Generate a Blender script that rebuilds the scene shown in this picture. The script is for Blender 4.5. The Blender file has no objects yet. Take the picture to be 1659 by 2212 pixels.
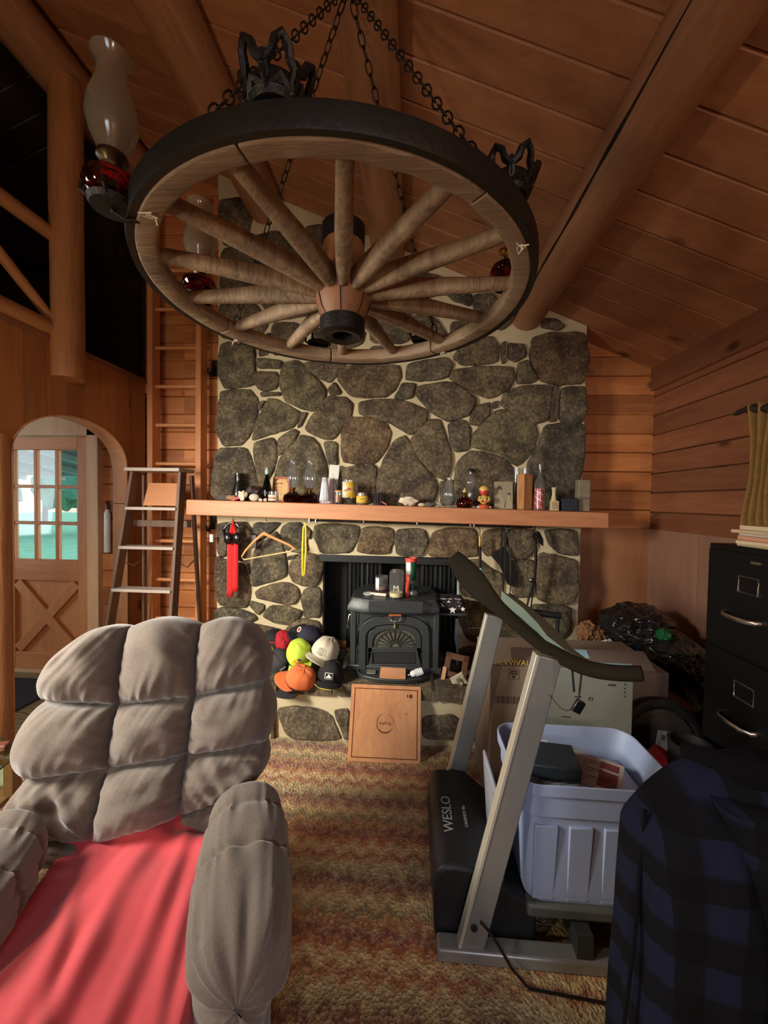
import bpy, math, random
from mathutils import Vector, Matrix, noise, Euler
random.seed(7)
S = bpy.context.scene
COL = S.collection
pi = math.pi
# ------------------------------------------------------------------ camera
F = 840.0; CX, CY = 829.5, 1106.0; CAMZ = 1.52
_y, _p, _r = [math.radians(a) for a in (3.9, 1.6, 0.9)]
_ri = Vector((math.cos(_y), math.sin(_y), 0))
FW = Vector((-math.sin(_y)*math.cos(_p), math.cos(_y)*math.cos(_p), -math.sin(_p)))
_up = _ri.cross(FW)
R2 = _ri*math.cos(_r) + _up*math.sin(_r)
U2 = -_ri*math.sin(_r) + _up*math.cos(_r)
CAM = Vector((0, 0, CAMZ))
cd = bpy.data.cameras.new('camera'); cam = bpy.data.objects.new('camera', cd); COL.objects.link(cam)
cam.matrix_world = Matrix(((R2.x, U2.x, -FW.x, 0), (R2.y, U2.y, -FW.y, 0), (R2.z, U2.z, -FW.z, CAMZ), (0, 0, 0, 1)))
cd.sensor_fit = 'VERTICAL'; cd.sensor_height = 24.0; cd.lens = F/2212*24.0; cd.clip_start = 0.02
S.camera = cam
def at(px, py, X=None, Y=None, Z=None):
    d = FW + R2*((px-CX)/F) - U2*((py-CY)/F)
    if X is not None: k = X/d.x
    elif Y is not None: k = Y/d.y
    else: k = (Z-CAMZ)/d.z
    return CAM + d*k
# ------------------------------------------------------------------ world, lights, exposure
S.view_settings.view_transform = 'Standard'; S.view_settings.look = 'None'
S.view_settings.gamma = 1.0; S.view_settings.exposure = -0.3
W = bpy.data.worlds.new('world'); S.world = W; W.use_nodes = True
_n = W.node_tree.nodes; _l = W.node_tree.links
_bg = _n['Background']
_sky = _n.new('ShaderNodeTexSky'); _sky.sky_type = 'NISHITA'; _sky.sun_elevation = math.radians(40); _sky.sun_rotation = math.radians(30)
_sky.sun_disc = False
_l.new(_sky.outputs[0], _bg.inputs[0]); _bg.inputs[1].default_value = 0.6
def area(name, loc, target, size, power, col, spread=pi):
    d = bpy.data.lights.new(name, 'AREA'); d.shape = 'RECTANGLE'; d.size, d.size_y = size; d.energy = power; d.color = col; d.spread = spread
    o = bpy.data.objects.new(name, d); COL.objects.link(o); o.location = loc
    o.rotation_euler = (Vector(target)-Vector(loc)).to_track_quat('-Z', 'Y').to_euler(); return o
def bulb(name, loc, power, col, r=0.06):
    d = bpy.data.lights.new(name, 'POINT'); d.energy = power; d.color = col; d.shadow_soft_size = r
    o = bpy.data.objects.new(name, d); COL.objects.link(o); o.location = loc; return o
WARM = (1.0, 0.79, 0.56); COOL = (0.62, 0.78, 1.0)
bulb('room_lamp_light', (-1.7, -0.5, 1.35), 66, WARM, 0.08)
bulb('second_lamp_light', (1.5, -1.5, 1.9), 52, (1.0, .80, .60), 0.10)
area('left_window_light', (-2.15, 0.55, 1.75), (-0.35, 2.7, 0.6), (0.5, 0.7), 56, (1.0, 0.92, 0.80), math.radians(105))
area('entry_fill_light', (-4.9, 1.9, 1.6), (-3.0, 2.6, 1.2), (1.0, 1.2), 30, (0.85, 0.93, 1.0))  # added area light to brighten the entry hall; no window behind it
area('rear_fill_light', (0.1, -2.2, 2.0), (0.1, 1.4, 0.3), (0.9, 0.7), 14, (0.72, 0.84, 1.0), math.radians(110))  # unseen cool fill added behind the camera for treadmill and floor
# ------------------------------------------------------------------ mesh helper
ROOTM = {}
class G:
    """collects verts and faces in world space (through self.xf)"""
    def __init__(s, xf=None): s.v = []; s.f = []; s.m = []; s.xf = xf; s.mi = 0
    def add(s, vs, fs):
        b = len(s.v)
        for p in vs:
            p = Vector(p); s.v.append(s.xf @ p if s.xf else p)
        for f in fs: s.f.append([i+b for i in f]); s.m.append(s.mi)
        return s
    def box(s, c, d, rot=None):
        c = Vector(c); hx, hy, hz = d[0]/2, d[1]/2, d[2]/2
        vs = [Vector((x*hx, y*hy, z*hz)) for z in (-1, 1) for y in (-1, 1) for x in (-1, 1)]
        if rot is not None:
            R = rot if isinstance(rot, Matrix) else Euler(rot).to_matrix()
            vs = [R @ v for v in vs]
        return s.hexa([c+v for v in vs])
    def hexa(s, p):   # p: z-,y-,x- ordering as in box
        return s.add(p, [(0, 2, 3, 1), (4, 5, 7, 6), (0, 1, 5, 4), (2, 6, 7, 3), (0, 4, 6, 2), (1, 3, 7, 5)])
    def box2(s, a, b):
        return s.box([(a[i]+b[i])/2 for i in range(3)], [abs(b[i]-a[i]) for i in range(3)])
    def bar(s, a, b, w, t, side=None):
        """rectangular bar from a to b, w across 'side', t the other way"""
        a = Vector(a); b = Vector(b); d = (b-a); L = d.length; d.normalize()
        sd = Vector(side) if side is not None else (Vector((1, 0, 0)) if abs(d.x) < .9 else Vector((0, 1, 0)))
        sd = (sd - d*sd.dot(d)).normalized(); u = d.cross(sd)
        R = Matrix((sd, u, d)).transposed()
        return s.box((a+b)/2, (w, t, L), R)
    def tube(s, pts, r, seg=10, cap=True, closed=False, flat=None, side=None):
        pts = [Vector(p) for p in pts]; n = len(pts)
        rs = r if isinstance(r, (list, tuple)) else [r]*n
        vs = []; fs = []; prev = None
        for i, p in enumerate(pts):
            if closed: t = pts[(i+1) % n]-pts[i-1]
            else: t = pts[min(i+1, n-1)]-pts[max(i-1, 0)]
            t.normalize()
            if side is not None: a = Vector(side)
            elif prev is not None: a = prev
            else: a = Vector((0, 0, 1)) if abs(t.z) < .9 else Vector((1, 0, 0))
            a = (a - t*a.dot(t)).normalized(); prev = a; b = t.cross(a)
            fa, fb = flat[i] if isinstance(flat, list) else (flat if flat else (1, 1))
            for k in range(seg):
                q = 2*pi*k/seg
                vs.append(p + a*(rs[i]*fa*math.cos(q)) + b*(rs[i]*fb*math.sin(q)))
        m = n if closed else n-1
        for i in range(m):
            for k in range(seg):
                k2 = (k+1) % seg; j = (i+1) % n
                fs.append((i*seg+k, i*seg+k2, j*seg+k2, j*seg+k))
        if cap and not closed:
            fs.append(tuple(range(seg))[::-1]); fs.append(tuple((n-1)*seg+k for k in range(seg)))
        return s.add(vs, fs)
    def lathe(s, prof, c=(0, 0, 0), seg=24, R=None, ang=2*pi, sx=1, sy=1):
        c = Vector(c); vs = []; fs = []; n = len(prof)
        full = abs(ang-2*pi) < 1e-6; ns = seg if full else seg+1
        for (r, z) in prof:
            for k in range(ns):
                q = ang*k/seg; p = Vector((r*math.cos(q)*sx, r*math.sin(q)*sy, z))
                vs.append(c + (R @ p if R is not None else p))
        for i in range(n-1):
            for k in range(seg):
                k2 = (k+1) % ns
                fs.append((i*ns+k, i*ns+k2, (i+1)*ns+k2, (i+1)*ns+k))
        if full and prof[0] != prof[-1]:
            if prof[0][0] > 1e-4: fs.append(tuple(range(seg))[::-1])
            if prof[-1][0] > 1e-4: fs.append(tuple((n-1)*ns+k for k in range(seg)))
        return s.add(vs, fs)
    def prism(s, pts, ext):
        """planar polygon (3d pts) extruded by vector ext"""
        pts = [Vector(p) for p in pts]; n = len(pts); e = Vector(ext)
        return s.add(pts+[p+e for p in pts], [tuple(range(n)), tuple(range(2*n-1, n-1, -1))]+[(i, i+n, (i+1) % n+n, (i+1) % n) for i in range(n)])
    def slab(s, px, Y, t):
        """outline given by sight lines on the plane Y, thickness t towards -Y"""
        return s.prism([at(x, y, Y=Y) for x, y in px], (0, -t, 0))
    def grid(s, fn, nu, nv, cu=False, cv=False):
        vs = []; mu = nu if cu else nu+1; mv = nv if cv else nv+1
        for j in range(mv):
            for i in range(mu): vs.append(fn(i/nu, j/nv))
        fs = []
        for j in range(nv):
            for i in range(nu):
                i2 = (i+1) % mu; j2 = (j+1) % mv
                fs.append((j*mu+i, j*mu+i2, j2*mu+i2, j2*mu+i))
        return s.add(vs, fs)
    def ball(s, c, r, seg=16, amp=0, fr=3, R=None, seed=0):
        c = Vector(c); rr = r if isinstance(r, (tuple, list)) else (r, r, r)
        def fn(u, v):
            q = 2*pi*u; w = pi*v-pi/2
            d = Vector((math.cos(w)*math.cos(q), math.cos(w)*math.sin(q), math.sin(w)))
            k = 1 + (amp*noise.noise(d*fr+Vector((seed, seed*2, 0))) if amp else 0)
            p = Vector((d.x*rr[0], d.y*rr[1], d.z*rr[2]))*k
            return c + (R @ p if R is not None else p)
        return s.grid(fn, seg, max(6, seg//2), cu=True)
    def torus(s, c, R, r, n=24, seg=8, M=None, sx=1, sy=1):
        pts = []
        for k in range(n):
            q = 2*pi*k/n; p = Vector((R*math.cos(q)*sx, R*math.sin(q)*sy, 0)); pts.append(Vector(c)+(M @ p if M is not None else p))
        return s.tube(pts, r, seg, closed=True)
    def build(s, name, mats, parent=None, smooth=35, bevel=0, sub=0, solid=0, bseg=2):
        me = bpy.data.meshes.new(name); o = bpy.data.objects.new(name, me)
        if parent is not None:
            rt = parent
            while rt.parent: rt = rt.parent
            inv = ROOTM[rt.name].inverted(); ROOTM[name] = ROOTM[rt.name]
            vs = [inv @ v for v in s.v]
        else:
            x0 = min(v.x for v in s.v); x1 = max(v.x for v in s.v); y0 = min(v.y for v in s.v); y1 = max(v.y for v in s.v)
            b = Vector(((x0+x1)/2, (y0+y1)/2, min(v.z for v in s.v))); vs = [v-b for v in s.v]; o.location = b
        me.from_pydata([tuple(v) for v in vs], [], s.f)
        ml = mats if isinstance(mats, (list, tuple)) else [mats]
        for m in ml: me.materials.append(m)
        if len(ml) > 1:
            for p, k in zip(me.polygons, s.m): p.material_index = k
        me.validate(); me.update()
        import bmesh
        bm = bmesh.new(); bm.from_mesh(me); bmesh.ops.remove_doubles(bm, verts=bm.verts, dist=1e-5); bmesh.ops.recalc_face_normals(bm, faces=bm.faces); bm.to_mesh(me); bm.free()
        if smooth:
            me.shade_smooth(); me.set_sharp_from_angle(angle=math.radians(smooth))
        COL.objects.link(o)
        if parent is not None: o.parent = parent
        else: ROOTM[o.name] = Matrix.Translation(o.location)
        if solid: md = o.modifiers.new('solid', 'SOLIDIFY'); md.thickness = solid; md.offset = 0
        if bevel: md = o.modifiers.new('bevel', 'BEVEL'); md.width = bevel; md.segments = bseg; md.limit_method = 'ANGLE'; md.angle_limit = math.radians(40)
        if sub: md = o.modifiers.new('sub', 'SUBSURF'); md.levels = sub; md.render_levels = sub
        return o
def tag(o, label, cat, group=None, kind=None):
    if label: o['label'] = label
    if cat: o['category'] = cat
    if group: o['group'] = group
    if kind: o['kind'] = kind
    return o
def thing(name, label, cat, loc=(0, 0, 0), rz=0, group=None):
    o = bpy.data.objects.new(name, None); COL.objects.link(o); o.location = loc; o.rotation_euler = (0, 0, rz); o.empty_display_size = .05
    ROOTM[o.name] = Matrix.Translation(Vector(loc)) @ Matrix.Rotation(rz, 4, 'Z')
    return tag(o, label, cat, group)
def struct(g, name, m, **k):
    o = g.build(name, m, **k); o['kind'] = 'structure'; return o
def text(s, size, M4, name, m, parent, ext=.0008):
    """lettering as a flat mesh; M4 carries local x,y (reading plane) to world"""
    cu = bpy.data.curves.new(name, 'FONT'); cu.body = s; cu.size = size; cu.extrude = ext; cu.align_x = 'CENTER'; cu.align_y = 'CENTER'
    to = bpy.data.objects.new(name+'_tmp', cu); COL.objects.link(to)
    me = bpy.data.meshes.new_from_object(to); bpy.data.objects.remove(to)
    g = G(M4); g.add([v.co for v in me.vertices], [tuple(p.vertices) for p in me.polygons]); bpy.data.meshes.remove(me)
    return g.build(name, m, parent, smooth=0)
def frame(o, x, y):
    """matrix with origin o, local x and y axes given"""
    x = Vector(x).normalized(); y = Vector(y); y = (y-x*y.dot(x)).normalized(); z = x.cross(y)
    return Matrix(((x.x, y.x, z.x, o[0]), (x.y, y.y, z.y, o[1]), (x.z, y.z, z.z, o[2]), (0, 0, 0, 1)))
# ------------------------------------------------------------------ materials
MC = {}
def lin(c): return tuple((v/12.92 if v <= .04045 else ((v+.055)/1.055)**2.4) for v in [k/255 for k in c])+(1,)
class N:
    def __init__(s, name):
        s.mat = bpy.data.materials.new(name); s.mat.use_nodes = True; s.t = s.mat.node_tree
        s.b = s.t.nodes['Principled BSDF']; s.tc = s.new('ShaderNodeTexCoord')
    def new(s, t, **k):
        n = s.t.nodes.new(t)
        for a, v in k.items(): setattr(n, a, v)
        return n
    def ln(s, a, b): s.t.links.new(a, b)
    def mapping(s, scale=(1, 1, 1), rot=(0, 0, 0), src='Object', loc=(0, 0, 0)):
        m = s.new('ShaderNodeMapping'); m.inputs['Scale'].default_value = scale; m.inputs['Rotation'].default_value = rot; m.inputs['Location'].default_value = loc
        s.ln(s.tc.outputs[src] if isinstance(src, str) else src, m.inputs[0]); return m.outputs[0]
    def noise(s, vec, scale=5, detail=4, rough=.5, dist=0):
        n = s.new('ShaderNodeTexNoise'); n.inputs['Scale'].default_value = scale; n.inputs['Detail'].default_value = detail; n.inputs['Roughness'].default_value = rough; n.inputs['Distortion'].default_value = dist
        s.ln(vec, n.inputs[0]); return n.outputs[0]
    def ramp(s, fac, stops):
        r = s.new('ShaderNodeValToRGB'); e = r.color_ramp.elements
        while len(e) < len(stops): e.new(.5)
        for k, (p, c) in enumerate(stops): e[k].position = p; e[k].color = c
        s.ln(fac, r.inputs[0]); return r.outputs[0]
    def mix(s, fac, a, b, mode='MIX'):
        m = s.new('ShaderNodeMix', data_type='RGBA', blend_type=mode)
        for k, v in ((0, fac), (6, a), (7, b)):
            if hasattr(v, 'is_output'): s.ln(v, m.inputs[k])
            else: m.inputs[k].default_value = v
        return m.outputs[2]
    def math(s, op, a, b=0, c=0):
        m = s.new('ShaderNodeMath', operation=op)
        for k, v in enumerate((a, b, c)):
            if hasattr(v, 'is_output'): s.ln(v, m.inputs[k])
            else: m.inputs[k].default_value = v
        return m.outputs[0]
    def bump(s, h, strength=.3, dist=.01):
        b = s.new('ShaderNodeBump'); b.inputs['Strength'].default_value = strength; b.inputs['Distance'].default_value = dist
        s.ln(h, b.inputs['Height']); s.ln(b.outputs[0], s.b.inputs['Normal'])
    def island(s):
        g = s.new('ShaderNodeNewGeometry'); return g.outputs['Random Per Island']
    def col(s, c):
        if hasattr(c, 'is_output'): s.ln(c, s.b.inputs['Base Color'])
        else: s.b.inputs['Base Color'].default_value = c
    def rough(s, r): s.b.inputs['Roughness'].default_value = r
def pm(name, c, rough=.5, metal=0, var=.12, vs=9, bump=.15, bs=80, spec=.5, coat=0, sheen=0):
    if name in MC: return MC[name]
    n = N(name); c = lin(c); v = n.mapping()
    a = tuple(k*(1-var) for k in c[:3])+(1,); b = tuple(min(1, k*(1+var)) for k in c[:3])+(1,)
    n.col(n.mix(n.noise(v, vs, 5), a, b)); n.rough(rough); n.b.inputs['Metallic'].default_value = metal
    n.b.inputs['Specular IOR Level'].default_value = spec; n.b.inputs['Coat Weight'].default_value = coat; n.b.inputs['Sheen Weight'].default_value = sheen
    if bump: n.bump(n.noise(v, bs, 3), bump, .004)
    MC[name] = n.mat; return n.mat
def glassm(name, c=(255, 255, 255), rough=.02, ior=1.45):
    if name in MC: return MC[name]
    if name == 'clear_glass':
        n = N(name); lw = n.new('ShaderNodeLayerWeight'); lw.inputs[0].default_value = .5; fr = n.math('MULTIPLY_ADD', n.math('POWER', lw.outputs['Facing'], 4.0), .9, .05)
        tr = n.new('ShaderNodeBsdfTransparent'); tr.inputs[0].default_value = (.96, .97, .97, 1); gs = n.new('ShaderNodeBsdfGlossy'); gs.inputs['Roughness'].default_value = .05
        mx = n.new('ShaderNodeMixShader'); n.ln(fr, mx.inputs[0]); n.ln(tr.outputs[0], mx.inputs[1]); n.ln(gs.outputs[0], mx.inputs[2])
        df = n.new('ShaderNodeBsdfDiffuse'); df.inputs[0].default_value = (.7, .72, .74, 1); m2 = n.new('ShaderNodeMixShader'); m2.inputs[0].default_value = .035
        n.ln(mx.outputs[0], m2.inputs[1]); n.ln(df.outputs[0], m2.inputs[2]); n.ln(m2.outputs[0], n.t.nodes['Material Output'].inputs['Surface'])
        n.t.nodes.remove(n.b); MC[name] = n.mat; return n.mat
    n = N(name); n.col(lin(c)); n.rough(rough); n.b.inputs['Transmission Weight'].default_value = 1; n.b.inputs['IOR'].default_value = ior
    MC[name] = n.mat; return n.mat
def wood(name, c1, c2, axis='X', sc=1.0, knots=True, rough=.55, isl=.25, dark=(40, 20, 8), coat=0, gray=None, bs=.25):
    """grain runs along 'axis'"""
    if name in MC: return MC[name]
    n = N(name); st = {'X': (.12, 1, 1), 'Y': (1, .12, 1), 'Z': (1, 1, .12)}[axis]
    ri = n.island(); off = n.new('ShaderNodeCombineXYZ')
    for k in range(3): n.ln(n.math('MULTIPLY', ri, 37.0+11*k), off.inputs[k])
    ad = n.new('ShaderNodeVectorMath', operation='ADD'); n.ln(n.tc.outputs['Object'], ad.inputs[0]); n.ln(off.outputs[0], ad.inputs[1])
    m1 = n.mapping(tuple(k*sc for k in st), src=ad.outputs[0])
    g1 = n.noise(m1, 26, 6, .62, .6); g2 = n.noise(m1, 5, 3, .5, .3)
    base = n.mix(n.ramp(g1, [(.3, (0, 0, 0, 1)), (.72, (1, 1, 1, 1))]), lin(c1), lin(c2))
    base = n.mix(.45, base, n.mix(n.ramp(g2, [(.35, (0, 0, 0, 1)), (.65, (1, 1, 1, 1))]), lin(c1), lin(c2)))
    lo = 1-isl; br = n.math('MULTIPLY_ADD', ri, 2*isl, lo)
    cmb = n.new('ShaderNodeCombineColor')
    for k in range(3): n.ln(br, cmb.inputs[k])
    base = n.mix(1.0, base, cmb.outputs[0], 'MULTIPLY')
    if gray: base = n.mix(n.ramp(n.noise(n.mapping((1, 1, 1)), 6, 4), [(.4, (0, 0, 0, 1)), (.7, (1, 1, 1, 1))]), base, lin(gray))
    if knots:
        kv = n.new('ShaderNodeTexVoronoi'); kv.inputs['Scale'].default_value = 3.2*sc; kv.inputs['Randomness'].default_value = 1
        n.ln(n.mapping({'X': (.55, 1, 1), 'Y': (1, .55, 1), 'Z': (1, 1, .55)}[axis], src=ad.outputs[0]), kv.inputs[0])
        kf = n.ramp(kv.outputs['Distance'], [(.05, (1, 1, 1, 1)), (.12, (0, 0, 0, 1))])
        base = n.mix(n.math('MULTIPLY', kf, .8), base, lin(dark))
    n.col(base); n.rough(rough); n.b.inputs['Coat Weight'].default_value = coat; n.b.inputs['Coat Roughness'].default_value = .3
    n.bump(g1, bs, .004 if bs < .3 else .008); MC[name] = n.mat; return n.mat
PINE = wood('honey_pine', (166, 96, 50), (204, 138, 82), 'X', 1.0)
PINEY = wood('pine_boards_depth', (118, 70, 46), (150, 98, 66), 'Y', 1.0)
PINEZ = wood('pine_boards_upright', (150, 92, 50), (182, 122, 70), 'Z', 1.0, isl=.15)
CEILW = wood('ceiling_pine', (144, 92, 60), (184, 130, 90), 'X', .8, isl=.13, dark=(70, 32, 14))
LOGW = wood('peeled_log', (138, 92, 62), (176, 130, 94), 'Y', 1.1, isl=0, rough=.5, bs=.7)
LOGZ = wood('peeled_log_upright', (150, 96, 56), (188, 134, 86), 'Z', 1.1, isl=0, rough=.5, bs=.7)
LOGX = wood('log_rail', (150, 96, 56), (188, 134, 86), 'Y', 1.5, isl=0, rough=.5, knots=False)
PLY = wood('plywood', (150, 100, 68), (176, 126, 88), 'Z', .5, isl=.04, knots=False, rough=.6)
DARKGAP = pm('gap_shadow', (50, 30, 18), .9, bump=0)
D = 3.15; CF = 2.95; RX = 1.855; PX = -2.24
CS = .43; C0 = 2.557 + CS*RX        # ceiling z = C0 - CS*x
def cz(x): return C0 - CS*x
RIDX = -2.25
# ------------------------------------------------ floor
def carpet():
    n = N('zigzag_carpet'); v = n.tc.outputs['Object']; sx = n.new('ShaderNodeSeparateXYZ'); n.ln(v, sx.inputs[0])
    tri = n.math('PINGPONG', n.math('ADD', sx.outputs[0], 50.0), .045)
    wob = n.noise(n.mapping((1, 1, 1)), 5, 3)
    yy = n.math('ADD', n.math('ADD', sx.outputs[1], n.math('MULTIPLY', tri, .8)), n.math('MULTIPLY', wob, .05))
    fr = n.math('FRACT', n.math('MULTIPLY', yy, 2.4))
    c = n.ramp(fr, [(0, lin((206, 172, 106))), (.09, lin((166, 80, 30))), (.17, lin((228, 196, 130))), (.26, lin((192, 106, 36))), (.36, lin((132, 52, 26))),
                    (.47, lin((190, 128, 62))), (.55, lin((138, 118, 62))), (.64, lin((222, 186, 122))), (.74, lin((160, 96, 46))), (.83, lin((116, 60, 34))), (.92, lin((176, 150, 96))), (1, lin((196, 172, 120)))])
    vo = n.new('ShaderNodeTexVoronoi'); vo.inputs['Scale'].default_value = 85; n.ln(v, vo.inputs[0])
    sc = n.new('ShaderNodeSeparateColor'); n.ln(vo.outputs['Color'], sc.inputs[0])
    jit = n.mix(n.ramp(sc.outputs[0], [(.35, (0, 0, 0, 1)), (.75, (1, 1, 1, 1))]), lin((104, 58, 32)), lin((235, 214, 165)))
    c = n.mix(.26, c, jit); n.col(c); n.rough(.95); n.b.inputs['Sheen Weight'].default_value = .3
    h = n.math('ADD', vo.outputs['Distance'], n.noise(n.mapping((1, 1, 1)), 160, 3))
    n.bump(h, .9, .012); return n.mat
def vinyl():
    n = N('patterned_vinyl'); m = n.mapping((7, 7, 7)); w = n.new('ShaderNodeTexWave', wave_type='RINGS'); w.inputs['Scale'].default_value = .8; w.inputs['Distortion'].default_value = 5; w.inputs['Detail'].default_value = 1
    n.ln(m, w.inputs[0]); n.col(n.ramp(w.outputs[0], [(.2, lin((104, 88, 62))), (.5, lin((150, 140, 112))), (.8, lin((120, 104, 76)))])); n.rough(.35); return n.mat
struct(G().box2((PX+.02, -2.4, -.06), (RX, D, 0)), 'floor', carpet())
struct(G().box2((-5.2, -2.4, -.06), (PX+.02, D+.1, -.004)), 'floor', vinyl())
# ------------------------------------------------ boards
def boards(g, o, along, across, L, Wd, w, t, nrm, gap=.004, jit=0):
    """run of boards: origin o, unit vectors"""
    o = Vector(o); a = Vector(along); c = Vector(across); n = Vector(nrm); k = 0.0
    while k < Wd-1e-3:
        ww = min(w*(1+random.uniform(-jit, jit)), Wd-k)
        p0 = o + c*(k+gap/2); p1 = o + c*(k+ww-gap/2); e = a*L; b = n*t; ch = min(.006, ww*.1)
        # v-groove section swept along the board
        sec = [p0-b, p0+n*(t-.006-t) if 0 else p0-n*0.006, p0+c*ch, p1-c*ch, p1-n*.006, p1-b]
        g.prism(sec, e); k += ww
# far wall boards (front faces at Y = D)
g = G(); boards(g, (-1.9, D, 0), (1, 0, 0), (0, 0, 1), RX+1.9+.0, 4.3, .148, .03, (0, -1, 0), jit=.0)
boards(g, (-4.6, D, 0), (1, 0, 0), (0, 0, 1), .78, 2.4, .148, .03, (0, -1, 0))
boards(g, (-2.83, D, 0), (1, 0, 0), (0, 0, 1), .6, 2.4, .148, .03, (0, -1, 0))
boards(g, (PX, D, 0), (1, 0, 0), (0, 0, 1), -1.9-PX, 4.3, .148, .03, (0, -1, 0))
boards(g, (-3.82, D, 2.1), (1, 0, 0), (0, 0, 1), .99, .3, .148, .03, (0, -1, 0))
struct(g, 'wall_back', PINE)
g = G(); g.box2((-5.2, D+.03, 0), (-3.82, D+.1, 4.4)); g.box2((-2.83, D+.03, 0), (RX+.1, D+.1, 4.4)); g.box2((-3.82, D+.03, 2.1), (-2.83, D+.1, 4.4))
struct(g, 'wall_back', DARKGAP)
zp = at(1413, 1142, Y=D).z
g = G(); g.box2((1.3, D-.014, 0), (RX, D, zp)); struct(g, 'trim_1', PLY, bevel=.003)
# right wall
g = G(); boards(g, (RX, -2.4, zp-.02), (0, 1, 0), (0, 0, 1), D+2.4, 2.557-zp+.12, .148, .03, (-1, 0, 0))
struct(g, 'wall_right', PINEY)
g = G(); g.box2((RX-.012, 2.62, 0), (RX+.03, D-.014, zp)); g.box2((RX-.012, 1.4, 0), (RX+.03, 2.615, zp)); g.box2((RX-.012, -2.4, 0), (RX+.03, 1.395, zp))
struct(g, 'wall_right', wood('plywood_pale', (134, 96, 78), (160, 120, 98), 'Z', .5, isl=.05, knots=False, rough=.6), bevel=.002)
g = G(); g.box2((RX+.03, -2.4, 0), (RX+.1, D+.1, 2.7)); struct(g, 'wall_right', DARKGAP)
# frieze board at the top of the right wall
g = G(); g.box2((RX-.03, -2.4, 2.557-.16), (RX, D, 2.557+.02)); struct(g, 'trim_2', PINEY, bevel=.004)
# ceiling: boards run down the slope
g = G(); sl = Vector((1, 0, -CS)).normalized(); nr = Vector((-CS, 0, -1)).normalized()
Ls = (RX+.05-RIDX)/sl.x
boards(g, (RIDX, -2.4, cz(RIDX)), sl, (0, 1, 0), Ls, D+2.4, .185, .03, nr)
sl2 = Vector((-1, 0, -CS)).normalized(); nr2 = Vector((CS, 0, -1)).normalized()
struct(g, 'ceiling', CEILW)
g = G(); boards(g, (RIDX, -2.4, cz(RIDX)), sl2, (0, 1, 0), 3.0, D+2.4, .185, .03, nr2); struct(g, 'ceiling', wood('loft_shade_boards', (30, 20, 14), (44, 30, 20), 'X', 1, knots=False))  # loft side coloured near-black: its lack of light is in the board colour
g = G(); u = Vector((0, 0, .04))
for (d_, L_) in ((sl, Ls), (sl2, 3.1)):
    a = Vector((RIDX, -2.4, cz(RIDX)+.036)); b = a+d_*L_
    g.prism([a, b, b+u, a+u], (0, D+2.5, 0))
struct(g, 'ceiling', DARKGAP)
# room behind the camera
g = G(); g.box2((-5.2, -2.5, 0), (RX+.1, -2.4, 4.5)); g.box2((-5.2, -2.4, 0), (-5.1, D+.1, 3.4)); struct(g, 'wall_near', PLY)
g = G(); boards(g, (-5.1, D, 2.47), (1, 0, 0), (0, 0, 1), PX-.06+5.1, 1.9, .148, .03, (0, -1, 0)); g.box2((-5.1, -2.4, 2.37), (PX-.21, D, 2.36)); struct(g, 'wall_loft', wood('loft_shade_boards', (30, 20, 14), (44, 30, 20), 'X', 1, knots=False))  # same near-black boards, painting the loft interior as unlit
# ------------------------------------------------ left partition with arch
TOPZ = 2.47
yA0, yA1 = 2.16, 3.10   # arch jambs
yA0 = at(22, 985, X=PX).y; yA1 = at(275, 1012, X=PX).y
zs = at(275, 1012, X=PX).z; za = at(140, 894, X=PX).z
N_ = 20
arch = [(yA0+(yA1-yA0)*(1-math.cos(pi*k/N_))/2, zs+(za-zs)*math.sin(pi*k/N_)**.9 if 0 < k < N_ else zs) for k in range(N_+1)]
T = .115
# boards above the arch, upright, cut by the arch line
g = G()
def archz(y):
    if y <= yA0 or y >= yA1: return 0
    for (a, b), (c, d) in zip(arch, arch[1:]):
        if a <= y <= c: return b+(d-b)*(y-a)/(c-a)
bw = .14; y = 1.98
while y < D-.001:
    y1 = min(y+bw-.004, D)
    ys = [y+(y1-y)*k/4 for k in range(5)]
    for a, b in zip(ys, ys[1:]):
        pass
    inside = [archz(q) for q in ys]
    base = [(PX, q, max(zq, 0)) for q, zq in zip(ys, inside)]
    if any(z > 0 for z in inside) and any(z == 0 for z in inside):
        base = [(PX, q, z if z > 0 else zs) for q, z in zip(ys, inside)]
        for a, b, z in zip(ys, ys[1:], inside): pass
        # straight part below the springing
        lo = [q for q, z in zip(ys, inside) if z == 0]
        g.box2((PX-.02, min(lo), 0), (PX, max(lo) if max(lo) > min(lo) else (y1 if lo[0] > yA0+.2 else lo[0]+.001), zs))
    g.prism(base+[(PX, y1, TOPZ), (PX, y, TOPZ)], (-.022, 0, 0))
    y += bw
struct(g, 'wall_left', PINEZ)
# core and arch soffit
g = G()
pts = [(PX-.022, 1.98, 0), (PX-.022, yA0, 0), (PX-.022, yA0, zs)]+[(PX-.022, a, b) for a, b in arch[1:-1]]+[(PX-.022, yA1, zs), (PX-.022, yA1, 0), (PX-.022, D, 0), (PX-.022, D, TOPZ), (PX-.022, 1.98, TOPZ)]
for (a, b), (c, d) in zip(arch, arch[1:]):
    g.prism([(PX-.022, a, b), (PX-.022, c, d), (PX-.022, c, TOPZ), (PX-.022, a, TOPZ)], (-T+.022, 0, 0))
g.box2((PX-T, 1.98, 0), (PX-.022, yA0, TOPZ)); g.box2((PX-T, yA1, 0), (PX-.022, D, TOPZ))
struct(g, 'wall_left', DARKGAP)
g = G()
for (a, b), (c, d) in zip(arch, arch[1:]):
    nrm = Vector((0, -(d-b), c-a)).normalized()*-.008
    g.prism([(PX+.004, a, b), (PX+.004, c, d), Vector((PX+.004, c, d))+nrm, Vector((PX+.004, a, b))+nrm], (-T-.01, 0, 0))
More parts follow.
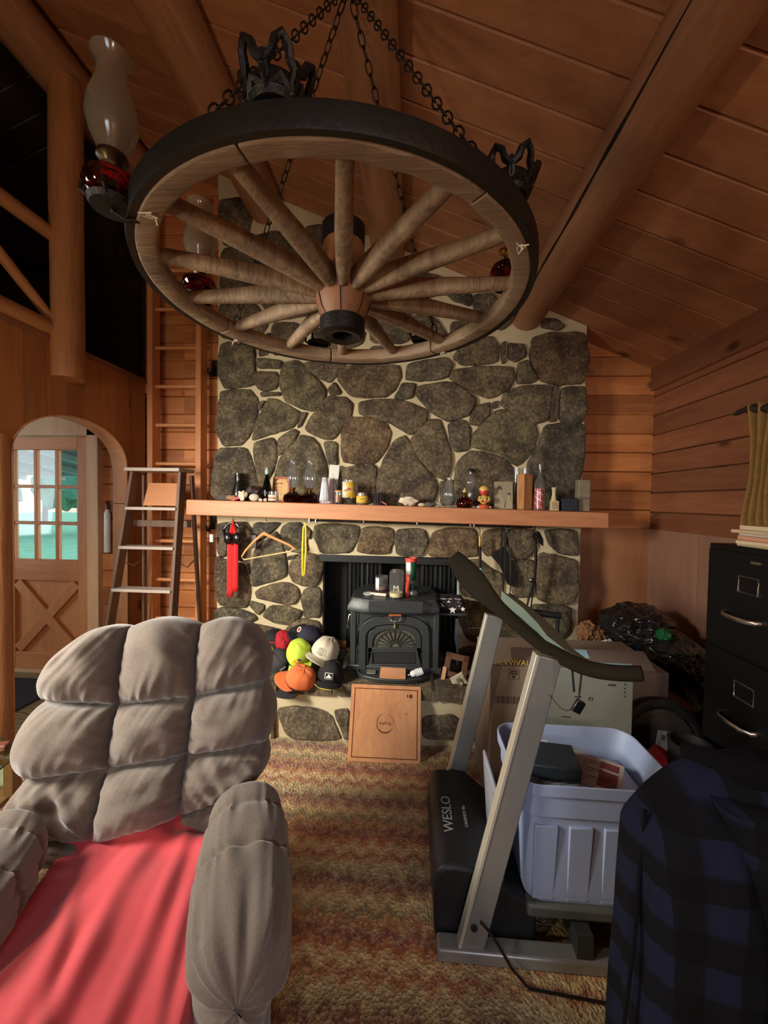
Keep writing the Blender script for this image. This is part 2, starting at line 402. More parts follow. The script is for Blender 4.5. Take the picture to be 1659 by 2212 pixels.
g.box2((PX-T, yA1-.008, 1.47), (PX+.004, yA1, zs)); g.box2((PX-T, yA0, 0), (PX+.004, yA0+.008, zs))
g.box2((PX-T, yA1-.008, 0), (PX+.004, yA1, 1.465))
struct(g, 'trim_3', wood('arch_lining', (196, 138, 90), (222, 170, 120), 'Y', .6, knots=False, isl=.03))
# cap board along the top of the partition (loft edge)
g = G(); g.box2((PX-.2, .4, TOPZ), (PX+.015, D, TOPZ+.035)); g.box2((-4.6, -.5, TOPZ-.1), (PX-T, D, TOPZ)); struct(g, 'trim_4', PINEY)
# log column at the near side of the arch
# upper post, rails, braces
def logtube(g, a, b, r, seg=22, n=12, amp=.006, seed=0):
    a = Vector(a); b = Vector(b)
    pts = []; rs = []
    for k in range(n+1):
        t = k/n; p = a.lerp(b, t)
        pts.append(p+Vector((noise.noise(p*1.3+Vector((seed, 0, 0))), 0, noise.noise(p*1.3+Vector((0, seed, 5)))))*amp); rs.append(r*(1+.03*noise.noise(p*2.5+Vector((seed, seed, 0)))))
    g.tube(pts, rs, seg)
# purlins
for nm, (x0, y0, lab, r) in {'r': (1560, 0, 'rightmost heavy roof log with a long dark crack, sloping down to the top right of the stone chimney', .118),
                         'c': (790, 0, 'middle roof log running above the wagon wheel to the chimney', .118),
                         'l': (355, 0, 'roof log between the middle one and the leftmost one', .135)}.items():
    d = FW + R2*((x0-CX)/F) - U2*((y0-CY)/F)
    k = (C0-.10-CAMZ)/(d.z+CS*d.x); p = CAM+d*k
    g = G(); logtube(g, (p.x, -2.4, p.z), (p.x, D+.0, p.z), r, seed=x0, n=26)
    # drying crack as a real groove strip
    o = g.build('log_beam', LOGW); tag(o, lab, 'beam')
    if nm == 'c': CBEAM = p.copy()
    if nm == 'r':
        g = G(); pts = []
        for i in range(30):
            y = .6+i*(D-.6)/29; q = math.radians(205)+.05*noise.noise(Vector((0, y*2, 0)))
            pts.append((p.x+math.cos(q)*r*1.0, y, p.z+math.sin(q)*r*1.0))
        g.tube(pts, [.004+.007*abs(noise.noise(Vector((3, q[1]*3, 0)))) for q in pts], 6)
        c = g.build('drying_crack', pm('crack_dark', (24, 10, 6), .9, bump=0), o); c['label'] = 'long dark drying crack'
g = G(); logtube(g, (PX, -2.4, cz(RIDX)-.16), (PX, D, cz(RIDX)-.16), .14, seed=9, n=26)
tag(g.build('log_beam', LOGW), 'leftmost and highest roof log, above the loft railing post', 'beam')
pp = at(147, 820, X=PX+.06)
g = G(); logtube(g, (PX+.06, pp.y, pp.z), (PX+.06, pp.y, cz(RIDX)-.25), .088, seed=4)
tag(g.build('log_post', LOGZ, bevel=0), 'upright log post standing at the loft edge, cut off below the loft floor', 'post')
r1a, r1b = at(0, 418, X=PX), at(120, 517, X=PX); r2a, r2b = at(0, 662, X=PX), at(120, 712, X=PX)
t = thing('loft_railing', 'peeled log railing of the dark loft with a slanting brace', 'railing', (PX, 1.0, TOPZ))
for za_, rr in (((r1a.z+r1b.z)/2, .042), ((r2a.z+r2b.z)/2, .048)):
    g = G(); logtube(g, (PX, .5, za_), (PX, pp.y-.03, za_), rr, seg=14, seed=za_); g.build('rail', LOGX, t)
g = G(); b0 = at(-40, 500, X=PX); b1 = at(118, 700, X=PX); logtube(g, b0, b1, .03, seg=12); g.build('brace', LOGX, t)
g = G(); pc = at(6, 1585, Z=0.0); logtube(g, (PX+.02, yA0-.13, 0), (PX+.02, yA0-.13, zs+.1), .085, seed=5)
tag(g.build('log_post', LOGZ), 'orange log column at the near side of the arched opening', 'post')
# ------------------------------------------------ door
FRW = wood('door_pine', (176, 112, 66), (206, 146, 96), 'Z', 1.0, isl=.06, knots=False); FRX = wood('door_pine_rail', (176, 112, 66), (206, 146, 96), 'X', 1.0, isl=.06, knots=False)
JAMB = wood('pale_jamb', (190, 150, 110), (216, 180, 140), 'Z', 1.0, isl=.06)
YD = D
P = lambda x, y, dy=0: at(x, y, Y=YD+dy)
dl = P(18, 1200).x; dr = P(197, 1200).x; dt = P(120, 945).z; db = .02
g = G()
g.box2((dr+.005, YD-.05, 0), (dr+.105, YD+.05, dt+.11)); g.box2((dl-.11, YD-.05, 0), (dl-.005, YD+.05, dt+.11)); g.box2((dl-.11, YD-.05, dt+.01), (dr+.24, YD+.05, dt+.17))
g.box2((dl-.11, YD-.06, -.005), (dr+.105, YD+.1, .02))
struct(g, 'trim_5', JAMB, bevel=.004)
gl, gr = P(35, 1100).x, P(172, 1100).x; gt, gb = P(100, 972).z, P(100, 1208).z
dd = thing('door_1', None, None, ((dl+dr)/2, YD, 0)); dd['kind'] = 'structure'
for o in (dd,):
    for k_ in ('label', 'category'):
        if k_ in o: del o[k_]
YB0, YB1 = YD-.02, YD+.025
g = G(); g.box2((dl, YB0, db), (gl, YB1, dt)); g.box2((gr, YB0, db), (dr, YB1, dt)); g.build('stile', FRW, dd, bevel=.004)
xb0 = P(100, 1253).z; xb1 = P(100, 1408).z
g = G(); g.box2((gl, YB0, gt), (gr, YB1, dt)); g.box2((gl, YB0, xb0), (gr, YB1, gb)); g.box2((gl, YB0, db), (gr, YB1, xb1)); g.build('rail', FRX, dd, bevel=.004)
g = G(); mw = .014
for k in (1, 2):
    x = gl+(gr-gl)*k/3; g.box2((x-mw, YB0+.004, gb), (x+mw, YB1-.004, gt)); z = gb+(gt-gb)*k/3; g.box2((gl, YB0+.006, z-mw), (gr, YB1-.006, z+mw))
g.build('muntin', FRW, dd, bevel=.003)
g = G(); g.box2((gl, YD, gb), (gr, YD+.004, gt)); g.build('pane', glassm('clear_glass'), dd, smooth=0)
g = G(); g.box2((gl, YD+.008, xb1), (gr, YD+.02, xb0)); pn = g.build('lower_panel', FRW, dd)
g = G()
for (a, b) in (((gl, xb0), (gr, xb1)), ((gr, xb0), (gl, xb1))):
    A = Vector((a[0], YD-.008 if a[0] < b[0] else YD-.005, a[1])); B = Vector((b[0], A.y, b[1])); d_ = (B-A).normalized()*.05
    g.bar(A+d_*.6, B-d_*.6, .085, .03, side=Vector((0, 1, 0)).cross(d_.normalized()))
g.build('cross_brace', FRW, dd, bevel=.006)
g = G()
for yy in (990, 1345): z = P(197, yy).z; g.box2((dr-.006, YB0-.008, z-.05), (dr+.016, YB0, z+.05))
g.build('hinge', pm('black_iron', (28, 26, 25), .5, .6), dd)
# outdoors
GR = N('lawn'); GR.col(GR.mix(GR.noise(GR.mapping(), 3, 6), lin((90, 170, 120)), lin((165, 225, 165)))); GR.rough(.9)
g = G(); g.box2((-40, D+.12, -.4), (10, 40, -.25)); struct(g, 'ground', GR.mat)
LEAF = N('foliage'); LEAF.col(LEAF.mix(LEAF.noise(LEAF.mapping(), 7, 5), lin((30, 84, 66)), lin((90, 170, 130)))); LEAF.rough(.8)
for k, (x, y, z, r) in enumerate(((-15, 17, 2.2, 1.7), (-21, 17, 2.2, 1.8), (-10.5, 18, 2.2, 1.7), (-13, 23, 4.0, 2.2), (-24, 24, 5, 2.6))):
    t = thing('tree', ['leafy tree nearest the middle of the glass door, on the far side of the lawn', 'dark tree at the left of the door view across the lawn', 'tree at the right of the door view across the lawn', 'tall tree behind the others outside the door', 'largest tree at the far left outside the door'][k], 'tree', (x, y, -.25))
    G().tube([(x, y, -.25), (x+.1, y, z)], [.16, .09], 10).build('trunk', pm('bark', (70, 56, 44), .9), t)
    g = G()
    for j in range(7):
        d_ = Vector((random.uniform(-1, 1), random.uniform(-1, 1), random.uniform(-.6, .8)))*r*.55
        g.ball(Vector((x, y, z))+d_, r*.55, 18, .5, 3, seed=j+k*9)
    g.build('crown', LEAF.mat, t)
PT = pm('porch_timber', (150, 170, 178), .6)
t = thing('porch_roof', 'sloping porch roof with pale rafters seen through the top door panes', 'roof', (-4.6, 5, -.25))
g = G(); g.prism([(-9, 3.5, 2.5), (-2.4, 3.5, 2.5), (-2.4, 7.2, 1.92), (-9, 7.2, 1.92)], (0, 0, .04)); g.build('decking', pm('porch_board', (74, 100, 116), .7), t)
for k in range(7):
    x = -7.8+k*.8; G().bar((x, 3.55, 2.44), (x+.25, 7.15, 1.87), .06, .1, side=(1, 0, 0)).build('rafter', PT, t)
for x in (-6.2, -3.6): G().box2((x-.06, 6.9, -.25), (x+.06, 7.02, 1.92)).build('post', PT, t)
t = thing('planter_tub', 'dark blue tub on the porch at the lower left of the door glass', 'planter', (-4.35, 4.2, -.25))
G().lathe([(.16, -.25), (.22, .3), (.235, .3), (.235, .34), (.2, .34), (.17, .2)], (-4.35, 4.2, 0)).build('tub', pm('tub_blue', (40, 56, 72), .6), t)
G().ball((-4.35, 4.2, .22), (.17, .17, .05), 12, .2).build('soil', pm('soil', (50, 38, 30), .95), t)
bulb('porch_lantern_light', (-4.75, 4.3, 1.85), 7, (.9, 1, .9), .08)
t = thing('porch_lantern', 'bright porch lantern seen through the upper left door pane', 'lantern', (-4.75, 4.3, 1.8))
em = N('lit_glass'); em.b.inputs['Emission Color'].default_value = (.9, 1, .92, 1); em.b.inputs['Emission Strength'].default_value = 14
G().ball((-4.75, 4.3, 1.85), .07, 16).build('globe', em.mat, t)
G().tube([(-4.75, 4.3, 1.9), (-4.75, 4.3, 2.36)], .008, 8).build('rod', pm('black_iron', (28, 26, 25)), t)
# mat, sill by the door
tag(G().box2((-3.75, 2.45, -.004), (-2.75, 2.98, .008)).build('doormat', pm('mat_black', (36, 38, 44), .9, bump=.4), bevel=.004), 'dark rubber mat on the patterned floor before the door', 'doormat')
# hanging white tube beside the door
q = P(238, 1140)
t = thing('hanging_tube', 'white tube with a dark red cap hanging on the wall boards right of the door', 'tube', (q.x, D-.03, P(238, 1192).z))
zz = [P(238, yy).z for yy in (1192, 1110, 1100, 1090, 1080)]
G().lathe([(.0, zz[0]), (.022, zz[0]), (.024, zz[0]+.01), (.024, zz[1]), (.012, zz[2])], (q.x, D-.03, 0), 16).build('cylinder', pm('white_enamel', (215, 215, 210), .3), t)
G().lathe([(.012, zz[2]), (.018, zz[2]+.004), (.018, zz[3]), (.0, zz[4])], (q.x, D-.03, 0), 16).build('cap', pm('maroon_cap', (90, 30, 34), .4), t)
G().box2((q.x-.012, D-.012, zz[1]-.03), (q.x+.012, D, zz[1]+.02)).build('bracket', pm('black_iron', (28, 26, 25)), t)
# ------------------------------------------------ stone chimney
def stone_mat(name, hearth=False):
    n = N(name); ri = n.island()
    c = n.ramp(ri, [(0, lin((118, 104, 84))), (.14, lin((132, 112, 86))), (.28, lin((104, 100, 90))), (.42, lin((126, 118, 88))), (.56, lin((142, 126, 104))), (.7, lin((86, 88, 80))), (.85, lin((144, 108, 78))), (1, lin((112, 108, 96)))])
    v = n.mapping(); big = n.noise(v, 9, 5, .6); fine = n.noise(v, 48, 6, .78)
    c = n.mix(n.ramp(big, [(.38, (0, 0, 0, 1)), (.64, (1, 1, 1, 1))]), n.mix(.6, c, lin((44, 38, 30))), n.mix(.4, c, lin((168, 150, 108))))
    c = n.mix(n.ramp(fine, [(.34, (1, 1, 1, 1)), (.56, (0, 0, 0, 1))]), c, n.mix(.78, c, lin((34, 28, 24))))
    c = n.mix(n.ramp(fine, [(.56, (0, 0, 0, 1)), (.70, (1, 1, 1, 1))]), c, n.mix(.6, c, lin((205, 190, 165))))
    n.col(c); n.rough(.75); n.bump(n.math('ADD', fine, n.math('MULTIPLY', big, 2)), .9, .02); return n.mat
STONE = stone_mat('field_stone')
MORT = pm('mortar', (200, 186, 150), .9, var=.18, vs=6, bump=.6, bs=45)
c5 = lambda L: [(440+x/1.929, 680+y/1.929) for x, y in L]
c3 = lambda L: [(440+x/5.925, 1130+y/5.925) for x, y in L]
c4 = lambda L: [(640+x/2.552, 1110+y/2.552) for x, y in L]
h5 = lambda L: [(540+x/6.9125, 1310+y/6.9125) for x, y in L]
UP = [[(75,125),(150,108),(212,135),(215,290),(160,300),(90,305),(62,250),(65,170)],[(222,185),(300,188),(325,200),(318,225),(230,222)],[(225,240),(300,240),(315,265),(305,305),(260,318),(225,305),(218,270)],
[(240,325),(318,325),(318,338),(245,342)],[(335,205),(385,195),(420,215),(470,270),(510,315),(500,360),(455,403),(400,385),(340,355),(322,300),(325,240)],
[(75,320),(190,315),(228,350),(222,420),(195,500),(160,540),(85,545),(60,490),(68,380)],[(235,365),(258,360),(245,395),(228,395)],[(270,352),(310,358),(400,405),(400,430),(370,470),(300,490),(205,525),(215,470),(245,400)],
[(410,410),(435,408),(410,465),(392,470)],[(520,345),(590,345),(622,375),(610,430),(580,470),(545,515),(500,515),(425,480),(450,430),(490,380)],[(418,205),(500,195),(595,212),(560,250),(525,280),(490,265),(450,240)],
[(545,280),(575,330),(530,338),(518,310)],[(600,215),(810,210),(825,260),(800,310),(760,340),(680,345),(610,335),(560,270),(570,240)],[(850,205),(1000,180),(1040,210),(1010,265),(900,275),(845,270)],
[(830,285),(882,290),(870,345),(830,355),(795,345)],[(890,300),(1030,278),(1140,355),(1100,420),(1020,445),(960,410),(900,355),(885,325)],[(650,365),(700,355),(800,355),(880,380),(930,400),(928,440),(900,480),(855,500),(790,455),(700,430),(650,415)],
[(600,430),(680,430),(760,455),(785,495),(760,560),(720,615),(640,620),(580,610),(575,500)],[(840,505),(860,530),(900,620),(960,680),(975,720),(950,790),(720,790),(720,690),(750,610),(790,530)],
[(930,440),(985,440),(1000,480),(1025,560),(1030,640),(1010,690),(960,665),(900,600),(862,525),(900,470)],[(1020,455),(1090,440),(1110,480),(1105,560),(1050,572),(1030,520)],
[(1060,228),(1150,218),(1280,222),(1298,260),(1270,310),(1190,350),(1120,320),(1020,265),(1030,235)],[(1310,205),(1350,195),(1390,270),(1360,285),(1305,285)],[(1270,120),(1330,125),(1345,170),(1300,195),(1268,180)],
[(1240,120),(1258,115),(1258,200),(1240,200)],[(1100,115),(1200,90),(1230,140),(1220,200),(1080,210),(1040,180),(1060,150)],[(1370,100),(1450,75),(1590,85),(1600,200),(1580,285),(1470,290),(1400,270),(1360,190)],
[(1250,330),(1320,300),(1440,295),(1450,330),(1430,440),(1380,455),(1300,420),(1240,375)],[(1455,300),(1478,300),(1470,440),(1435,445)],[(1490,305),(1590,300),(1592,400),(1570,450),(1480,445)],
[(1135,380),(1190,370),(1190,420),(1150,460),(1110,450),(1115,410)],[(1205,365),(1225,362),(1222,390),(1203,392)],[(1220,400),(1300,400),(1375,450),(1390,500),(1370,570),(1310,630),(1270,610),(1230,575),(1115,550),(1120,500),(1160,460)],
[(1420,465),(1510,450),(1590,460),(1580,620),(1560,700),(1560,800),(1400,800),(1350,690),(1350,620),(1390,560)],[(1110,570),(1170,575),(1240,595),(1290,640),(1310,700),(1310,790),(1060,790),(1045,720),(1055,620)],
[(985,700),(1040,690),(1040,790),(990,790)],[(60,560),(180,555),(200,600),(230,720),(225,770),(40,765),(45,650)],[(215,535),(290,515),(305,540),(305,600),(290,650),(240,740),(215,600)],[(310,520),(370,480),(398,490),(370,545),(312,590)],
[(410,505),(450,515),(480,545),(510,620),(520,700),(500,780),(300,780),(300,690),(320,600),(370,550)],[(500,530),(558,535),(560,620),(520,620)],[(580,640),(700,625),(720,640),(710,785),(540,785),(560,700)]]
TOPS = [[(475,440),(520,430),(545,455),(535,520),(480,530)],[(540,515),(600,500),(640,540),(650,575),(600,590),(560,570)],[(480,540),(530,530),(560,580),(540,640),(478,645)],[(570,600),(640,590),(680,620),(670,680),(600,690),(560,650)],
[(476,655),(550,655),(580,700),(560,730),(475,730)],[(590,700),(640,700),(665,720),(650,745),(590,770)],[(660,495),(700,490),(745,540),(720,600),(670,580)],[(760,545),(830,560),(870,600),(850,650),(790,640),(750,600)],
[(690,610),(740,610),(780,650),(760,700),(690,700)],[(880,580),(950,600),(975,625),(920,645),(880,635)],[(800,665),(870,655),(895,700),(880,740),(800,740)],[(895,682),(940,690),(968,728),(950,755),(900,740)],
[(964,635),(1018,637),(1015,662),(980,650)],[(1024,640),(1065,636),(1075,660),(1050,680),(1025,670)],[(974,700),(1010,690),(1015,728),(975,728)],[(1082,672),(1110,690),(1085,715),(1060,700)],[(1170,692),(1200,690),(1218,705),(1205,714),(1172,708)],
[(680,710),(790,715),(780,745),(700,770),(670,745)],[(800,750),(880,750),(875,780),(810,785)],[(560,735),(585,720),(580,765),(560,768)]]
LOWL = [[(180,20),(330,0),(330,200),(300,400),(230,420),(190,350)],[(345,0),(560,0),(630,100),(610,270),(555,330),(515,480),(360,430)],[(655,0),(980,0),(950,40),(850,140),(710,230),(650,150)],[(1010,60),(1100,0),(1260,10),(1320,240),(1330,340),(1230,370),(1050,330),(1000,150)],
[(1310,30),(1390,100),(1370,200),(1310,190)],[(650,350),(850,190),(930,110),(1000,200),(1030,380),(1060,500),(1060,670),(900,730),(650,800),(610,760),(640,500)],[(560,530),(590,520),(600,640),(580,640)],[(170,430),(300,480),(520,530),(570,700),(600,900),(560,1060),(430,1070),(250,1040),(180,960),(160,600)],
[(1070,430),(1210,395),(1180,440),(1080,465)],[(1200,430),(1300,390),(1450,410),(1530,530),(1500,700),(1440,790),(1300,800),(1150,740),(1105,620),(1130,500)],[(670,880),(760,820),(960,770),(1100,770),(1200,830),(1230,920),(1170,1020),(1050,1030),(850,990),(700,960)],
[(600,1010),(630,995),(780,1040),(770,1110),(700,1165),(600,1060)],[(1290,850),(1500,820),(1500,1200),(1300,1190),(1280,1080),(1250,980)],[(170,1110),(260,1075),(450,1100),(640,1160),(690,1220),(620,1260),(400,1300),(170,1300)],
[(880,1060),(1040,1060),(1250,1120),(1250,1180),(1100,1290),(950,1270),(770,1190),(800,1120)],[(1110,1300),(1250,1220),(1490,1270),(1490,1480),(1050,1480),(1050,1380)],[(180,1320),(700,1300),(1000,1360),(1020,1560),(180,1560)],[(180,1580),(700,1580),(700,1900),(180,1900)],[(720,1590),(1490,1510),(1490,1900),(720,1900)]]
LOWR = [[(110,60),(350,65),(340,140),(300,210),(140,215),(100,120)],[(370,75),(530,80),(540,140),(510,220),(340,210),(350,140)],[(555,90),(700,85),(725,150),(690,230),(560,225),(548,160)],[(760,100),(850,80),(990,85),(1000,230),(900,236),(730,232),(740,150)],
[(1030,100),(1150,80),(1155,170),(1060,230),(1025,200)],[(1170,85),(1310,90),(1320,160),(1280,240),(1190,245),(1165,160)],[(1370,90),(1540,90),(1550,230),(1450,215),(1390,160)],[(1340,210),(1460,240),(1545,260),(1550,400),(1520,480),(1440,495),(1330,470),(1320,330)],
[(930,260),(1010,255),(1060,300),(1130,330),(1130,470),(1050,480),(900,440)],[(1190,260),(1310,255),(1310,450),(1200,460),(1180,350),(1130,300)],[(1300,500),(1510,510),(1505,620),(1440,690),(1330,680),(1280,580)],[(900,470),(1060,500),(1250,490),(1270,620),(1290,690),(1150,720),(950,700),(890,560)],[(900,730),(1180,735),(1500,720),(1500,900),(900,900)]]
def chaikin(P, n=1):
    for _ in range(n):
        Q = []
        for a, b in zip(P, P[1:]+P[:1]): Q += [a*.87+b*.13, a*.13+b*.87]
        P = Q
    return P
def dens(P, L):
    Q = []
    for a, b in zip(P, P[1:]+P[:1]):
        k = max(1, int((b-a).length/L))
        for i in range(k): Q.append(a.lerp(b, i/k))
    return Q
def stone(g, P, nrm, proud=.03):
    """pillowed stone from a closed outline (3d points in the wall plane)"""
    P = dens(chaikin([Vector(p) for p in P], 2), .028); c = sum(P, Vector())/len(P); n = Vector(nrm); m = len(P)
    seed = Vector((random.random()*50, 0, 0)); tilt = Vector((random.uniform(-1, 1), random.uniform(-1, 1), random.uniform(-1, 1)))*.05
    P = [p+(c-p).normalized()*(.006*noise.noise(p*22)+.003*noise.noise(p*60)) for p in P]
    P = [p+(p-c).normalized()*min(.012, (p-c).length*.14) for p in P]
    rad = max((p-c).length for p in P)
    rings = [(1.0, -.01), (.985, .35), (.95, .75), (.87, .95), (.7, 1.0), (.45, 1.03), (.2, 1.0)]
    vs = []; fs = []
    for (s, h) in rings:
        for p in P:
            d = p-c; e = min(.018, rad*.2)*(1-s)/.13 if s > .86 else None
            q = c+d*s if e is None else p-d.normalized()*min(e, d.length*.5)
            hh = proud*h + (noise.noise(q*9+seed)*.012 + tilt.dot(q-c) if h > 0 else 0)
            vs.append(q+n*max(hh, -.02))
    k = len(rings); vs.append(c+n*(proud*1.0+noise.noise(c*9+seed)*.012))
    for j in range(k-1):
        for i in range(m): fs.append((j*m+i, j*m+(i+1) % m, (j+1)*m+(i+1) % m, (j+1)*m+i))
    for i in range(m): fs.append(((k-1)*m+i, (k-1)*m+(i+1) % m, len(vs)-1))
    g.add(vs, fs)
MZT = 1.40
fire = thing('stone_fireplace', 'tall fieldstone fireplace and chimney breast with thick pale mortar joints', 'fireplace', (-.1, CF, 0))
xl = at(470, 1000, Y=CF).x; xr = at(1262, 900, Y=CF).x
ol, orr = at(697, 1300, Y=CF).x, at(988, 1300, Y=CF).x; ot = at(840, 1203, Y=CF).z
g = G()
def topz(x): return cz(x)-.002
# body: wavy outline towards the sides
def edge(x0, z, s): return x0+.012*noise.noise(Vector((s, z*6, 0)))
zs_ = [k*.08 for k in range(0, 60)]
zl = [z for z in zs_ if z < topz(xl)-.05]; zr = [z for z in zs_ if z < topz(xr)-.05]
out = [(edge(xl, z, 1), z) for z in zl]+[(xl, topz(xl)), (xr, topz(xr))]+[(edge(xr, z, 7), z) for z in reversed(zr)]
HO = [(orr, 0), (orr, ot), (ol, ot), (ol, 0)]
g.prism([(x, CF, z) for x, z in out+HO], (0, D-CF-.001, 0))
g.build('mortar', MORT, fire, smooth=0)
g = G()
for L in UP: stone(g, [at(x, y, Y=CF) for x, y in c5(L)], (0, -1, 0))
for L in TOPS: stone(g, [at(x, y, Y=CF) for x, y in L], (0, -1, 0))
for L in LOWL: stone(g, [at(x, y, Y=CF) for x, y in c3(L)], (0, -1, 0))
for L in LOWR: stone(g, [at(x, y, Y=CF) for x, y in c4(L)], (0, -1, 0))
g.build('stone_face', STONE, fire, smooth=60)
# hearth
HY = 2.40; HZ = .375
hxl, hxr = xl-.05, xr-.08
g = G(); g.box2((hxl, HY, 0), (hxr, CF-.001, HZ-.03)); g.build('hearth_mortar', MORT, fire)
g = G()
for L in ([(440,1520),(700,1490),(1100,1560),(1230,1640),(1260,1750),(1370,1980),(700,1960),(560,1880),(470,1650)],[(340,1490),(385,1560),(385,1940),(330,1940)],[(1270,1560),(1480,1540),(1480,1960),(1420,1960),(1290,1650)]):
    stone(g, [at(x, y, Y=HY) for x, y in h5(L)], (0, -1, 0), .025)
for L in ([(915,1548),(985,1545),(1000,1590),(915,1592)],[(1003,1545),(1060,1548),(1060,1596),(1015,1596)],[(860,1545),(905,1548),(905,1592),(850,1592)]): stone(g, [at(a, b, Y=HY) for a, b in L], (0, -1, 0), .025)
x = hxl
while x < hxr-.1:
    w = random.uniform(.22, .4); x1 = min(x+w, hxr)
    if x1 < at(586, 1550, Y=HY).x or x > at(1062, 1550, Y=HY).x:
        stone(g, [(x+.02, HY, .02), (x1-.02, HY, .01), (x1-.03, HY, .24), (x+.03, HY, .25)], (0, -1, 0), .025)
    x = x1
x = hxl-.03
for w in (.42, .36, .35, .62, .45, .5, .4, .45, .6):      # capping slabs with a broken front edge
    x1 = min(x+w, hxr+.03)
    if x1-x < .05: break
    n_ = 7; fr = [(x+.012+(x1-x-.024)*k/n_, HY-.035+.02*noise.noise(Vector((x*3+k*.9, 2, 0)))) for k in range(n_+1)]
    top = HZ+.006*noise.noise(Vector((x, 1, 1))); ymid = 2.68
    g.prism([(a, b, HZ-.075) for a, b in fr]+[(x1-.012, ymid-.01, HZ-.075), (x+.012, ymid-.01, HZ-.075)], (0, 0, top-HZ+.075))
    g.prism([(x+.012, ymid+.01, HZ-.05), (x1-.012, ymid+.01, HZ-.05), (x1-.012, CF-.002, HZ-.05), (x+.012, CF-.002, HZ-.05)], (0, 0, top-HZ+.05))
    x = x1
g.build('hearth_slab', STONE, fire, bevel=.008)
# fire opening lining and screen
BLK = pm('black_iron', (28, 26, 25)); SOOT = pm('soot', (20, 18, 17), .9)
g = G(); g.box2((ol, D-.02, HZ), (orr, D-.005, ot)); g.box2((ol-.001, CF+.0, HZ), (ol+.012, D, ot)); g.box2((orr-.012, CF, HZ), (orr+.001, D, ot)); g.box2((ol, CF, ot-.01), (orr, D, ot+.005))
g.build('firebox', SOOT, fire)
IRON = pm('dark_steel', (52, 54, 54), .45, .7)
tp = [(690, 1197), (1000, 1208), (1000, 1222), (690, 1212)]
G().slab(tp, CF-.035, .02).build('lintel_bar', IRON, fire, bevel=.003)
def mesh_curtain(x0, x1):
    g = G(); n = int((x1-x0)/.007)
    def fn(u, v):
        x = x0+(x1-x0)*u; a = .010*math.sin(u*(x1-x0)/.034*2*pi)+.004*noise.noise(Vector((x*20, v*2, 0)))
        return (x, CF+.02+a, HZ+(ot-.012-HZ)*v)
    return g.grid(fn, n, 10)
g = mesh_curtain(at(748, 1300, Y=CF).x, at(826, 1300, Y=CF).x); g.build('spark_curtain', IRON, fire)
g = mesh_curtain(at(905, 1300, Y=CF).x, orr-.01); g.build('spark_curtain', IRON, fire)
# ------------------------------------------------ mantel shelf
MY0, MY1 = 2.70, CF-.004
a0, a1 = at(402, 1079, Y=MY0), at(1316, 1107, Y=MY0); b0, b1 = at(401, 1112, Y=MY0), at(1316, 1142, Y=MY0)
MW = wood('mantel_timber', (176, 112, 72), (206, 148, 104), 'X', 1.2, isl=0, knots=False, rough=.5)
m_ = thing('mantel_shelf', 'long rough-sawn timber mantel shelf across the stone fireplace', 'mantel', (-.1, MY0, 1.33))
g = G(); g.hexa([b0, b1, (b0.x, MY1, b0.z), (b1.x, MY1, b1.z), a0, a1, (a0.x, MY1, a0.z), (a1.x, MY1, a1.z)]); g.build('timber', MW, m_, bevel=.006)
def mtop(x): return a0.z+(a1.z-a0.z)*(x-a0.x)/(a1.x-a0.x)
def mbot(x): return b0.z+(b1.z-b0.z)*(x-b0.x)/(b1.x-b0.x)
CHR = pm('chrome', (200, 200, 195), .2, 1, bump=0)
# metal rail clipped beneath the shelf
ra, rb = at(668, 1136, Y=2.78), at(1150, 1146, Y=2.78)
t = thing('hanging_rail', 'thin dark metal rail fixed beneath the mantel shelf with bright clips', 'rail', (ra.x, 2.78, ra.z))
za = mbot(ra.x)-.014; zb = mbot(rb.x)-.014
G().tube([(ra.x, 2.78, za), (rb.x, 2.78, zb)], .007, 10).build('rod', BLK, t)
for px in (668, 682, 786, 901, 1016, 1024):
    q = at(px, 1138, Y=2.76); G().box2((q.x-.005, 2.755, mbot(q.x)-.03), (q.x+.005, 2.795, mbot(q.x))).build('clip', CHR, t, bevel=.002)
# ------------------------------------------------ wagon wheel chandelier
WZ = 2.22
WC = at(741, 628, Z=WZ); WX, WY = WC.x, WC.y
WR = .588
SPK = wood('weathered_spoke', (96, 78, 60), (176, 152, 122), 'Z', 1.6, knots=False, isl=.12, rough=.7, bs=.8)
RIMW = wood('weathered_rim', (94, 76, 58), (172, 148, 118), 'X', 1.6, knots=False, isl=.12, rough=.7, gray=(142, 120, 96), bs=.8)
HUBW = wood('hub_oak', (112, 70, 42), (156, 106, 68), 'Z', 1.4, knots=False, isl=0, rough=.55)
TYRE = pm('iron_tyre', (36, 33, 28), .5, .5, var=.3, vs=14, bump=.3)
BIR = pm('cast_iron_black', (30, 28, 26), .45, .5, bump=.4, bs=120)
wh = thing('wheel_chandelier', 'old wooden wagon wheel hung flat on four chains as a chandelier', 'chandelier', (WX, WY, WZ-.12))
def ringsec(g, sec, n=96):
    m = len(sec); vs = []; fs = []
    for k in range(n):
        q = 2*pi*k/n
        for (r, z) in sec: vs.append((WX+r*math.cos(q), WY+r*math.sin(q), WZ+z))
    for k in range(n):
        for i in range(m):
            fs.append((k*m+i, k*m+(i+1) % m, ((k+1) % n)*m+(i+1) % m, ((k+1) % n)*m+i))
    g.add(vs, fs)
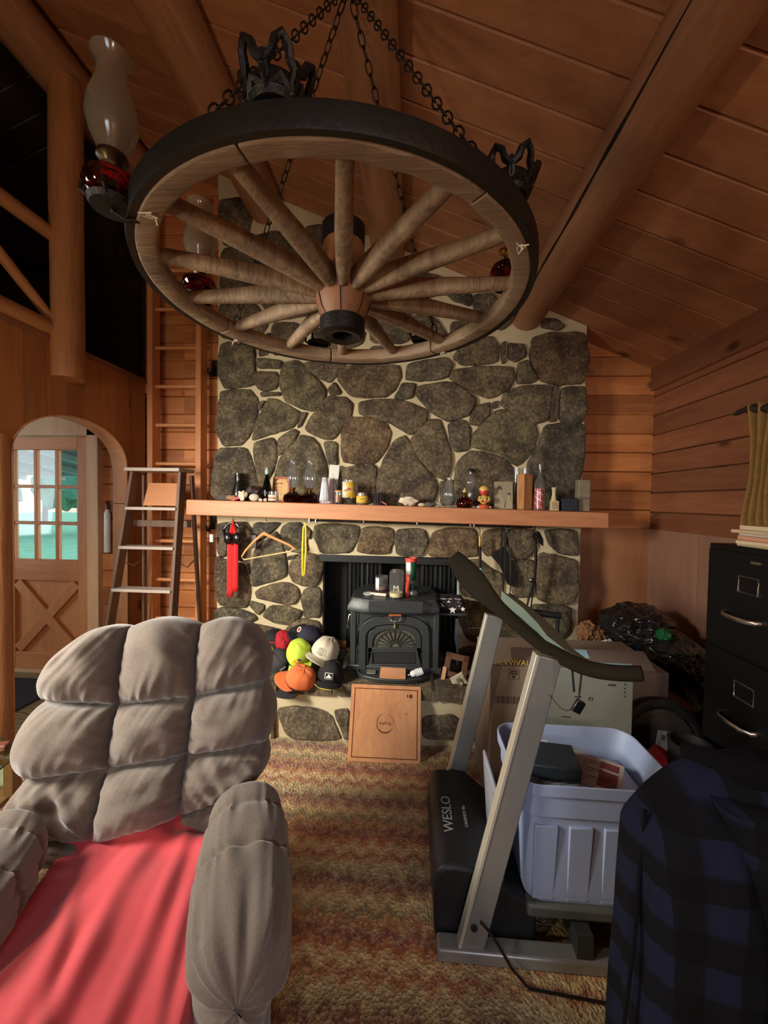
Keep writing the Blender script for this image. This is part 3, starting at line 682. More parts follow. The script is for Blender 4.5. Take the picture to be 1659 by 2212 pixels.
# felloes: seven curved segments
g = G()
for s_ in range(7):
    q0 = 2*pi*(s_+.06)/7; q1 = 2*pi*(s_+1.055)/7; n = 16; sec = [(.536, -.030), (.546, -.036), (WR-.004, -.036), (WR, -.03), (WR, .014), (.544, .018), (.536, .012)]
    m = len(sec); vs = []; fs = []
    for k in range(n+1):
        q = q0+(q1-q0)*(k/n)*.996
        for (r, z) in sec:
            w = .003*noise.noise(Vector((q*9, z*30, r*20))); vs.append((WX+(r+w)*math.cos(q), WY+(r+w)*math.sin(q), WZ+z+w))
    for k in range(n):
        for i in range(m): fs.append((k*m+i, k*m+(i+1) % m, (k+1)*m+(i+1) % m, (k+1)*m+i))
    fs.append(tuple(range(m))); fs.append(tuple(n*m+i for i in range(m))); g.add(vs, fs)
g.build('rim', RIMW, wh, bevel=.003)
g = G(); ringsec(g, [(WR, -.034), (WR+.016, -.036), (WR+.020, -.02), (WR+.020, .014), (WR+.014, .021), (WR, .018)]); g.build('iron_tyre', TYRE, wh)
NS = 14; off = math.atan2(at(745, 340, Z=WZ).y-WY, at(745, 340, Z=WZ).x-WX)
for k in range(NS):
    q = off+2*pi*k/NS; d = Vector((math.cos(q), math.sin(q), 0)); sd = Vector((-math.sin(q), math.cos(q), 0))
    # flat paddle near the hub, rounder towards the rim
    xf = frame((WX, WY, WZ), sd, (0, 0, 1)); 
    X_ = Matrix((( sd.x, 0, d.x, WX), (sd.y, 0, d.y, WY), (0, 1, 0, WZ), (0, 0, 0, 1)))
    g = G(X_); prof = [(.06, .016, .032), (.10, .020, .036), (.16, .024, .033), (.28, .025, .027), (.40, .022, .022), (.543, .019, .018)]
    pts = [(0, 0, p[0]) for p in prof]
    dz = random.uniform(-.002, .002)
    g.tube([(0, dz, p[0]) for p in prof], 1.0, 12, flat=[(p[1], p[2]) for p in prof], side=(1, 0, 0)) if False else None
    vs = []; fs = []; sg = 12
    for (r, a, b) in prof:
        for i in range(sg):
            w = 2*pi*i/sg; cx = math.copysign(abs(math.cos(w))**.7, math.cos(w)); sy = math.copysign(abs(math.sin(w))**.7, math.sin(w)); vs.append((a*cx, dz+b*sy, r))
    for j in range(len(prof)-1):
        for i in range(sg): fs.append((j*sg+i, j*sg+(i+1) % sg, (j+1)*sg+(i+1) % sg, (j+1)*sg+i))
    g.add(vs, fs); g.xf = X_
    o = g.build('spoke', SPK, wh, smooth=50)
Hc = (WX, WY, WZ)
G().lathe([(.0, -.10), (.058, -.105), (.080, -.07), (.092, -.03), (.094, .0), (.092, .03), (.078, .09), (.066, .15), (.0, .155)], Hc, 32).build('hub', HUBW, wh)
G().lathe([(.034, -.150), (.060, -.156), (.074, -.148), (.076, -.10), (.070, -.096), (.036, -.10), (.034, -.150)], Hc, 32).build('hub_band', BIR, wh)
G().lathe([(.050, .150), (.070, .150), (.072, .205), (.050, .205), (.05, .15)], Hc, 32).build('hub_band', BIR, wh)
g = G()
for k in range(7):
    g = G(); q = k*.9+.3; pts = [(WX+r*math.cos(q), WY+r*math.sin(q), WZ+z) for r, z in ((.0585, -.102), (.0808, -.07), (.0925, -.034))]; g.tube(pts, .0018, 5); g.build('hub_crack', pm('crack_dark', (24, 10, 6)), wh)
# chains
apex = at(749, -101, Y=WY+.02); apex.x = WX+.0
apex = Vector((WX+.005, WY, CBEAM.z-.10+.03)); apex.z = CBEAM.z-.14
CH = pm('chain_iron', (40, 32, 26), .5, .6)
def chain(name, a, b, parent, link=.044, w=.0105, r=.0024):
    a = Vector(a); b = Vector(b); L = (b-a).length; n = int(L/(link*.82)); d = (b-a).normalized(); s1 = d.cross(Vector((.3, .7, .2))).normalized(); s2 = d.cross(s1)
    g = G()
    for k in range(n):
        c = a.lerp(b, (k+.5)/n); s = s1 if k % 2 else s2; pts = []
        for i in range(12):
            q = 2*pi*i/12; pts.append(c+d*(link/2*math.copysign(abs(math.cos(q))**.8, math.cos(q)))+s*(w*math.sin(q)))
        g.tube(pts, r, 5, closed=True)
    return g.build(name, CH, parent)
for px, py in ((432, 262), (1038, 322), (500, 694), (960, 735)):
    q = at(px, py, Z=WZ+.045); dv = Vector((q.x-WX, q.y-WY, 0)).normalized()*(WR-.02)
    e = Vector((WX, WY, WZ+.05))+dv; chain('chain', apex, e, wh)
    G().torus(e-Vector((0, 0, .004)), .012, .003, 16, 6, M=Matrix.Rotation(pi/2, 3, 'X')).build('eye_bolt', CH, wh)
G().torus(apex+Vector((0, 0, .015)), .022, .004, 20, 8, M=Matrix.Rotation(pi/2, 3, 'X')).build('hook_ring', CH, wh)
G().tube([apex+Vector((0, 0, .03)), Vector((apex.x, apex.y, CBEAM.z-.09))], .006, 8).build('hanging_rod', CH, wh)
# string ends tied round the rim
STR = pm('white_string', (215, 205, 180), .9, bump=0)
g = G()
for px, py in ((322, 462), (1134, 528), (498, 738), (962, 762)):
    q = at(px, py, Z=WZ-.04); v = Vector((q.x-WX, q.y-WY, 0)); v = v.normalized()*min(v.length, WR-.012); c = Vector((WX, WY, WZ-.040))+v
    g = G()
    for j in range(5): g.tube([c, c+Vector((random.uniform(-.012, .012), random.uniform(-.012, .012), -.004)), c+Vector((random.uniform(-.018, .018), random.uniform(-.018, .018), -random.uniform(.004, .016)))], .0015, 5)
    g.tube([c+Vector((0, 0, .001)), c+Vector((0, 0, -.004))], .004, 8); g.build('string_tie', STR, wh)
REDG = glassm('ruby_glass', (130, 8, 10), .04); CLR = glassm('clear_glass')
FROST = N('dusty_glass'); FROST.col(lin((215, 205, 180))); FROST.rough(.12); FROST.b.inputs['Transmission Weight'].default_value = .9; FROST = FROST.mat
BRASS = pm('brass', (200, 160, 80), .25, 1, bump=0)
def bracket(q, label_lamp, has_font, has_glass, has_crown, glab):
    rr = {1: .632, 2: .552}.get(has_glass, .565 if has_crown else .552); zz = -.03 if has_glass == 1 else .022; c = Vector((WX+rr*math.cos(q), WY+rr*math.sin(q), WZ+zz)); d = Vector((math.cos(q), math.sin(q), 0))
    # iron bracket is bolted to the wheel
    g = G(); g.tube([c-d*(rr-WR+.01)+Vector((0, 0, -.0)), c-d*(rr-WR+.005)*.5+Vector((0, 0, -.012)), c+Vector((0, 0, -.004)), c], .006, 8)
    g.lathe([(.0, .0), (.045, .003), (.052, .014), (.048, .016), (.04, .008), (0, .006)], c, 20)
    for j in range(5):
        a = 2*pi*j/5+q; e = Vector((math.cos(a), math.sin(a), 0)); g.tube([c+e*.045+Vector((0, 0, .01)), c+e*.06+Vector((0, 0, .02)), c+e*.058+Vector((0, 0, .036))], .0045, 6)
    br = g.build('lamp_bracket', BIR, wh)
    if has_crown:
        # openwork shade holder: a ring of pierced pointed arches, flaring upwards
        g = G(); n = 6; r0, r1, h = .044, .068, .066
        def cp(a, t): r = r0+(r1-r0)*t; return c+Vector((r*math.cos(a), r*math.sin(a), .014+h*t))
        for j in range(n):
            a0_ = 2*pi*j/n+q; a1_ = a0_+2*pi/n; mid = (a0_+a1_)/2
            L = [(a0_, 0), (a0_+.10, .25), (a0_+.06, .50), (a0_+.26, .66), (a0_+.33, .9), (mid, 1.06), (a1_-.33, .9), (a1_-.26, .66), (a1_-.06, .5), (a1_-.10, .25), (a1_, 0)]
            g.tube([cp(a, t) for a, t in L], [.006, .006, .008, .009, .008, .008, .008, .009, .008, .006, .006], 6)
            g.tube([cp(a0_, .45), cp(a0_, .62), cp(a0_, .74)], [.010, .007, .002], 6); g.tube([cp(a0_-.1, .68), cp(a0_+.1, .68)], .004, 5)
            g.tube([cp(a0_, 0), cp((a0_+mid)/2, .12), cp(mid, .28), cp((mid+a1_)/2, .12), cp(a1_, 0)], .009, 6)
        g.lathe([(.030, .016), (.050, .018), (.054, .034), (.050, .046), (.03, .046)], c, 24)
        g.build('crown_gallery', BIR, wh)
    if has_font:
        t = thing('oil_lamp', label_lamp, 'oil lamp', c+Vector((0, 0, .012)), 0, None)
        G().lathe([(.0, 0), (.034, .002), (.052, .016), (.060, .034), (.055, .052), (.034, .066), (.018, .072), (.0, .073)], c+Vector((0, 0, .016)), 28).build('font', REDG, t)
        G().lathe([(.0, .0), (.02, .0), (.024, .008), (.019, .012), (.024, .02), (.032, .026), (.032, .034), (0, .034)], c+Vector((0, 0, .089)), 24).build('collar', pm('tarnished_brass', (70, 54, 34), .35, .8) if has_glass else BRASS, t)
        if has_glass:
            k = [(.028, 0), (.030, .02), (.044, .055), (.054, .095), (.052, .13), (.042, .17), (.032, .205), (.030, .23), (.034, .25), (.043, .268), (.041, .268), (.032, .25), (.028, .23), (.030, .205), (.040, .17), (.05, .13), (.052, .095), (.042, .055), (.028, .02), (.026, 0), (.028, 0)]
            G().lathe([(a, b*.86) for a, b in k], c+Vector((0, 0, .116)), 32).build('chimney', FROST, t)
ang = lambda x, y, z: math.atan2(at(x, y, Z=z).y-WY, at(x, y, Z=z).x-WX)
bracket(math.radians(-138), 'oil lamp with tall dusty glass chimney at the near left of the wagon wheel', 1, 1, 0, '')
bracket(math.radians(-93), '', 0, 0, 1, '')
bracket(math.radians(-36), '', 0, 0, 1, '')
bracket(math.radians(5), 'red glass lamp font with brass collar behind the right side of the wheel rim', 1, 0, 0, '')
bracket(math.radians(60), '', 0, 0, 0, '')
bracket(math.radians(112), '', 0, 0, 0, '')
bracket(math.radians(171), 'oil lamp with glass chimney seen between the left spokes of the wheel', 1, 2, 0, '')
# ------------------------------------------------ recliner
FAB = N('taupe_plush'); v = FAB.mapping()
fc = FAB.mix(FAB.noise(v, 130, 3, .7), lin((72, 64, 57)), lin((112, 101, 91))); fc = FAB.mix(FAB.noise(v, 11, 4), fc, FAB.mix(.3, fc, lin((126, 116, 106))))
FAB.col(fc); FAB.rough(.9); FAB.b.inputs['Sheen Weight'].default_value = .35; FAB.b.inputs['Sheen Roughness'].default_value = .5; FAB.bump(FAB.noise(v, 330, 2), .35, .003); FAB = FAB.mat
RO = at(330, 1780, Z=.48)
rec = thing('recliner', 'taupe plush recliner with tufted pillow back and padded arms', 'armchair', (RO.x, RO.y, 0))
th = math.radians(15); fwd = Vector((math.sin(th), -math.cos(th), 0)); rt = Vector((math.cos(th), math.sin(th), 0))
tl = math.radians(20); bn = (fwd*math.cos(tl)+Vector((0, 0, math.sin(tl)))).normalized()   # normal of the back
bo = RO.copy()
def onback(px, py, off=0.0):
    d = FW + R2*((px-CX)/F) - U2*((py-CY)/F); k = (bo+bn*off-CAM).dot(bn)/d.dot(bn); return CAM+d*k
LAT = [[(168, 1392), (285, 1352), (437, 1348), (556, 1352)],
       [(100, 1512), (262, 1520), (425, 1503), (578, 1470)],
       [(56, 1680), (242, 1655), (407, 1628), (576, 1600)],
       [(60, 1800), (212, 1812), (392, 1758), (540, 1700)],
       [(110, 1860), (208, 1870), (398, 1850), (540, 1830)]]
B = [[onback(x, y) for x, y in r] for r in LAT]
def pil(a, e=2.4): return max(0, 1-abs(2*a-1)**e)**.55
def backpt(u, v):
    """u 0..3 across, v 0..4 down"""
    i = min(2, int(u)); j = min(3, int(v)); a = u-i; b = v-j
    P_ = (B[j][i]*(1-a)+B[j][i+1]*a)*(1-b)+(B[j+1][i]*(1-a)+B[j+1][i+1]*a)*b
    # rows are open at the outer edge, seams pinch between pillows
    H = [[.13, .13, .135], [.13, .115, .13], [.10, .14, .10], [.06, .06, .06]][j][i]
    pa = pil(a); pb = pil(b)
    h = H*min(1.0, (pa*pb)**.62)
    out = Vector(); ctr = (B[2][1]+B[2][2])/2; rr_ = (B[0][3]-B[0][0]).normalized()
    if i == 0: out -= rr_*(.035*math.sin(pi*b)*(1-a)**1.5)
    if i == 2: out += rr_*(.030*math.sin(pi*b)*a**1.5)
    if j == 0: out += (B[0][1]-B[2][1]).normalized()*(.03*math.sin(pi*a)*(1-b)**1.5)
    # gathers radiating from the seams
    dH = min(b, 1-b); dV = min(a, 1-a); w = 0; s = i*7.1+j*3.3
    if j > 0 or b > .5: w += .020*math.exp(-dH*6)*noise.noise(Vector((u*13+v*4, v*1.5, s)))
    if 0 < i or a > .5: w += .018*math.exp(-dV*6)*noise.noise(Vector((u*1.5, v*12-u*5, s+9)))
    w += .016*noise.noise(Vector((u*2.1+v*1.7, v*3.4-u*1.8, 4)))*(pa*pb)
    if j == 2 and i != 1: w += .030*noise.noise(Vector((u*6-v*3.2, v*1.3+u, 8)))*min(1, pa*pb*2)
    if j == 0 and i != 1: w += .008*noise.noise(Vector((u*8+v*6, v*1-u, 3)))*min(1, pa*pb*2)
    return P_+out+bn*(h+w)
g = G(); NU, NV = 102, 128
P0 = [[backpt(3*i/NU*.9999, 4*j/NV*.9999) for i in range(NU+1)] for j in range(NV+1)]
# close it round to a softly rounded rear face
vs = [p for r in P0 for p in r]; fs = []
for j in range(NV):
    for i in range(NU): a_ = j*(NU+1)+i; fs.append((a_, a_+1, a_+NU+2, a_+NU+1))
brd = [(0, i) for i in range(NU+1)]+[(j, NU) for j in range(1, NV+1)]+[(NV, i) for i in range(NU-1, -1, -1)]+[(j, 0) for j in range(NV-1, 0, -1)]
idx = [j*(NU+1)+i for j, i in brd]; ctr = sum((vs[i] for i in idx), Vector())/len(idx); prev = idx
for (sc, dp) in ((1.012, -.03), (1.0, -.09), (.93, -.14), (.7, -.16), (.0001, -.165)):
    b0_ = len(vs)
    for i in idx: p = vs[i]; pl = p-bn*((p-bo).dot(bn)); cp_ = ctr-bn*((ctr-bo).dot(bn)); vs.append(cp_+(pl-cp_)*sc+bn*dp)
    cur = list(range(b0_, b0_+len(idx)))
    for k in range(len(idx)): k2 = (k+1) % len(idx); fs.append((prev[k], prev[k2], cur[k2], cur[k]))
    prev = cur
g.add(vs, fs); g.build('backrest', FAB, rec, smooth=80, sub=1)
def armrest(top0, top1, w, hgt, name, side):
    """padded arm from rear (top0) to front (top1); superellipse section, seams across"""
    A = Vector(top0); Bv = Vector(top1); d = (Bv-A); d.z = 0; L = d.length; d.normalize(); s = Vector((-d.y, d.x, 0)) ; s = s if s.dot(rt) > 0 else -s
    g = G(); nu, nv = 64, 72
    def fn(u, v):
        q = 2*pi*u; t = v
        # rounded nose at front, rounded rear
        fr = t*1.0; e = 1.0
        if fr > .86: e = math.sqrt(max(0.0004, 1-((fr-.86)/.14)**2.2))
        if fr < .10: e = math.sqrt(max(0.0004, 1-((.10-fr)/.10)**2.2))
        zc = A.z+(Bv.z-A.z)*t
        drop = hgt*.5
        cy = math.copysign(abs(math.cos(q))**.85, math.cos(q)); sz = math.copysign(abs(math.sin(q))**.8, math.sin(q))
        seam = 0
        for sv in (.20, .47): seam = max(seam, math.exp(-abs(t-sv-.03*math.cos(q)*0)*60))
        gath = sum(math.exp(-abs(t-sv-.03)*13)*noise.noise(Vector((q*8, t*2, sv*9))) for sv in (.20, .47))*.022
        gath += .034*max(0, (t-.5))*2*noise.noise(Vector((q*4.5, t*1.4, 3)))
        wv = w/2*(.82+.26*math.sin(pi*min(1, t*1.05)))
        rr = (1-.13*seam)*e
        p = A+d*(L*t)+s*(cy*(wv*rr+gath)); p.z = zc-drop+sz*(drop*rr+gath)
        return p
    g.grid(fn, nu, nv, cu=True)
    g.build(name, FAB, rec, smooth=80, sub=1)
    # upright outer panel below the pad
    g = G(); c0 = A+d*.05; c1 = A+d*(L-.055)
    pw = w*.30
    z1 = A.z-hgt*.75
    for (pp_, qq) in ((c0, c1),):
        g.hexa([(pp_+s*-pw).xy.to_3d()+Vector((0, 0, .03)), (pp_+s*pw).xy.to_3d()+Vector((0, 0, .03)), (qq+s*-pw).xy.to_3d()+Vector((0, 0, .03)), (qq+s*pw).xy.to_3d()+Vector((0, 0, .03)),
                (pp_+s*-pw).xy.to_3d()+Vector((0, 0, z1)), (pp_+s*pw).xy.to_3d()+Vector((0, 0, z1)), (qq+s*-pw).xy.to_3d()+Vector((0, 0, z1)), (qq+s*pw).xy.to_3d()+Vector((0, 0, z1))])
    g.build('side_panel', FAB, rec, bevel=.02, bseg=4)
armrest(at(534, 1668, Z=.66), at(512, 2075, Z=.60), .225, .21, 'armrest', 1)
armrest(at(30, 1728, Z=.66), at(-250, 2085, Z=.60), .225, .21, 'armrest', -1)
# seat and raised leg rest
sc = RO+fwd*.30
g = G(); X_ = frame((sc.x, sc.y, .36), rt, -fwd)
g.xf = X_
def seat(u, v):
    q = 2*pi*u; w = pi*v-pi/2; c = lambda f, e: math.copysign(abs(f)**e, f)
    return (.255*c(math.cos(w), .4)*c(math.cos(q), .35), .36*c(math.cos(w), .4)*c(math.sin(q), .35), .10*c(math.sin(w), .6))
g.grid(seat, 40, 20, cu=True); g.build('seat', FAB, rec, smooth=80)
g = G(frame((sc.x+fwd.x*.55, sc.y+fwd.y*.55, .36), rt, -fwd))
def lr(u, v):
    q = 2*pi*u; w = pi*v-pi/2; c = lambda f, e: math.copysign(abs(f)**e, f)
    return (.25*c(math.cos(w), .4)*c(math.cos(q), .35), .20*c(math.cos(w), .4)*c(math.sin(q), .35), .075*c(math.sin(w), .6))
g.grid(lr, 40, 20, cu=True); g.build('leg_rest', FAB, rec, smooth=80)
G(frame((sc.x, sc.y, .16), rt, -fwd)).box((0, 0, 0), (.5, .62, .24)).build('base', pm('recliner_base', (60, 54, 50), .9), rec, bevel=.01)
# red throw over the seat
RED = N('red_throw'); v = RED.mapping(); RED.col(RED.mix(RED.noise(v, 6, 4), lin((182, 50, 60)), lin((202, 70, 78)))); RED.rough(.8); RED.b.inputs['Sheen Weight'].default_value = .25; RED.bump(RED.noise(v, 400, 2), .12, .002)
g = G()
def thr(u, v):
    a = (u-.5)*.60; L = v*.98-.04
    # rounded over the seat sides
    side = abs(a)/.25; dz = -.0
    z = .478+.012*math.cos(a*12)
    if abs(a) > .235:
        k = (abs(a)-.235)/.065; z -= .10*k**1.3; a = math.copysign(.235+.022*math.sin(min(1, k)*pi/2), a)
    if v < .10: z += .045*(1-v/.10)
    for (c0_, sl_, am, wd, ph) in ((-.13, .10, .030, .022, 0), (.045, -.14, .026, .020, 2), (.13, -.05, .020, .016, 4), (-.03, -.42, .012, .012, 1), (-.20, .35, .014, .014, 3), (.19, -.02, .016, .012, 5)):
        x = a-(c0_+sl_*L)+.035*noise.noise(Vector((L*2.5, c0_*20, 0))); fade = max(0, .6+.8*noise.noise(Vector((L*3.1, ph, 7))))
        wd *= 1.25; z += .62*am*fade*(math.exp(-(x/wd)**2)-.5*math.exp(-((x-wd*1.7)/wd)**2))
    z += .030*noise.noise(Vector((a*5, L*2.0, 1)))+.006*noise.noise(Vector((a*22, L*7, 1)))
    z += .020*math.exp(-((L-.05-.3*a)/.03)**2)*(1 if L > .0 else 0)
    p = RO+rt*a+fwd*(L); return Vector((p.x, p.y, z))
g.grid(thr, 90, 110); 
tag(g.build('throw_blanket', RED.mat, smooth=80, solid=.006, sub=1), 'red cloth throw rumpled over the recliner seat', 'blanket')
# folded corner of the throw
# ------------------------------------------------ ladders
def lad():
    YL = 3.02; Pl = lambda x, y: at(x, y, Y=YL)
    LW = wood('ladder_fir', (176, 108, 60), (206, 142, 90), 'Z', 1.4, isl=.1, knots=False)
    t = thing('loft_ladder', 'tall fixed wooden ladder against the wall boards left of the chimney', 'ladder', (Pl(380, 1300).x, YL, 0))
    xl_, xr_ = Pl(332, 900).x, Pl(435, 900).x; top = Pl(380, 440).z
    for x in (xl_, xr_): G().box2((x-.045/2, YL-.05, 0), (x+.045/2, YL+.05, top)).build('rail', LW, t, bevel=.004)
    LWX = wood('ladder_rung', (190, 126, 74), (216, 156, 104), 'X', 1.4, isl=.08, knots=False)
    for k in range(10):
        z = Pl(380, 1336-83.5*k).z
        if z < top-.05: G().tube([(xl_, YL, z), (xr_, YL, z)], .014, 10).build('rung', LWX, t)
    for x, y in ((450, 800), (447, 1140)):
        q = Pl(x, y); tg = thing('wall_hook', 'black iron hook on the wall %s' % ('above the mantel end' if y < 1000 else 'below the mantel end'), 'hook', (q.x, D, q.z))
        G().tube([(q.x, D-.03, q.z+.09), (q.x, D-.06, q.z+.02), (q.x+.0, D-.10, q.z-.03), (q.x+.0, D-.13, q.z-.02), (q.x, D-.135, q.z+.02)], [.012, .014, .012, .009, .006], 8).build('hook_arm', BLK, tg)
        G().box2((q.x-.02, D-.045, q.z-.02), (q.x+.02, D-.028, q.z+.11)).build('back_plate', BLK, tg, bevel=.003)
lad()
def steplad():
    SW = wood('aged_ladder', (84, 60, 46), (116, 88, 68), 'Z', 1.5, isl=.15, knots=False); SX = wood('aged_tread', (150, 138, 128), (186, 174, 160), 'X', 1.5, isl=.1, knots=False)
    YF, YT, YR = 2.55, 2.78, 2.95
    t = thing('stepladder', 'old dark wooden stepladder with grey worn treads standing open beside the mantel end', 'stepladder', (at(320, 1500, Y=YF).x, 2.75, 0))
    T0 = at(292, 1016, Y=YT-.04); T1 = at(394, 1018, Y=YT-.04)
    B0 = at(205, 1500, Y=YF); B1 = at(367, 1500, Y=YF); B0.z = B1.z = 0.0; zt = T0.z
    k0 = at(241, 1340, Y=2.63); B0.x = T0.x+(k0.x-T0.x)*(zt-0)/(zt-k0.z); k1 = at(375, 1340, Y=2.63); B1.x = T1.x+(k1.x-T1.x)*(zt-0)/(zt-k1.z)
    G().bar(B0, T0, .024, .075, side=(1, 0, 0)).build('front_rail', SW, t, bevel=.003); G().bar(B1, T1, .024, .075, side=(1, 0, 0)).build('front_rail', SW, t, bevel=.003)
    for (x, yb) in ((T0.x+.02, 0), (T1.x+.03, 1)):
        xb = x-.10 if yb == 0 else x+.02
        G().bar((xb, YR, 0), (x, YT+.03, zt-.03), .018, .035, side=(1, 0, 0)).build('rear_leg', SW, t, bevel=.002)
    G().box2((T0.x-.02, YT-.13, zt-.01), (T1.x+.03, YT+.07, zt+.015)).build('top_cap', SX, t, bevel=.004)
    for z in (.28, .57, .86, 1.16, 1.44):
        k = z/zt; a = B0.lerp(T0, k); b = B1.lerp(T1, k); G().box2((a.x+.004, a.y-.05, z-.011), (b.x-.004, a.y+.045, z+.011)).build('tread', SX, t, bevel=.003)
    for z in (.45, 1.3):
        G().box2((T0.x-.05, YR-.06-(z/zt)*.13, z), (T1.x+.03, YR-.045-(z/zt)*.13, z+.05)).build('rear_brace', SW, t, bevel=.002)
    # shelf board and metal spreader
    zb = at(340, 1075, Y=2.76).z
    G().hexa([Vector(p) for p in ((T0.x+.03, YT+.0, zb-.06), (T1.x-.02, YT+.0, zb-.06), (T0.x+.03, YT+.02, zb-.06), (T1.x-.02, YT+.02, zb-.06), (T0.x+.06, YT+.02, zb+.11), (T1.x-.02, YT+.02, zb+.11), (T0.x+.06, YT+.04, zb+.11), (T1.x-.02, YT+.04, zb+.11))]).build('paint_shelf', wood('door_pine_rail', 0, 0), t, bevel=.002)
    for (A, x) in ((B0.lerp(T0, .62), T0.x-.03), (B1.lerp(T1, .62), T1.x+.03)):
        G().tube([A, ((A.x+x)/2, (A.y+YR-.06)/2, A.z-.06), (x, YR-.07, A.z)], .005, 6).build('spreader', CHR, t)
steplad()
# ------------------------------------------------ things on the mantel
def mt(px, top, Yp=2.80, base=None):
    """place on the shelf: x, shelf height, height of the thing"""
    q = at(px, top, Y=Yp); z = mtop(q.x)+.0008; return q.x, z, max(.01, q.z-z)
PXM = 2.86/840
def lathe1(name, prof, px, Yp, m, parent=None, seg=24, h=None, z=None, **k):
    q = at(px, 1085, Y=Yp); zz = mtop(q.x)+.0008 if z is None else z
    return G().lathe(prof, (q.x, Yp, zz), seg).build(name, m, parent, **k)
DG = glassm('dark_green_glass', (14, 22, 16), .05)
x, z, h = mt(508, 1021)
tag(G().lathe([(0, 0), (.045, 0), (.05, .01), (.046, h*.3), (.03, h*.66), (.026, h*.8), (.03, h*.9), (.031, h), (.026, h), (.024, h*.8), (.04, h*.3), (.04, .01), (0, .008)], (x, 2.86, z), 28).build('vase', pm('dark_ceramic', (24, 22, 20), .2, spec=.7, bump=0)), 'dark glazed vase at the left end of the mantel', 'vase')
x, z, h = mt(487, 1068, 2.84); tag(G().box((x, 2.84, z+h/2), (.10, .07, h), (0, 0, .1)).build('small_box', pm('dark_box', (34, 26, 24), .6), bevel=.003), 'low dark box at the far left corner of the mantel', 'box')
x, z, h = mt(513, 1058, 2.775); tag(G().box((x, 2.775, z+.02), (.075, .03, .022), (0, -.38, .1)).build('folded_card', pm('rose_card', (170, 60, 70), .6), bevel=.002), 'rose red folded card leaning on pebbles at the left of the mantel', 'card')
SEA = pm('seashell', (205, 190, 165), .5, var=.2, vs=30)
def rock(name, px, top, w, d_, m, label, cat, Yp=2.77, amp=.35, seed=1, fr=1.6, group=None):
    x, z, h = mt(px, top, Yp); o = G().ball((x, Yp, z+h*.48), (w*PXM/2, d_, h*.5), 20, amp, fr, seed=seed).build(name, m)
    o.location.z = z; return tag(o, label, cat, group)
rock('pebble', 500, 1070, 22, .014, pm('tan_pebble', (150, 110, 70), .7), 'small tan pebble under the rose card', 'stone', seed=3)
rock('quartz_stone', 524, 1062, 20, .02, SEA, 'knobbly white and cream stone beside the rose card', 'stone', seed=5, amp=.6)
rock('egg_stone', 549, 1066, 22, .02, pm('egg_grey', (190, 182, 165), .6), 'smooth egg shaped grey stone left of the green bottle', 'stone', amp=.05, seed=4)
rock('dark_rock', 545, 1054, 34, .03, pm('dark_rock', (50, 26, 24), .6), 'dark reddish lump of rock behind the egg shaped stone', 'stone', 2.87, .5, 8)
rock('pebble', 563, 1077, 9, .008, SEA, 'tiny pale chip left of the small painted glass', 'stone', seed=6)
rock('pebble', 573, 1077, 9, .008, pm('pink_chip', (205, 170, 160), .6), 'tiny pink chip touching the small painted glass', 'stone', seed=7)
x, z, h = mt(577, 1010, 2.86)
t = thing('bottle', 'slender dark green bottle with a pale stopper', 'bottle', (x, 2.86, z))
G().lathe([(0, 0), (.034, 0), (.037, .01), (.036, h*.35), (.022, h*.6), (.013, h*.72), (.013, h*.82), (0, h*.82)], (x, 2.86, z), 24).build('glass_body', DG, t)
G().ball((x, 2.86, z+h*.88), (.016, .016, h*.14), 14).build('stopper', pm('jade_pale', (160, 190, 185), .2), t)
# framed text
x, z, h = mt(607, 1030, 2.90)
t = thing('picture_frame', 'small reddish wooden frame with a tan card behind the oil lamps', 'picture', (x, 2.90, z))
fwm = wood('frame_red', (150, 70, 40), (176, 92, 56), 'Z', 2, knots=False, isl=0); w = .13
tw = Matrix.Rotation(-.12, 4, 'X'); Xf = Matrix.Translation((x, 2.90, z)) @ tw
g = G(Xf)
for a, b in (((-w/2, -.008, 0), (-w/2+.014, .008, h)), ((w/2-.014, -.008, 0), (w/2, .008, h)), ((-w/2, -.008, 0), (w/2, .008, .014)), ((-w/2, -.008, h-.014), (w/2, .008, h))): g.box2(a, b)
g.build('frame_border', fwm, t, bevel=.001); G(Xf).box2((-w/2+.012, .001, .012), (w/2-.012, .006, h-.012)).build('card', pm('tan_card', (205, 165, 110), .7), t)
text('IHE HEI', .017, Xf @ frame((-.02, -.0005, h*.74), (1, 0, 0), (0, 0, 1)), 'printed_line', pm('ink', (40, 34, 30), .6), t)
for k in range(3): text('~~~~~', .018, Xf @ frame((-.02, -.0005, h*(.6-.13*k)), (1, 0, 0), (0, 0, 1)), 'printed_line', pm('ink', (40, 34, 30), .6), t)
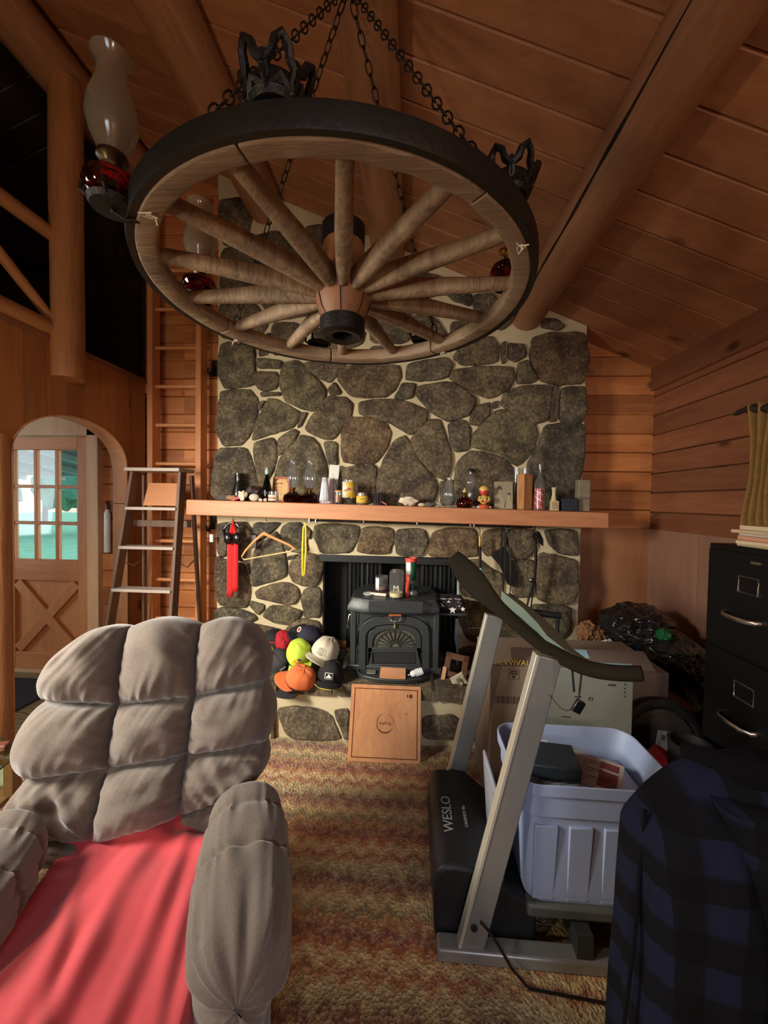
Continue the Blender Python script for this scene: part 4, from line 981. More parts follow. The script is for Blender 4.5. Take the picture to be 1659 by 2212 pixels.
# oil lamps
RUBY = glassm('ruby_glass'); 
CLRL = CLR
def oil(px, top, label, Yp, w=1.0, glass=True, glassfont=None, knob=False):
    x, z, h = mt(px, top, Yp)
    t = thing('oil_lamp', label, 'oil lamp', (x, Yp, z)); fh = .062*w if glass else h*.62
    G().lathe([(0, 0), (.038*w, 0), (.046*w, .006), (.052*w, fh*.35), (.046*w, fh*.65), (.025*w, fh*.9), (.014, fh), (0, fh)], (x, Yp, z), 28).build('font', glassfont or RUBY, t)
    G().lathe([(0, 0), (.015, 0), (.018, .006), (.014, .010), (.020, .02), (.022, .026), (0, .026)], (x, Yp, z+fh), 20).build('collar', BRASS, t)
    if glass:
        z0 = z+fh+.022; H = h-fh-.022; r = .047
        pr = [(.024, 0), (.026, H*.06), (r*.86, H*.18), (r, H*.32), (r*.93, H*.45), (r*.62, H*.68), (r*.42, H*.84), (.019, H*.93), (.024, H), (.0228, H), (.0178, H*.93), (r*.42-.0012, H*.84), (r*.62-.0012, H*.68), (r*.93-.0012, H*.45), (r-.0012, H*.32), (r*.86-.0012, H*.18), (.0248, H*.06), (.0228, 0), (.024, 0)]
        G().lathe(pr, (x, Yp, z0), 28).build('chimney', CLRL, t)
    else:
        G().lathe([(0, 0), (.012, 0), (.016, .01), (.008, .018), (.003, .03), (0, .032)], (x, Yp, z+fh+.026), 16).build('burner_tip', pm('cream_enamel', (215, 200, 160), .4), t)
oil(633, 992, 'oil lamp with ruby font standing beside the picture frame, left of its twin', 2.80, 1.35)
oil(670, 992, 'oil lamp with ruby font between its twin and the white ribbed shade', 2.81, 1.35)
# small painted glass
def jar(name, px, top, w, label, cat, Yp=2.78, m=None, fill=None, band=None, foot=False, z=None, lid=None):
    if z is None: x, z, h = mt(px, top, Yp)
    else: q = at(px, top, Y=Yp); x = q.x; h = q.z-z
    r = w*Yp/840/2; t = thing(name, label, cat, (x, Yp, z)); b = .0 if not foot else h*.22
    pr = [(0, b), (r*.92, b), (r, b+.005), (r, h*.97), (r, h), (r-.003, h), (r-.003, b+.012), (0, b+.01)]
    if foot: pr = [(0, 0), (r*.8, 0), (r*.85, .005), (r*.45, h*.1), (r*.7, h*.2)]+pr[1:]
    G().lathe(pr, (x, Yp, z), 28).build('glass_wall', m or CLR, t)
    if fill: G().lathe([(0, b+.012), (r-.004, b+.012), (r-.004, b+(h-b)*fill[1]), (0, b+(h-b)*fill[1])], (x, Yp, z), 20).build('filling', fill[0], t)
    if band:
        for (mm, z0, z1, a0_, a1_) in band:
            g = G(); n = 14
            vs = []; 
            for k in range(n+1):
                q = a0_+(a1_-a0_)*k/n
                for zz in (z0, z1): vs.append((x+(r+.0012)*math.cos(q), Yp+(r+.0012)*math.sin(q), z+h*zz))
            g.add(vs, [(2*k, 2*k+2, 2*k+3, 2*k+1) for k in range(n)]); g.build('printed_band', mm, t, solid=.0006)
    if lid: G().lathe([(0, h), (r*.9, h), (r*.9, h+.012), (0, h+.014)], (x, Yp, z), 20).build('lid', lid, t)
    return t, x, z, h, r
CRM = pm('cream_label', (220, 214, 190), .5); YEL = pm('yellow_label', (222, 186, 70), .5); REDP = pm('red_print', (180, 40, 40), .5)
FR0, FR1 = -pi*.95, -pi*.05
jar('shot_glass', 591, 1062, 22, 'small glass with a painted cream band in front of the picture frame', 'glass', 2.76, band=[(CRM, .12, .68, FR0, FR1), (REDP, .32, .46, -pi*.8, -pi*.3)])
# ribbed white shade
x, z, h = mt(702, 1034, 2.76)
g = G()
def ribs(u, v):
    q = 2*pi*u; r = (.037*(1-v)+.018*v)*(1+.05*math.cos(q*18)); return (x+r*math.cos(q), 2.76+r*math.sin(q), z+.018+(h-.018)*v)
t = thing('ribbed_lamp', 'white ribbed cone shaped lamp with a clear base, in front of the pink box', 'lamp', (x, 2.76, z))
g.grid(ribs, 108, 4, cu=True); g.build('ribbed_shade', pm('white_translucent', (205, 208, 215), .35), t, solid=.002)
G().lathe([(0, 0), (.042, 0), (.044, .006), (.042, .018), (.038, .02), (0, .02)], (x, 2.76, z), 28).build('base', glassm('smoke_glass', (225, 232, 235), .1), t)
G().lathe([(0, .0), (.017, .0), (.016, .008), (0, .009)], (x, 2.76, z+h), 20).build('cap', pm('white_enamel', (215, 215, 210)), t)
x, z, h = mt(708, 1033, 2.84); tag(G().box((x, 2.84, z+h/2), (.085, .03, h), (0, .03, .1)).build('carton', pm('pink_carton', (205, 180, 182), .6), bevel=.002), 'pale pink carton behind the ribbed lamp', 'box')
x, z, h = mt(720, 1004, 2.90); tag(G().box((x, 2.90, z+h/2), (.075, .012, h), (-.06, .07, 0)).build('greeting_card', pm('white_card', (215, 215, 205), .6), bevel=.001), 'white card standing tallest behind the pink carton', 'card')
x, z, h = mt(728, 1023, 2.83); t = thing('feather', 'dark feather standing in the small amber jar', 'feather', (x, 2.80, z+.03))
G().tube([(x+.012, 2.80, z+.03), (x+.004, 2.80, z+h*.6), (x-.03, 2.8, z+h)], [.0015, .009, .001], 8, flat=(.2, 1)).build('vane', pm('feather_dark', (34, 26, 24), .8), t)
jar('spice_jar', 731, 1063, 17, 'small amber jar right of the ribbed lamp', 'jar', 2.78, fill=(pm('amber_spice', (170, 100, 50), .8), .75), lid=pm('amber_lid', (200, 150, 90), .5))
t, x, z, h, r = jar('printed_glass', 754, 1037, 28, 'footed drinking glass with a white and gold printed label', 'glass', 2.78, foot=True, fill=(pm('gold_back', (196, 164, 90), .5), .82),
    band=[(CRM, .28, .93, FR0, -pi*.55), (YEL, .28, .93, -pi*.55, FR1), (CRM, .48, .72, -pi*.8, -pi*.15)])
text('mllh', h*.18, frame((x-.002, 2.78-r-.0035, z+h*.60), (1, 0, .25), (0, 0, 1)), 'lettering', REDP, t)
t, x, z, h, r = jar('tin_jar', 783, 1066, 26, 'squat jar with a yellow label and a domed brown lid', 'jar', 2.78, m=pm('silver_tin', (150, 150, 145), .3, .8), band=[(YEL, .15, .8, FR0, FR1)])
G().ball((x, 2.78, z+h), (r*.85, r*.85, .012), 18).build('lid', pm('tan_lid', (140, 112, 84), .5), t)
text('cncndc', .012, frame((x, 2.78-r-.003, z+h*.5), (1, 0, 0), (0, 0, 1)), 'lettering', pm('ink', (40, 34, 30)), t)
x, z, h = mt(817, 1062, 2.82)
t = thing('wire_basket', 'small dark woven basket in shadow between the yellow jar and the wood chip', 'basket', (x, 2.82, z)); g = G()
for k in range(7): g.torus((x, 2.82, z+.003+k*h/7.2), .034+.002*k, .003, 20, 6)
for k in range(12): q = 2*pi*k/12; g.tube([(x+.034*math.cos(q), 2.82+.034*math.sin(q), z), (x+.047*math.cos(q), 2.82+.047*math.sin(q), z+h)], .003, 5)
g.build('weave', pm('dark_reed', (48, 30, 30), .6), t); G().lathe([(0, .002), (.034, .002), (.034, .006), (0, .006)], (x, 2.82, z), 20).build('bottom', pm('dark_reed', (48, 30, 30)), t)
x, z, h = mt(829, 1082, 2.75); tag(G().tube([(x-.018, 2.75, z+.028), (x, 2.75, z+.018), (x+.02, 2.75, z+.006)], [.003, .006, .005], 8).build('wood_chip', pm('reddish_chip', (176, 110, 80), .7)), 'little reddish stick leaning by the dark basket', 'stick')
x, z, h = mt(882, 1072, 2.77)
g = G(); rnd = [(-.062, .0), (-.062, .045), (-.05, .062), (-.015, .045), (.03, .044), (.055, .034), (.064, .018), (.055, 0)]
g.ball((x, 2.78, z+.03), (.062, .032, .032), 28, .35, 1.9, seed=11); o = tag(g.build('white_rock', pm('chalk_rock', (212, 200, 178), .8, bump=.5, bs=50)), 'big white chalky rock in the middle of the mantel', 'stone'); o.location.z = z
rock('pebble', 911, 1086, 15, .012, pm('sandy_pebble', (200, 180, 150), .7), 'sandy pebble just right of the white rock', 'stone', amp=.1, seed=12)
rock('dark_rock', 930, 1084, 24, .02, pm('grey_slate', (90, 84, 78), .6), 'low grey slate chip right of the sandy pebble', 'stone', amp=.5, seed=13)
x, z, h = mt(943, 1078, 2.80); tag(G().torus((x, 2.80, z+.016), .015, .0025, 18, 6, M=Matrix.Rotation(pi/2, 3, 'X')).build('metal_ring', CHR), 'small metal ring standing left of the loose lamp chimney', 'ring')
x, z, h = mt(970, 1032, 2.79)
r = .045; pr = [(.019, 0), (.022, h*.08), (r*.85, h*.25), (r, h*.42), (r*.85, h*.62), (.016, h*.88), (.018, h), (.0165, h), (.0145, h*.88), (r*.85-.0015, h*.62), (r-.0015, h*.42), (r*.85-.0015, h*.25), (.0205, h*.08), (.0175, 0), (.019, 0)]
tag(G().lathe(pr, (x, 2.79, z), 28).build('lamp_chimney', CLRL), 'loose clear glass lamp chimney without a lamp', 'lamp chimney')
oil(1004, 1056, 'low oil lamp with a broad amber red font and no chimney', 2.77, 1.15, glass=False, glassfont=glassm('amber_red_glass', (120, 30, 18), .04))
x, z, h = mt(1017, 1011, 2.88)
t = thing('decanter', 'tall clear glass decanter with a dark domed stopper behind the low lamp', 'decanter', (x, 2.88, z))
G().lathe([(0, 0), (.026, 0), (.028, .01), (.026, h*.25), (.018, h*.4), (.03, h*.52), (.037, h*.64), (.03, h*.78), (.012, h*.86), (.012, h*.9), (.0105, h*.9), (.0105, h*.86), (.0285, h*.78), (.0355, h*.64), (.0285, h*.52), (.0165, h*.4), (.0245, h*.25), (.026, .012), (0, .012)], (x, 2.88, z), 28).build('glass_body', CLR, t)
G().lathe([(0, h*.88), (.01, h*.88), (.012, h*.905), (.026, h*.91), (.026, h*.925), (.02, h*.965), (.01, h*.99), (0, h)], (x, 2.88, z), 24).build('stopper', pm('pewter_stopper', (70, 66, 62), .3, .6), t)
# doll (plain generic kokeshi-like figure)
x, z, h = mt(1046, 1046, 2.76)
t = thing('figurine', 'painted ceramic figurine with a yellow cap, red face and green and yellow coat', 'figurine', (x, 2.76, z))
OR = pm('orange_paint', (205, 96, 60), .35, spec=.6); YP = pm('yellow_paint', (214, 178, 90), .35, spec=.6); FP = pm('red_face_paint', (205, 70, 56), .35, spec=.6); GP = pm('green_paint', (70, 96, 50), .4)
G().lathe([(0, 0), (.040, 0), (.044, .008), (.038, .02), (.03, .026), (0, .027)], (x, 2.76, z), 24).build('base', OR, t)
for s in (-1, 1): G().ball((x+s*.038, 2.745, z+.009), (.012, .012, .009), 12).build('foot', CRM, t)
G().ball((x, 2.76, z+h*.36), (.032, .026, h*.2), 24).build('coat', YP, t)
for s in (-1, 1):
    G().tube([(x+s*.028, 2.755, z+h*.48), (x+s*.036, 2.745, z+h*.34), (x+s*.02, 2.732, z+h*.29)], [.009, .010, .008], 10).build('sleeve', YP, t)
    G().ball((x+s*.014, 2.7325, z+h*.29), .007, 10).build('hand', FP, t)
    G().tube([(x+s*.024, 2.742, z+h*.46), (x+s*.012, 2.7335, z+h*.38), (x+s*.016, 2.734, z+h*.26)], .003, 6).build('coat_trim', GP, t)
G().ball((x, 2.756, z+h*.70), (.031, .029, .030), 24).build('head', FP, t)
G().lathe([(.0335, -.004), (.035, .004), (.032, .012), (.026, .022), (.014, .029), (0, .031)], (x, 2.760, z+h*.76), 24).build('cap', YP, t)
g = G()
for s in (-1, 1): g.ball((x+s*.010, 2.7275, z+h*.72), (.0035, .002, .002), 8)
g.tube([(x-.007, 2.7295, z+h*.64), (x, 2.728, z+h*.63), (x+.007, 2.7295, z+h*.64)], .0012, 5); g.ball((x, 2.7265, z+h*.685), (.003, .003, .003), 8); g.build('face_features', pm('ink', (40, 34, 30)), t)
# photo block
x, z, h = mt(1089, 1040, 2.80); w = 38*PXM
t = thing('photograph', 'small unframed sepia portrait of two figures in profile', 'photograph', (x, 2.80, z)); Xf = Matrix.Translation((x, 2.80, z)) @ Matrix.Rotation(-.08, 4, 'X')
G(Xf).box2((-w/2, 0, 0), (w/2, .012, h)).build('card', pm('sepia_card', (150, 140, 112), .5), t, bevel=.001)
SD = pm('sepia_dark', (78, 72, 56), .5, bump=0); SL = pm('sepia_light', (164, 154, 124), .5, bump=0)
def flatp(g, P2, y): g.prism([(a*w, y, b*h) for a, b in P2], (0, -.0006, 0))
g = G(Xf); flatp(g, [(-.48, .03), (-.48, .34), (-.42, .48), (-.28, .56), (-.14, .52), (-.04, .36), (.06, .22), (.06, .03)], -.0002); flatp(g, [(.10, .03), (.12, .2), (.2, .36), (.34, .38), (.44, .26), (.46, .03)], -.0002); g.build('pale_clothing', SL, t)
g = G(Xf); flatp(g, [(-.34, .64), (-.36, .76), (-.26, .86), (-.12, .83), (-.08, .72), (-.14, .66)], -.0002); flatp(g, [(.2, .46), (.2, .56), (.3, .62), (.38, .56), (.36, .46)], -.0002); flatp(g, [(.02, .06), (.1, .06), (.16, .3), (.12, .3)], -.0002); g.build('dark_hair', SD, t)
g = G(Xf); flatp(g, [(-.28, .58), (-.3, .68), (-.2, .72), (-.12, .68), (-.14, .58)], -.0009); flatp(g, [(.22, .40), (.21, .5), (.3, .53), (.34, .46), (.3, .40)], -.0009); g.build('pale_face', pm('sepia_mid', (172, 160, 130), .5, bump=0), t)
BW = wood('yew_block', (150, 90, 48), (200, 150, 96), 'Z', 2.5, isl=0, knots=True)
x, z, h = mt(1134, 1024, 2.83); tag(G(Matrix.Translation((x, 2.83, z)) @ Matrix.Rotation(.5, 4, 'Z')).box2((-.04, -.035, 0), (.04, .035, h)).build('wood_block', BW, bevel=.003), 'tall square block of figured wood on end', 'block')
x, z, h = mt(1167, 1002, 2.78)
t = thing('bottle', 'slim clear bottle filled with twisted red and white', 'bottle', (x, 2.78, z)); r = .036
G().lathe([(0, 0), (r, 0), (r+.001, .005), (r, h*.55), (r*.9, h*.62), (r*.42, h*.74), (.011, h*.8), (.0115, h*.97), (.013, h), (.0105, h), (.009, h*.8), (r*.4-.001, h*.74), (r*.9-.0015, h*.62), (r-.0015, h*.55), (r-.0015, .006), (0, .006)], (x, 2.78, z), 28).build('glass_body', CLR, t)
TW = N('twist_fill'); m_v = TW.tc.outputs['Object']; sx = TW.new('ShaderNodeSeparateXYZ'); TW.ln(m_v, sx.inputs[0])
an = TW.math('ARCTAN2', sx.outputs[1], sx.outputs[0]); fr = TW.math('FRACT', TW.math('ADD', TW.math('MULTIPLY', an, 3/(2*pi)), TW.math('MULTIPLY', sx.outputs[2], 22)))
TW.col(TW.ramp(fr, [(.0, lin((160, 30, 34))), (.6, lin((190, 44, 44))), (.7, lin((225, 200, 190))), (.85, lin((190, 44, 44)))])); TW.rough(.4)
G().lathe([(0, .007), (r-.002, .007), (r-.002, h*.47), (0, h*.47)], (x, 2.78, z), 28).build('filling', TW.mat, t)
VC = pm('ivory_ceramic', (196, 184, 140), .5)
x, z, h = mt(1197, 1053, 2.79)
t = thing('bud_vase', 'ivory bud vase with a square foot and flared neck', 'vase', (x, 2.79, z))
G().box2((x-.027, 2.763, z), (x+.027, 2.817, z+h*.42)).build('square_foot', VC, t, bevel=.002)
G().box2((x-.019, 2.7615, z+h*.06), (x+.019, 2.763, z+h*.36)).build('relief_panel', pm('ivory_relief', (170, 150, 120), .6, var=.3, vs=60), t)
G().lathe([(0, h*.42), (.022, h*.42), (.017, h*.52), (.013, h*.7), (.013, h*.85), (.018, h), (.015, h), (.010, h*.85), (0, h*.8)], (x, 2.79, z), 24).build('neck', VC, t)
x, z, h = mt(1228, 1077, 2.80); tag(G().box((x, 2.80, z+h/2), (.105, .06, h)).build('blue_box', pm('navy_box', (34, 42, 54), .6), bevel=.003), 'low dark blue box near the right end of the mantel', 'box')
x, z, h = mt(1259, 1037, 2.84); t = thing('candle', 'square mottled grey pillar candle at the right end of the mantel', 'candle', (x, 2.84, z)); MG = pm('mottled_wax', (130, 122, 100), .6, var=.45, vs=30)
G().box((x, 2.84, z+h/2), (.08, .07, h)).build('wax_block', MG, t, bevel=.005); G().box((x, 2.84, z+h*.42), (.081, .071, .004)).build('band', pm('dark_box', (34, 26, 24)), t)
# a pair of small clear glasses behind the wood block
x, z, h = mt(1120, 1011, 2.91)
G_ = [(.020, 0), (.021, .004), (.024, h), (.022, h), (.019, .008), (0, .006)]
for k, dx in enumerate((-.012, .050)):
    tag(G().lathe([(0, 0)]+G_, (x+dx, 2.905, z), 20).build('tumbler', CLR), 'clear tumbler peeking out behind the %s edge of the tall wood block' % ('left', 'right')[k], 'glass')
# ------------------------------------------------ hanging under the mantel
def mh(px, Yp=2.80): q = at(px, 1130, Y=Yp); return q.x, mbot(q.x)
def hook(px, Yp, label):
    x, z = mh(px, Yp)
    o = G().tube([(x, Yp, z+.004), (x, Yp, z-.02), (x+.004, Yp, z-.032), (x+.012, Yp, z-.034), (x+.014, Yp, z-.026)], .0018, 6).build('cup_hook', BLK)
    tag(o, label, 'hook'); return x, z
Pq = lambda x, y, Y=2.80: at(x, y, Y=Y)
x, z = hook(503, 2.82, 'thin black hook under the mantel holding the red band')
RB = pm('red_rubber', (205, 40, 42), .45, bump=0)
t = thing('exercise_bands', 'folded red rubber bands hanging below the left part of the mantel', 'band', (x, 2.82, Pq(505, 1288).z))
for k, (x0, x1, yb, dy) in enumerate(((491, 503, 1289, 0), (500, 514, 1277, -.006))):
    a = Pq(x0, 1180, 2.82+dy); b = Pq(x1, 1180, 2.82+dy); zb = Pq(500, yb, 2.82).z; top = (x+.002, 2.82, z-.03); g = G(); n = 14; vs = []; 
    for j in range(n+1):
        tt = j/n; zz = top[2]*(1-tt)+zb*tt; ww = min(1, tt*4)
        xa = top[0]*(1-ww)+a.x*ww-.001; xb = top[0]*(1-ww)+b.x*ww+.001
        for i in range(7): s_ = i/6; vs.append((xa+(xb-xa)*s_, 2.82+dy+.006*math.sin(s_*pi*2.2+k), zz))
    g.add(vs, [(j*7+i, j*7+i+1, (j+1)*7+i+1, (j+1)*7+i) for j in range(n) for i in range(6)]); g.build('band_strip', RB, t, solid=.004)
# ear defenders
c0 = Pq(503, 1164, 2.775)
t = thing('ear_defenders', 'black ear defenders hung over the red bands', 'ear defenders', (c0.x, 2.775, Pq(503, 1180).z))
BP = pm('gloss_black_plastic', (20, 20, 22), .25, spec=.7, bump=0)
for s in (-1, 1):
    q = Pq(503+s*10, 1163, 2.775); G().ball(q, (.033, .028, .046), 20).build('ear_cup', BP, t)
    G().ball(q-Vector((s*.012, 0, 0)), (.016, .024, .038), 16).build('cushion', pm('black_foam', (30, 30, 32), .8), t)
g = G(); pts = [Pq(484, 1143, 2.83), Pq(490, 1134, 2.83), Pq(501, 1128, 2.83), Pq(511, 1133, 2.83), Pq(518, 1140, 2.83)]
g.tube([Pq(486, 1158, 2.79)]+pts+[Pq(520, 1158, 2.79)], .005, 8, flat=(.6, 2)); g.build('headband', BP, t)
# clear rod with clip behind
qa, qb = Pq(462, 1158, 2.88), Pq(548, 1164, 2.88)
t = thing('clear_bar', 'clear plastic bar lying across the stones behind the red bands', 'bar', (qa.x, 2.88, qa.z)); 
G().tube([qa, qb], .008, 10).build('rod', glassm('clear_glass'), t); G().box(qa+Vector((-.01, -.01, -.015)), (.028, .025, .06)).build('clip', pm('white_enamel', (215, 215, 210)), t, bevel=.003)
G().box(qb+Vector((.0, .0, -.02)), (.05, .02, .10)).build('clip', pm('smoke_plastic', (70, 60, 60), .3), t, bevel=.003)
# coat hanger
x, z = hook(574, 2.80, 'thin black hook under the mantel holding the coat hanger')
t = thing('coat_hanger', 'wooden coat hanger with a trouser bar hanging below the mantel', 'coat hanger', (x, 2.80, Pq(580, 1206).z))
HW = wood('hanger_wood', (196, 128, 70), (220, 160, 100), 'X', 3, isl=0, knots=False)
g = G(); g.tube([Pq(522, 1203), Pq(530, 1190), Pq(550, 1168), Pq(566, 1155), Pq(571, 1152), Pq(578, 1156), Pq(600, 1166), Pq(625, 1177), Pq(638, 1187)], [.006, .009, .010, .012, .015, .012, .010, .009, .007], 10, flat=(1.0, .8)); g.build('shoulder', HW, t)
G().tube([Pq(524, 1205), Pq(527, 1209), Pq(560, 1203), Pq(600, 1196), Pq(627, 1191), Pq(633, 1186), Pq(634, 1182)], .0052, 8).build('trouser_bar', pm('pale_bar', (225, 190, 130), .5), t)
G().tube([Pq(571, 1152), Pq(566, 1147), Pq(566, 1139), Pq(571, 1135), Pq(576, 1137), Pq(576, 1140)], .0025, 8).build('wire_hook', CHR, t)
# lanyard
x, z = hook(659, 2.78, 'thin black hook under the mantel holding the yellow lanyard')
t = thing('lanyard', 'yellow lanyard with a metal clip hanging beside the fire opening', 'lanyard', (x, 2.80, Pq(655, 1262).z)); YL_ = pm('yellow_ribbon', (220, 190, 40), .6)
for a, b, d_ in (((655, 1140), (653, 1240), 0), ((660, 1140), (657, 1240), -.006)):
    p0, p1 = Pq(*a, 2.79+d_), Pq(*b, 2.79+d_); n = 10
    G().tube([(x, 2.79+d_, z-.03), p0, p0.lerp(p1, .5)+Vector((.006 if d_ else -.003, 0, 0)), p1, Pq(654, 1245, 2.79)], [.003, .006, .007, .005, .003], 8, flat=(1.0, .25), side=(1, 0, 0)).build('ribbon', YL_, t)
G().tube([Pq(654, 1243, 2.79), Pq(652, 1252, 2.79), Pq(650, 1260, 2.79), Pq(651, 1266, 2.79)], .003, 8).build('metal_clip', CHR, t)
# striped stick
t = thing('poker_stick', 'slim rod with gold, black and pale blue bands hanging below the mantel rail', 'rod', (Pq(1038, 1200).x, 2.82, Pq(1038, 1245, 2.82).z))
Ps = lambda y: at(1036+(y-1140)*.02, y, Y=2.82)
x0, z0 = mh(1034, 2.82)
G().tube([(x0-.004, 2.82, z0), Ps(1146), Ps(1160)], [.004, .005, .006], 10).build('handle_loop', pm('tan_wood', (150, 112, 66), .6), t)
G().tube([Ps(1158), Ps(1182)], .009, 12).build('brass_band', pm('gold_band', (205, 165, 80), .35, .6), t); G().tube([Ps(1180), Ps(1228)], .010, 12).build('black_grip', BP, t)
G().tube([Ps(1226), Ps(1246)], .010, 12).build('blue_tip', pm('pale_blue', (130, 200, 225), .4), t)
# fire tongs and black shovel
t = thing('fire_tongs', 'pair of long thin steel tongs hanging beneath the right part of the mantel', 'tongs', (Pq(1096, 1200).x, 2.83, Pq(1096, 1290).z)); x0, z0 = mh(1096, 2.83)
for a in ([(1095, 1150), (1092, 1170), (1090, 1230), (1086, 1290)], [(1097, 1150), (1101, 1175), (1103, 1230), (1102, 1290)]):
    G().tube([(x0, 2.83, z0)]+[Pq(u, w, 2.83) for u, w in a], .004, 8, flat=(1, .5)).build('arm', CHR if a[0][0] == 1097 else IRON, t)
G().tube([(x0, 2.83, z0-.02), (x0, 2.83, z0-.06)], .008, 10).build('pivot', IRON, t)
t = thing('ash_shovel', 'black sheet metal ash shovel hanging behind the tongs', 'shovel', (Pq(1098, 1240).x, 2.88, Pq(1098, 1268, 2.88).z)); x1, z1 = mh(1085, 2.88)
G().tube([(x1, 2.88, z1), Pq(1082, 1200, 2.88)], .007, 8).build('handle', BLK, t)
G().slab([(1070, 1190), (1092, 1180), (1106, 1212), (1118, 1245), (1112, 1268), (1096, 1262), (1078, 1220), (1060, 1200)], 2.89, .012).build('blade', pm('black_sheet', (26, 24, 24), .5, .4), t, bevel=.003)
# jointed black boom arm
t = thing('boom_arm', 'black jointed metal arm with a silver knob hanging at the right under the mantel', 'bracket', (Pq(1155, 1250).x, 2.80, Pq(1150, 1310).z)); x0, z0 = mh(1155, 2.80)
G().tube([(x0, 2.80, z0), Pq(1155, 1160), Pq(1158, 1200), Pq(1155, 1250)], [.004, .008, .011, .010], 12).build('upper_tube', BLK, t)
G().tube([Pq(1152, 1258), Pq(1142, 1292), Pq(1138, 1312)], [.010, .008, .006], 10).build('lower_tube', BLK, t); G().tube([Pq(1154, 1258), Pq(1150, 1285), Pq(1147, 1315)], .005, 8).build('lower_tube', BLK, t)
G().ball(Pq(1150, 1254, 2.785), .018, 14).build('knob', BP, t); G().ball(Pq(1148, 1253, 2.775), (.016, .008, .010), 12).build('silver_knob', CHR, t)
G().slab([(1158, 1146), (1166, 1150), (1173, 1165), (1173, 1180), (1163, 1172)], 2.83, .012).build('clamp', BLK, t, bevel=.003)
G().torus(Pq(1155, 1158, 2.79), .016, .005, 18, 8, M=Matrix.Rotation(pi/2, 3, 'X')).build('joint_ring', BLK, t)
# ------------------------------------------------ wood stove
SY = 2.53
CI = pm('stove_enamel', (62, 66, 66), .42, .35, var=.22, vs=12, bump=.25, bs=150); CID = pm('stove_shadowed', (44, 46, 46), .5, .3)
s6 = lambda L: [(740+x/5.925, 1190+y/5.925) for x, y in L]
def zfix(p): return p
q0 = at(850, 1478, Y=SY)
st = thing('wood_stove', 'black cast iron wood stove with an arched door standing on the hearth', 'stove', (q0.x, SY+.2, HZ))
def zc(y, Y=SY): return at(850, y, Y=Y).z
X6 = lambda x, y, Y=SY: at(740+x/5.925, 1190+y/5.925, Y=Y)
bl, br = X6(120, 1100).x, X6(1215, 1100).x; bt = X6(700, 745).z; bb = HZ+.055
G().box2((bl, SY, bb), (br, SY+.40, bt)).build('body', CI, st, bevel=.012)
# front relief drawn in the plane of the front
def rel(L, d=.012, Y=SY+.001): return [(at(740+x/5.925, 1190+y/5.925, Y=Y)) for x, y in L]
def relief(g, L, y0=SY+.002, t=.012):
    P_ = [at(740+x/5.925, 1190+y/5.925, Y=SY) for x, y in L]; g.prism([(p.x, y0, p.z) for p in P_], (0, -t, 0))
def archline(x0, x1, ytop, yspr, ybot, n=16, sq=.75):
    L = [(x0, ybot)]
    for k in range(n+1):
        a = pi*k/n; c = (x0+x1)/2; L.append((c-(x1-x0)/2*math.copysign(abs(math.cos(a))**sq, math.cos(a)), yspr-(yspr-ytop)*abs(math.sin(a))**sq))
    return L+[(x1, ybot)]
g = G(); 
# outer arched surround (band between two arch lines)
def band(g, A, B_, y0, t):
    PA = [at(740+x/5.925, 1190+y/5.925, Y=SY) for x, y in A]; PB = [at(740+x/5.925, 1190+y/5.925, Y=SY) for x, y in B_]
    for k in range(len(A)-1):
        g.prism([(p.x, y0, p.z) for p in (PA[k], PA[k+1], PB[k+1], PB[k])], (0, -t, 0))
band(g, archline(215, 1110, 820, 1080, 1500), archline(300, 1020, 925, 1130, 1500), SY+.002, .028)
g.build('arched_surround', CI, st, bevel=.003)
g = G(); band(g, archline(325, 1003, 940, 1130, 1500), archline(385, 945, 1000, 1200, 1240), SY+.002, .020)
relief(g, [(325, 1225), (1003, 1225), (1003, 1285), (325, 1285)], t=.020); relief(g, [(325, 1285), (385, 1285), (385, 1440), (325, 1440)], t=.020); relief(g, [(940, 1285), (1003, 1285), (1003, 1440), (940, 1440)], t=.020); relief(g, [(325, 1435), (1003, 1435), (1003, 1500), (325, 1500)], t=.020)
dr_ = g.build('door', CI, st, bevel=.003)
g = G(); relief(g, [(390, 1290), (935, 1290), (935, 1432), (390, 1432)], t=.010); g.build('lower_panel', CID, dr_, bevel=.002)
g = G(); relief(g, archline(395, 935, 1010, 1200, 1228), t=.005); g.build('window_glass', pm('sooty_glass', (92, 90, 74), .35, var=.4, vs=16), dr_)
g = G(); c = (665, 1222)
for k in range(11):
    a = pi*(k+.5)/11; rx, ry = 262, 205; p0 = at(740+(c[0]-60*math.cos(a))/5.925, 1190+(c[1]-45*math.sin(a))/5.925, Y=SY-.01); p1 = at(740+(c[0]-rx*math.cos(a))/5.925, 1190+(c[1]-ry*math.sin(a))/5.925, Y=SY-.01)
    g.tube([p0, p1], [.003, .0045], 6)
for k in range(11):
    pts = []
    for j in range(7):
        a = pi*(k+j/6)/11; b = 1-.10*math.sin(pi*j/6); pts.append(at(740+(c[0]-250*b*math.cos(a))/5.925, 1190+(c[1]-198*b*math.sin(a))/5.925, Y=SY-.008))
    g.tube(pts, .003, 6)
pts = [at(740+(c[0]-60*math.cos(a))/5.925, 1190+(c[1]-48*math.sin(a))/5.925, Y=SY-.01) for a in [pi*k/12 for k in range(13)]]; g.tube(pts, .005, 6)
g.build('fan_grille', CI, dr_)
g = G(); 
for L in ([(190, 770), (215, 760), (300, 700), (1000, 720), (1060, 745)],):
    pass
for (a, b, c_, d_) in ((190, 1000, 228, 1200), (180, 1240, 222, 1440), (1120, 1030, 1160, 1260), (1100, 1290, 1140, 1500)):
    band(g, [(a, b), (c_, b), (c_, d_), (a, d_), (a, b)], [(a+10, b+12), (c_-10, b+12), (c_-10, d_-12), (a+10, d_-12), (a+10, b+12)], SY+.002, .009)
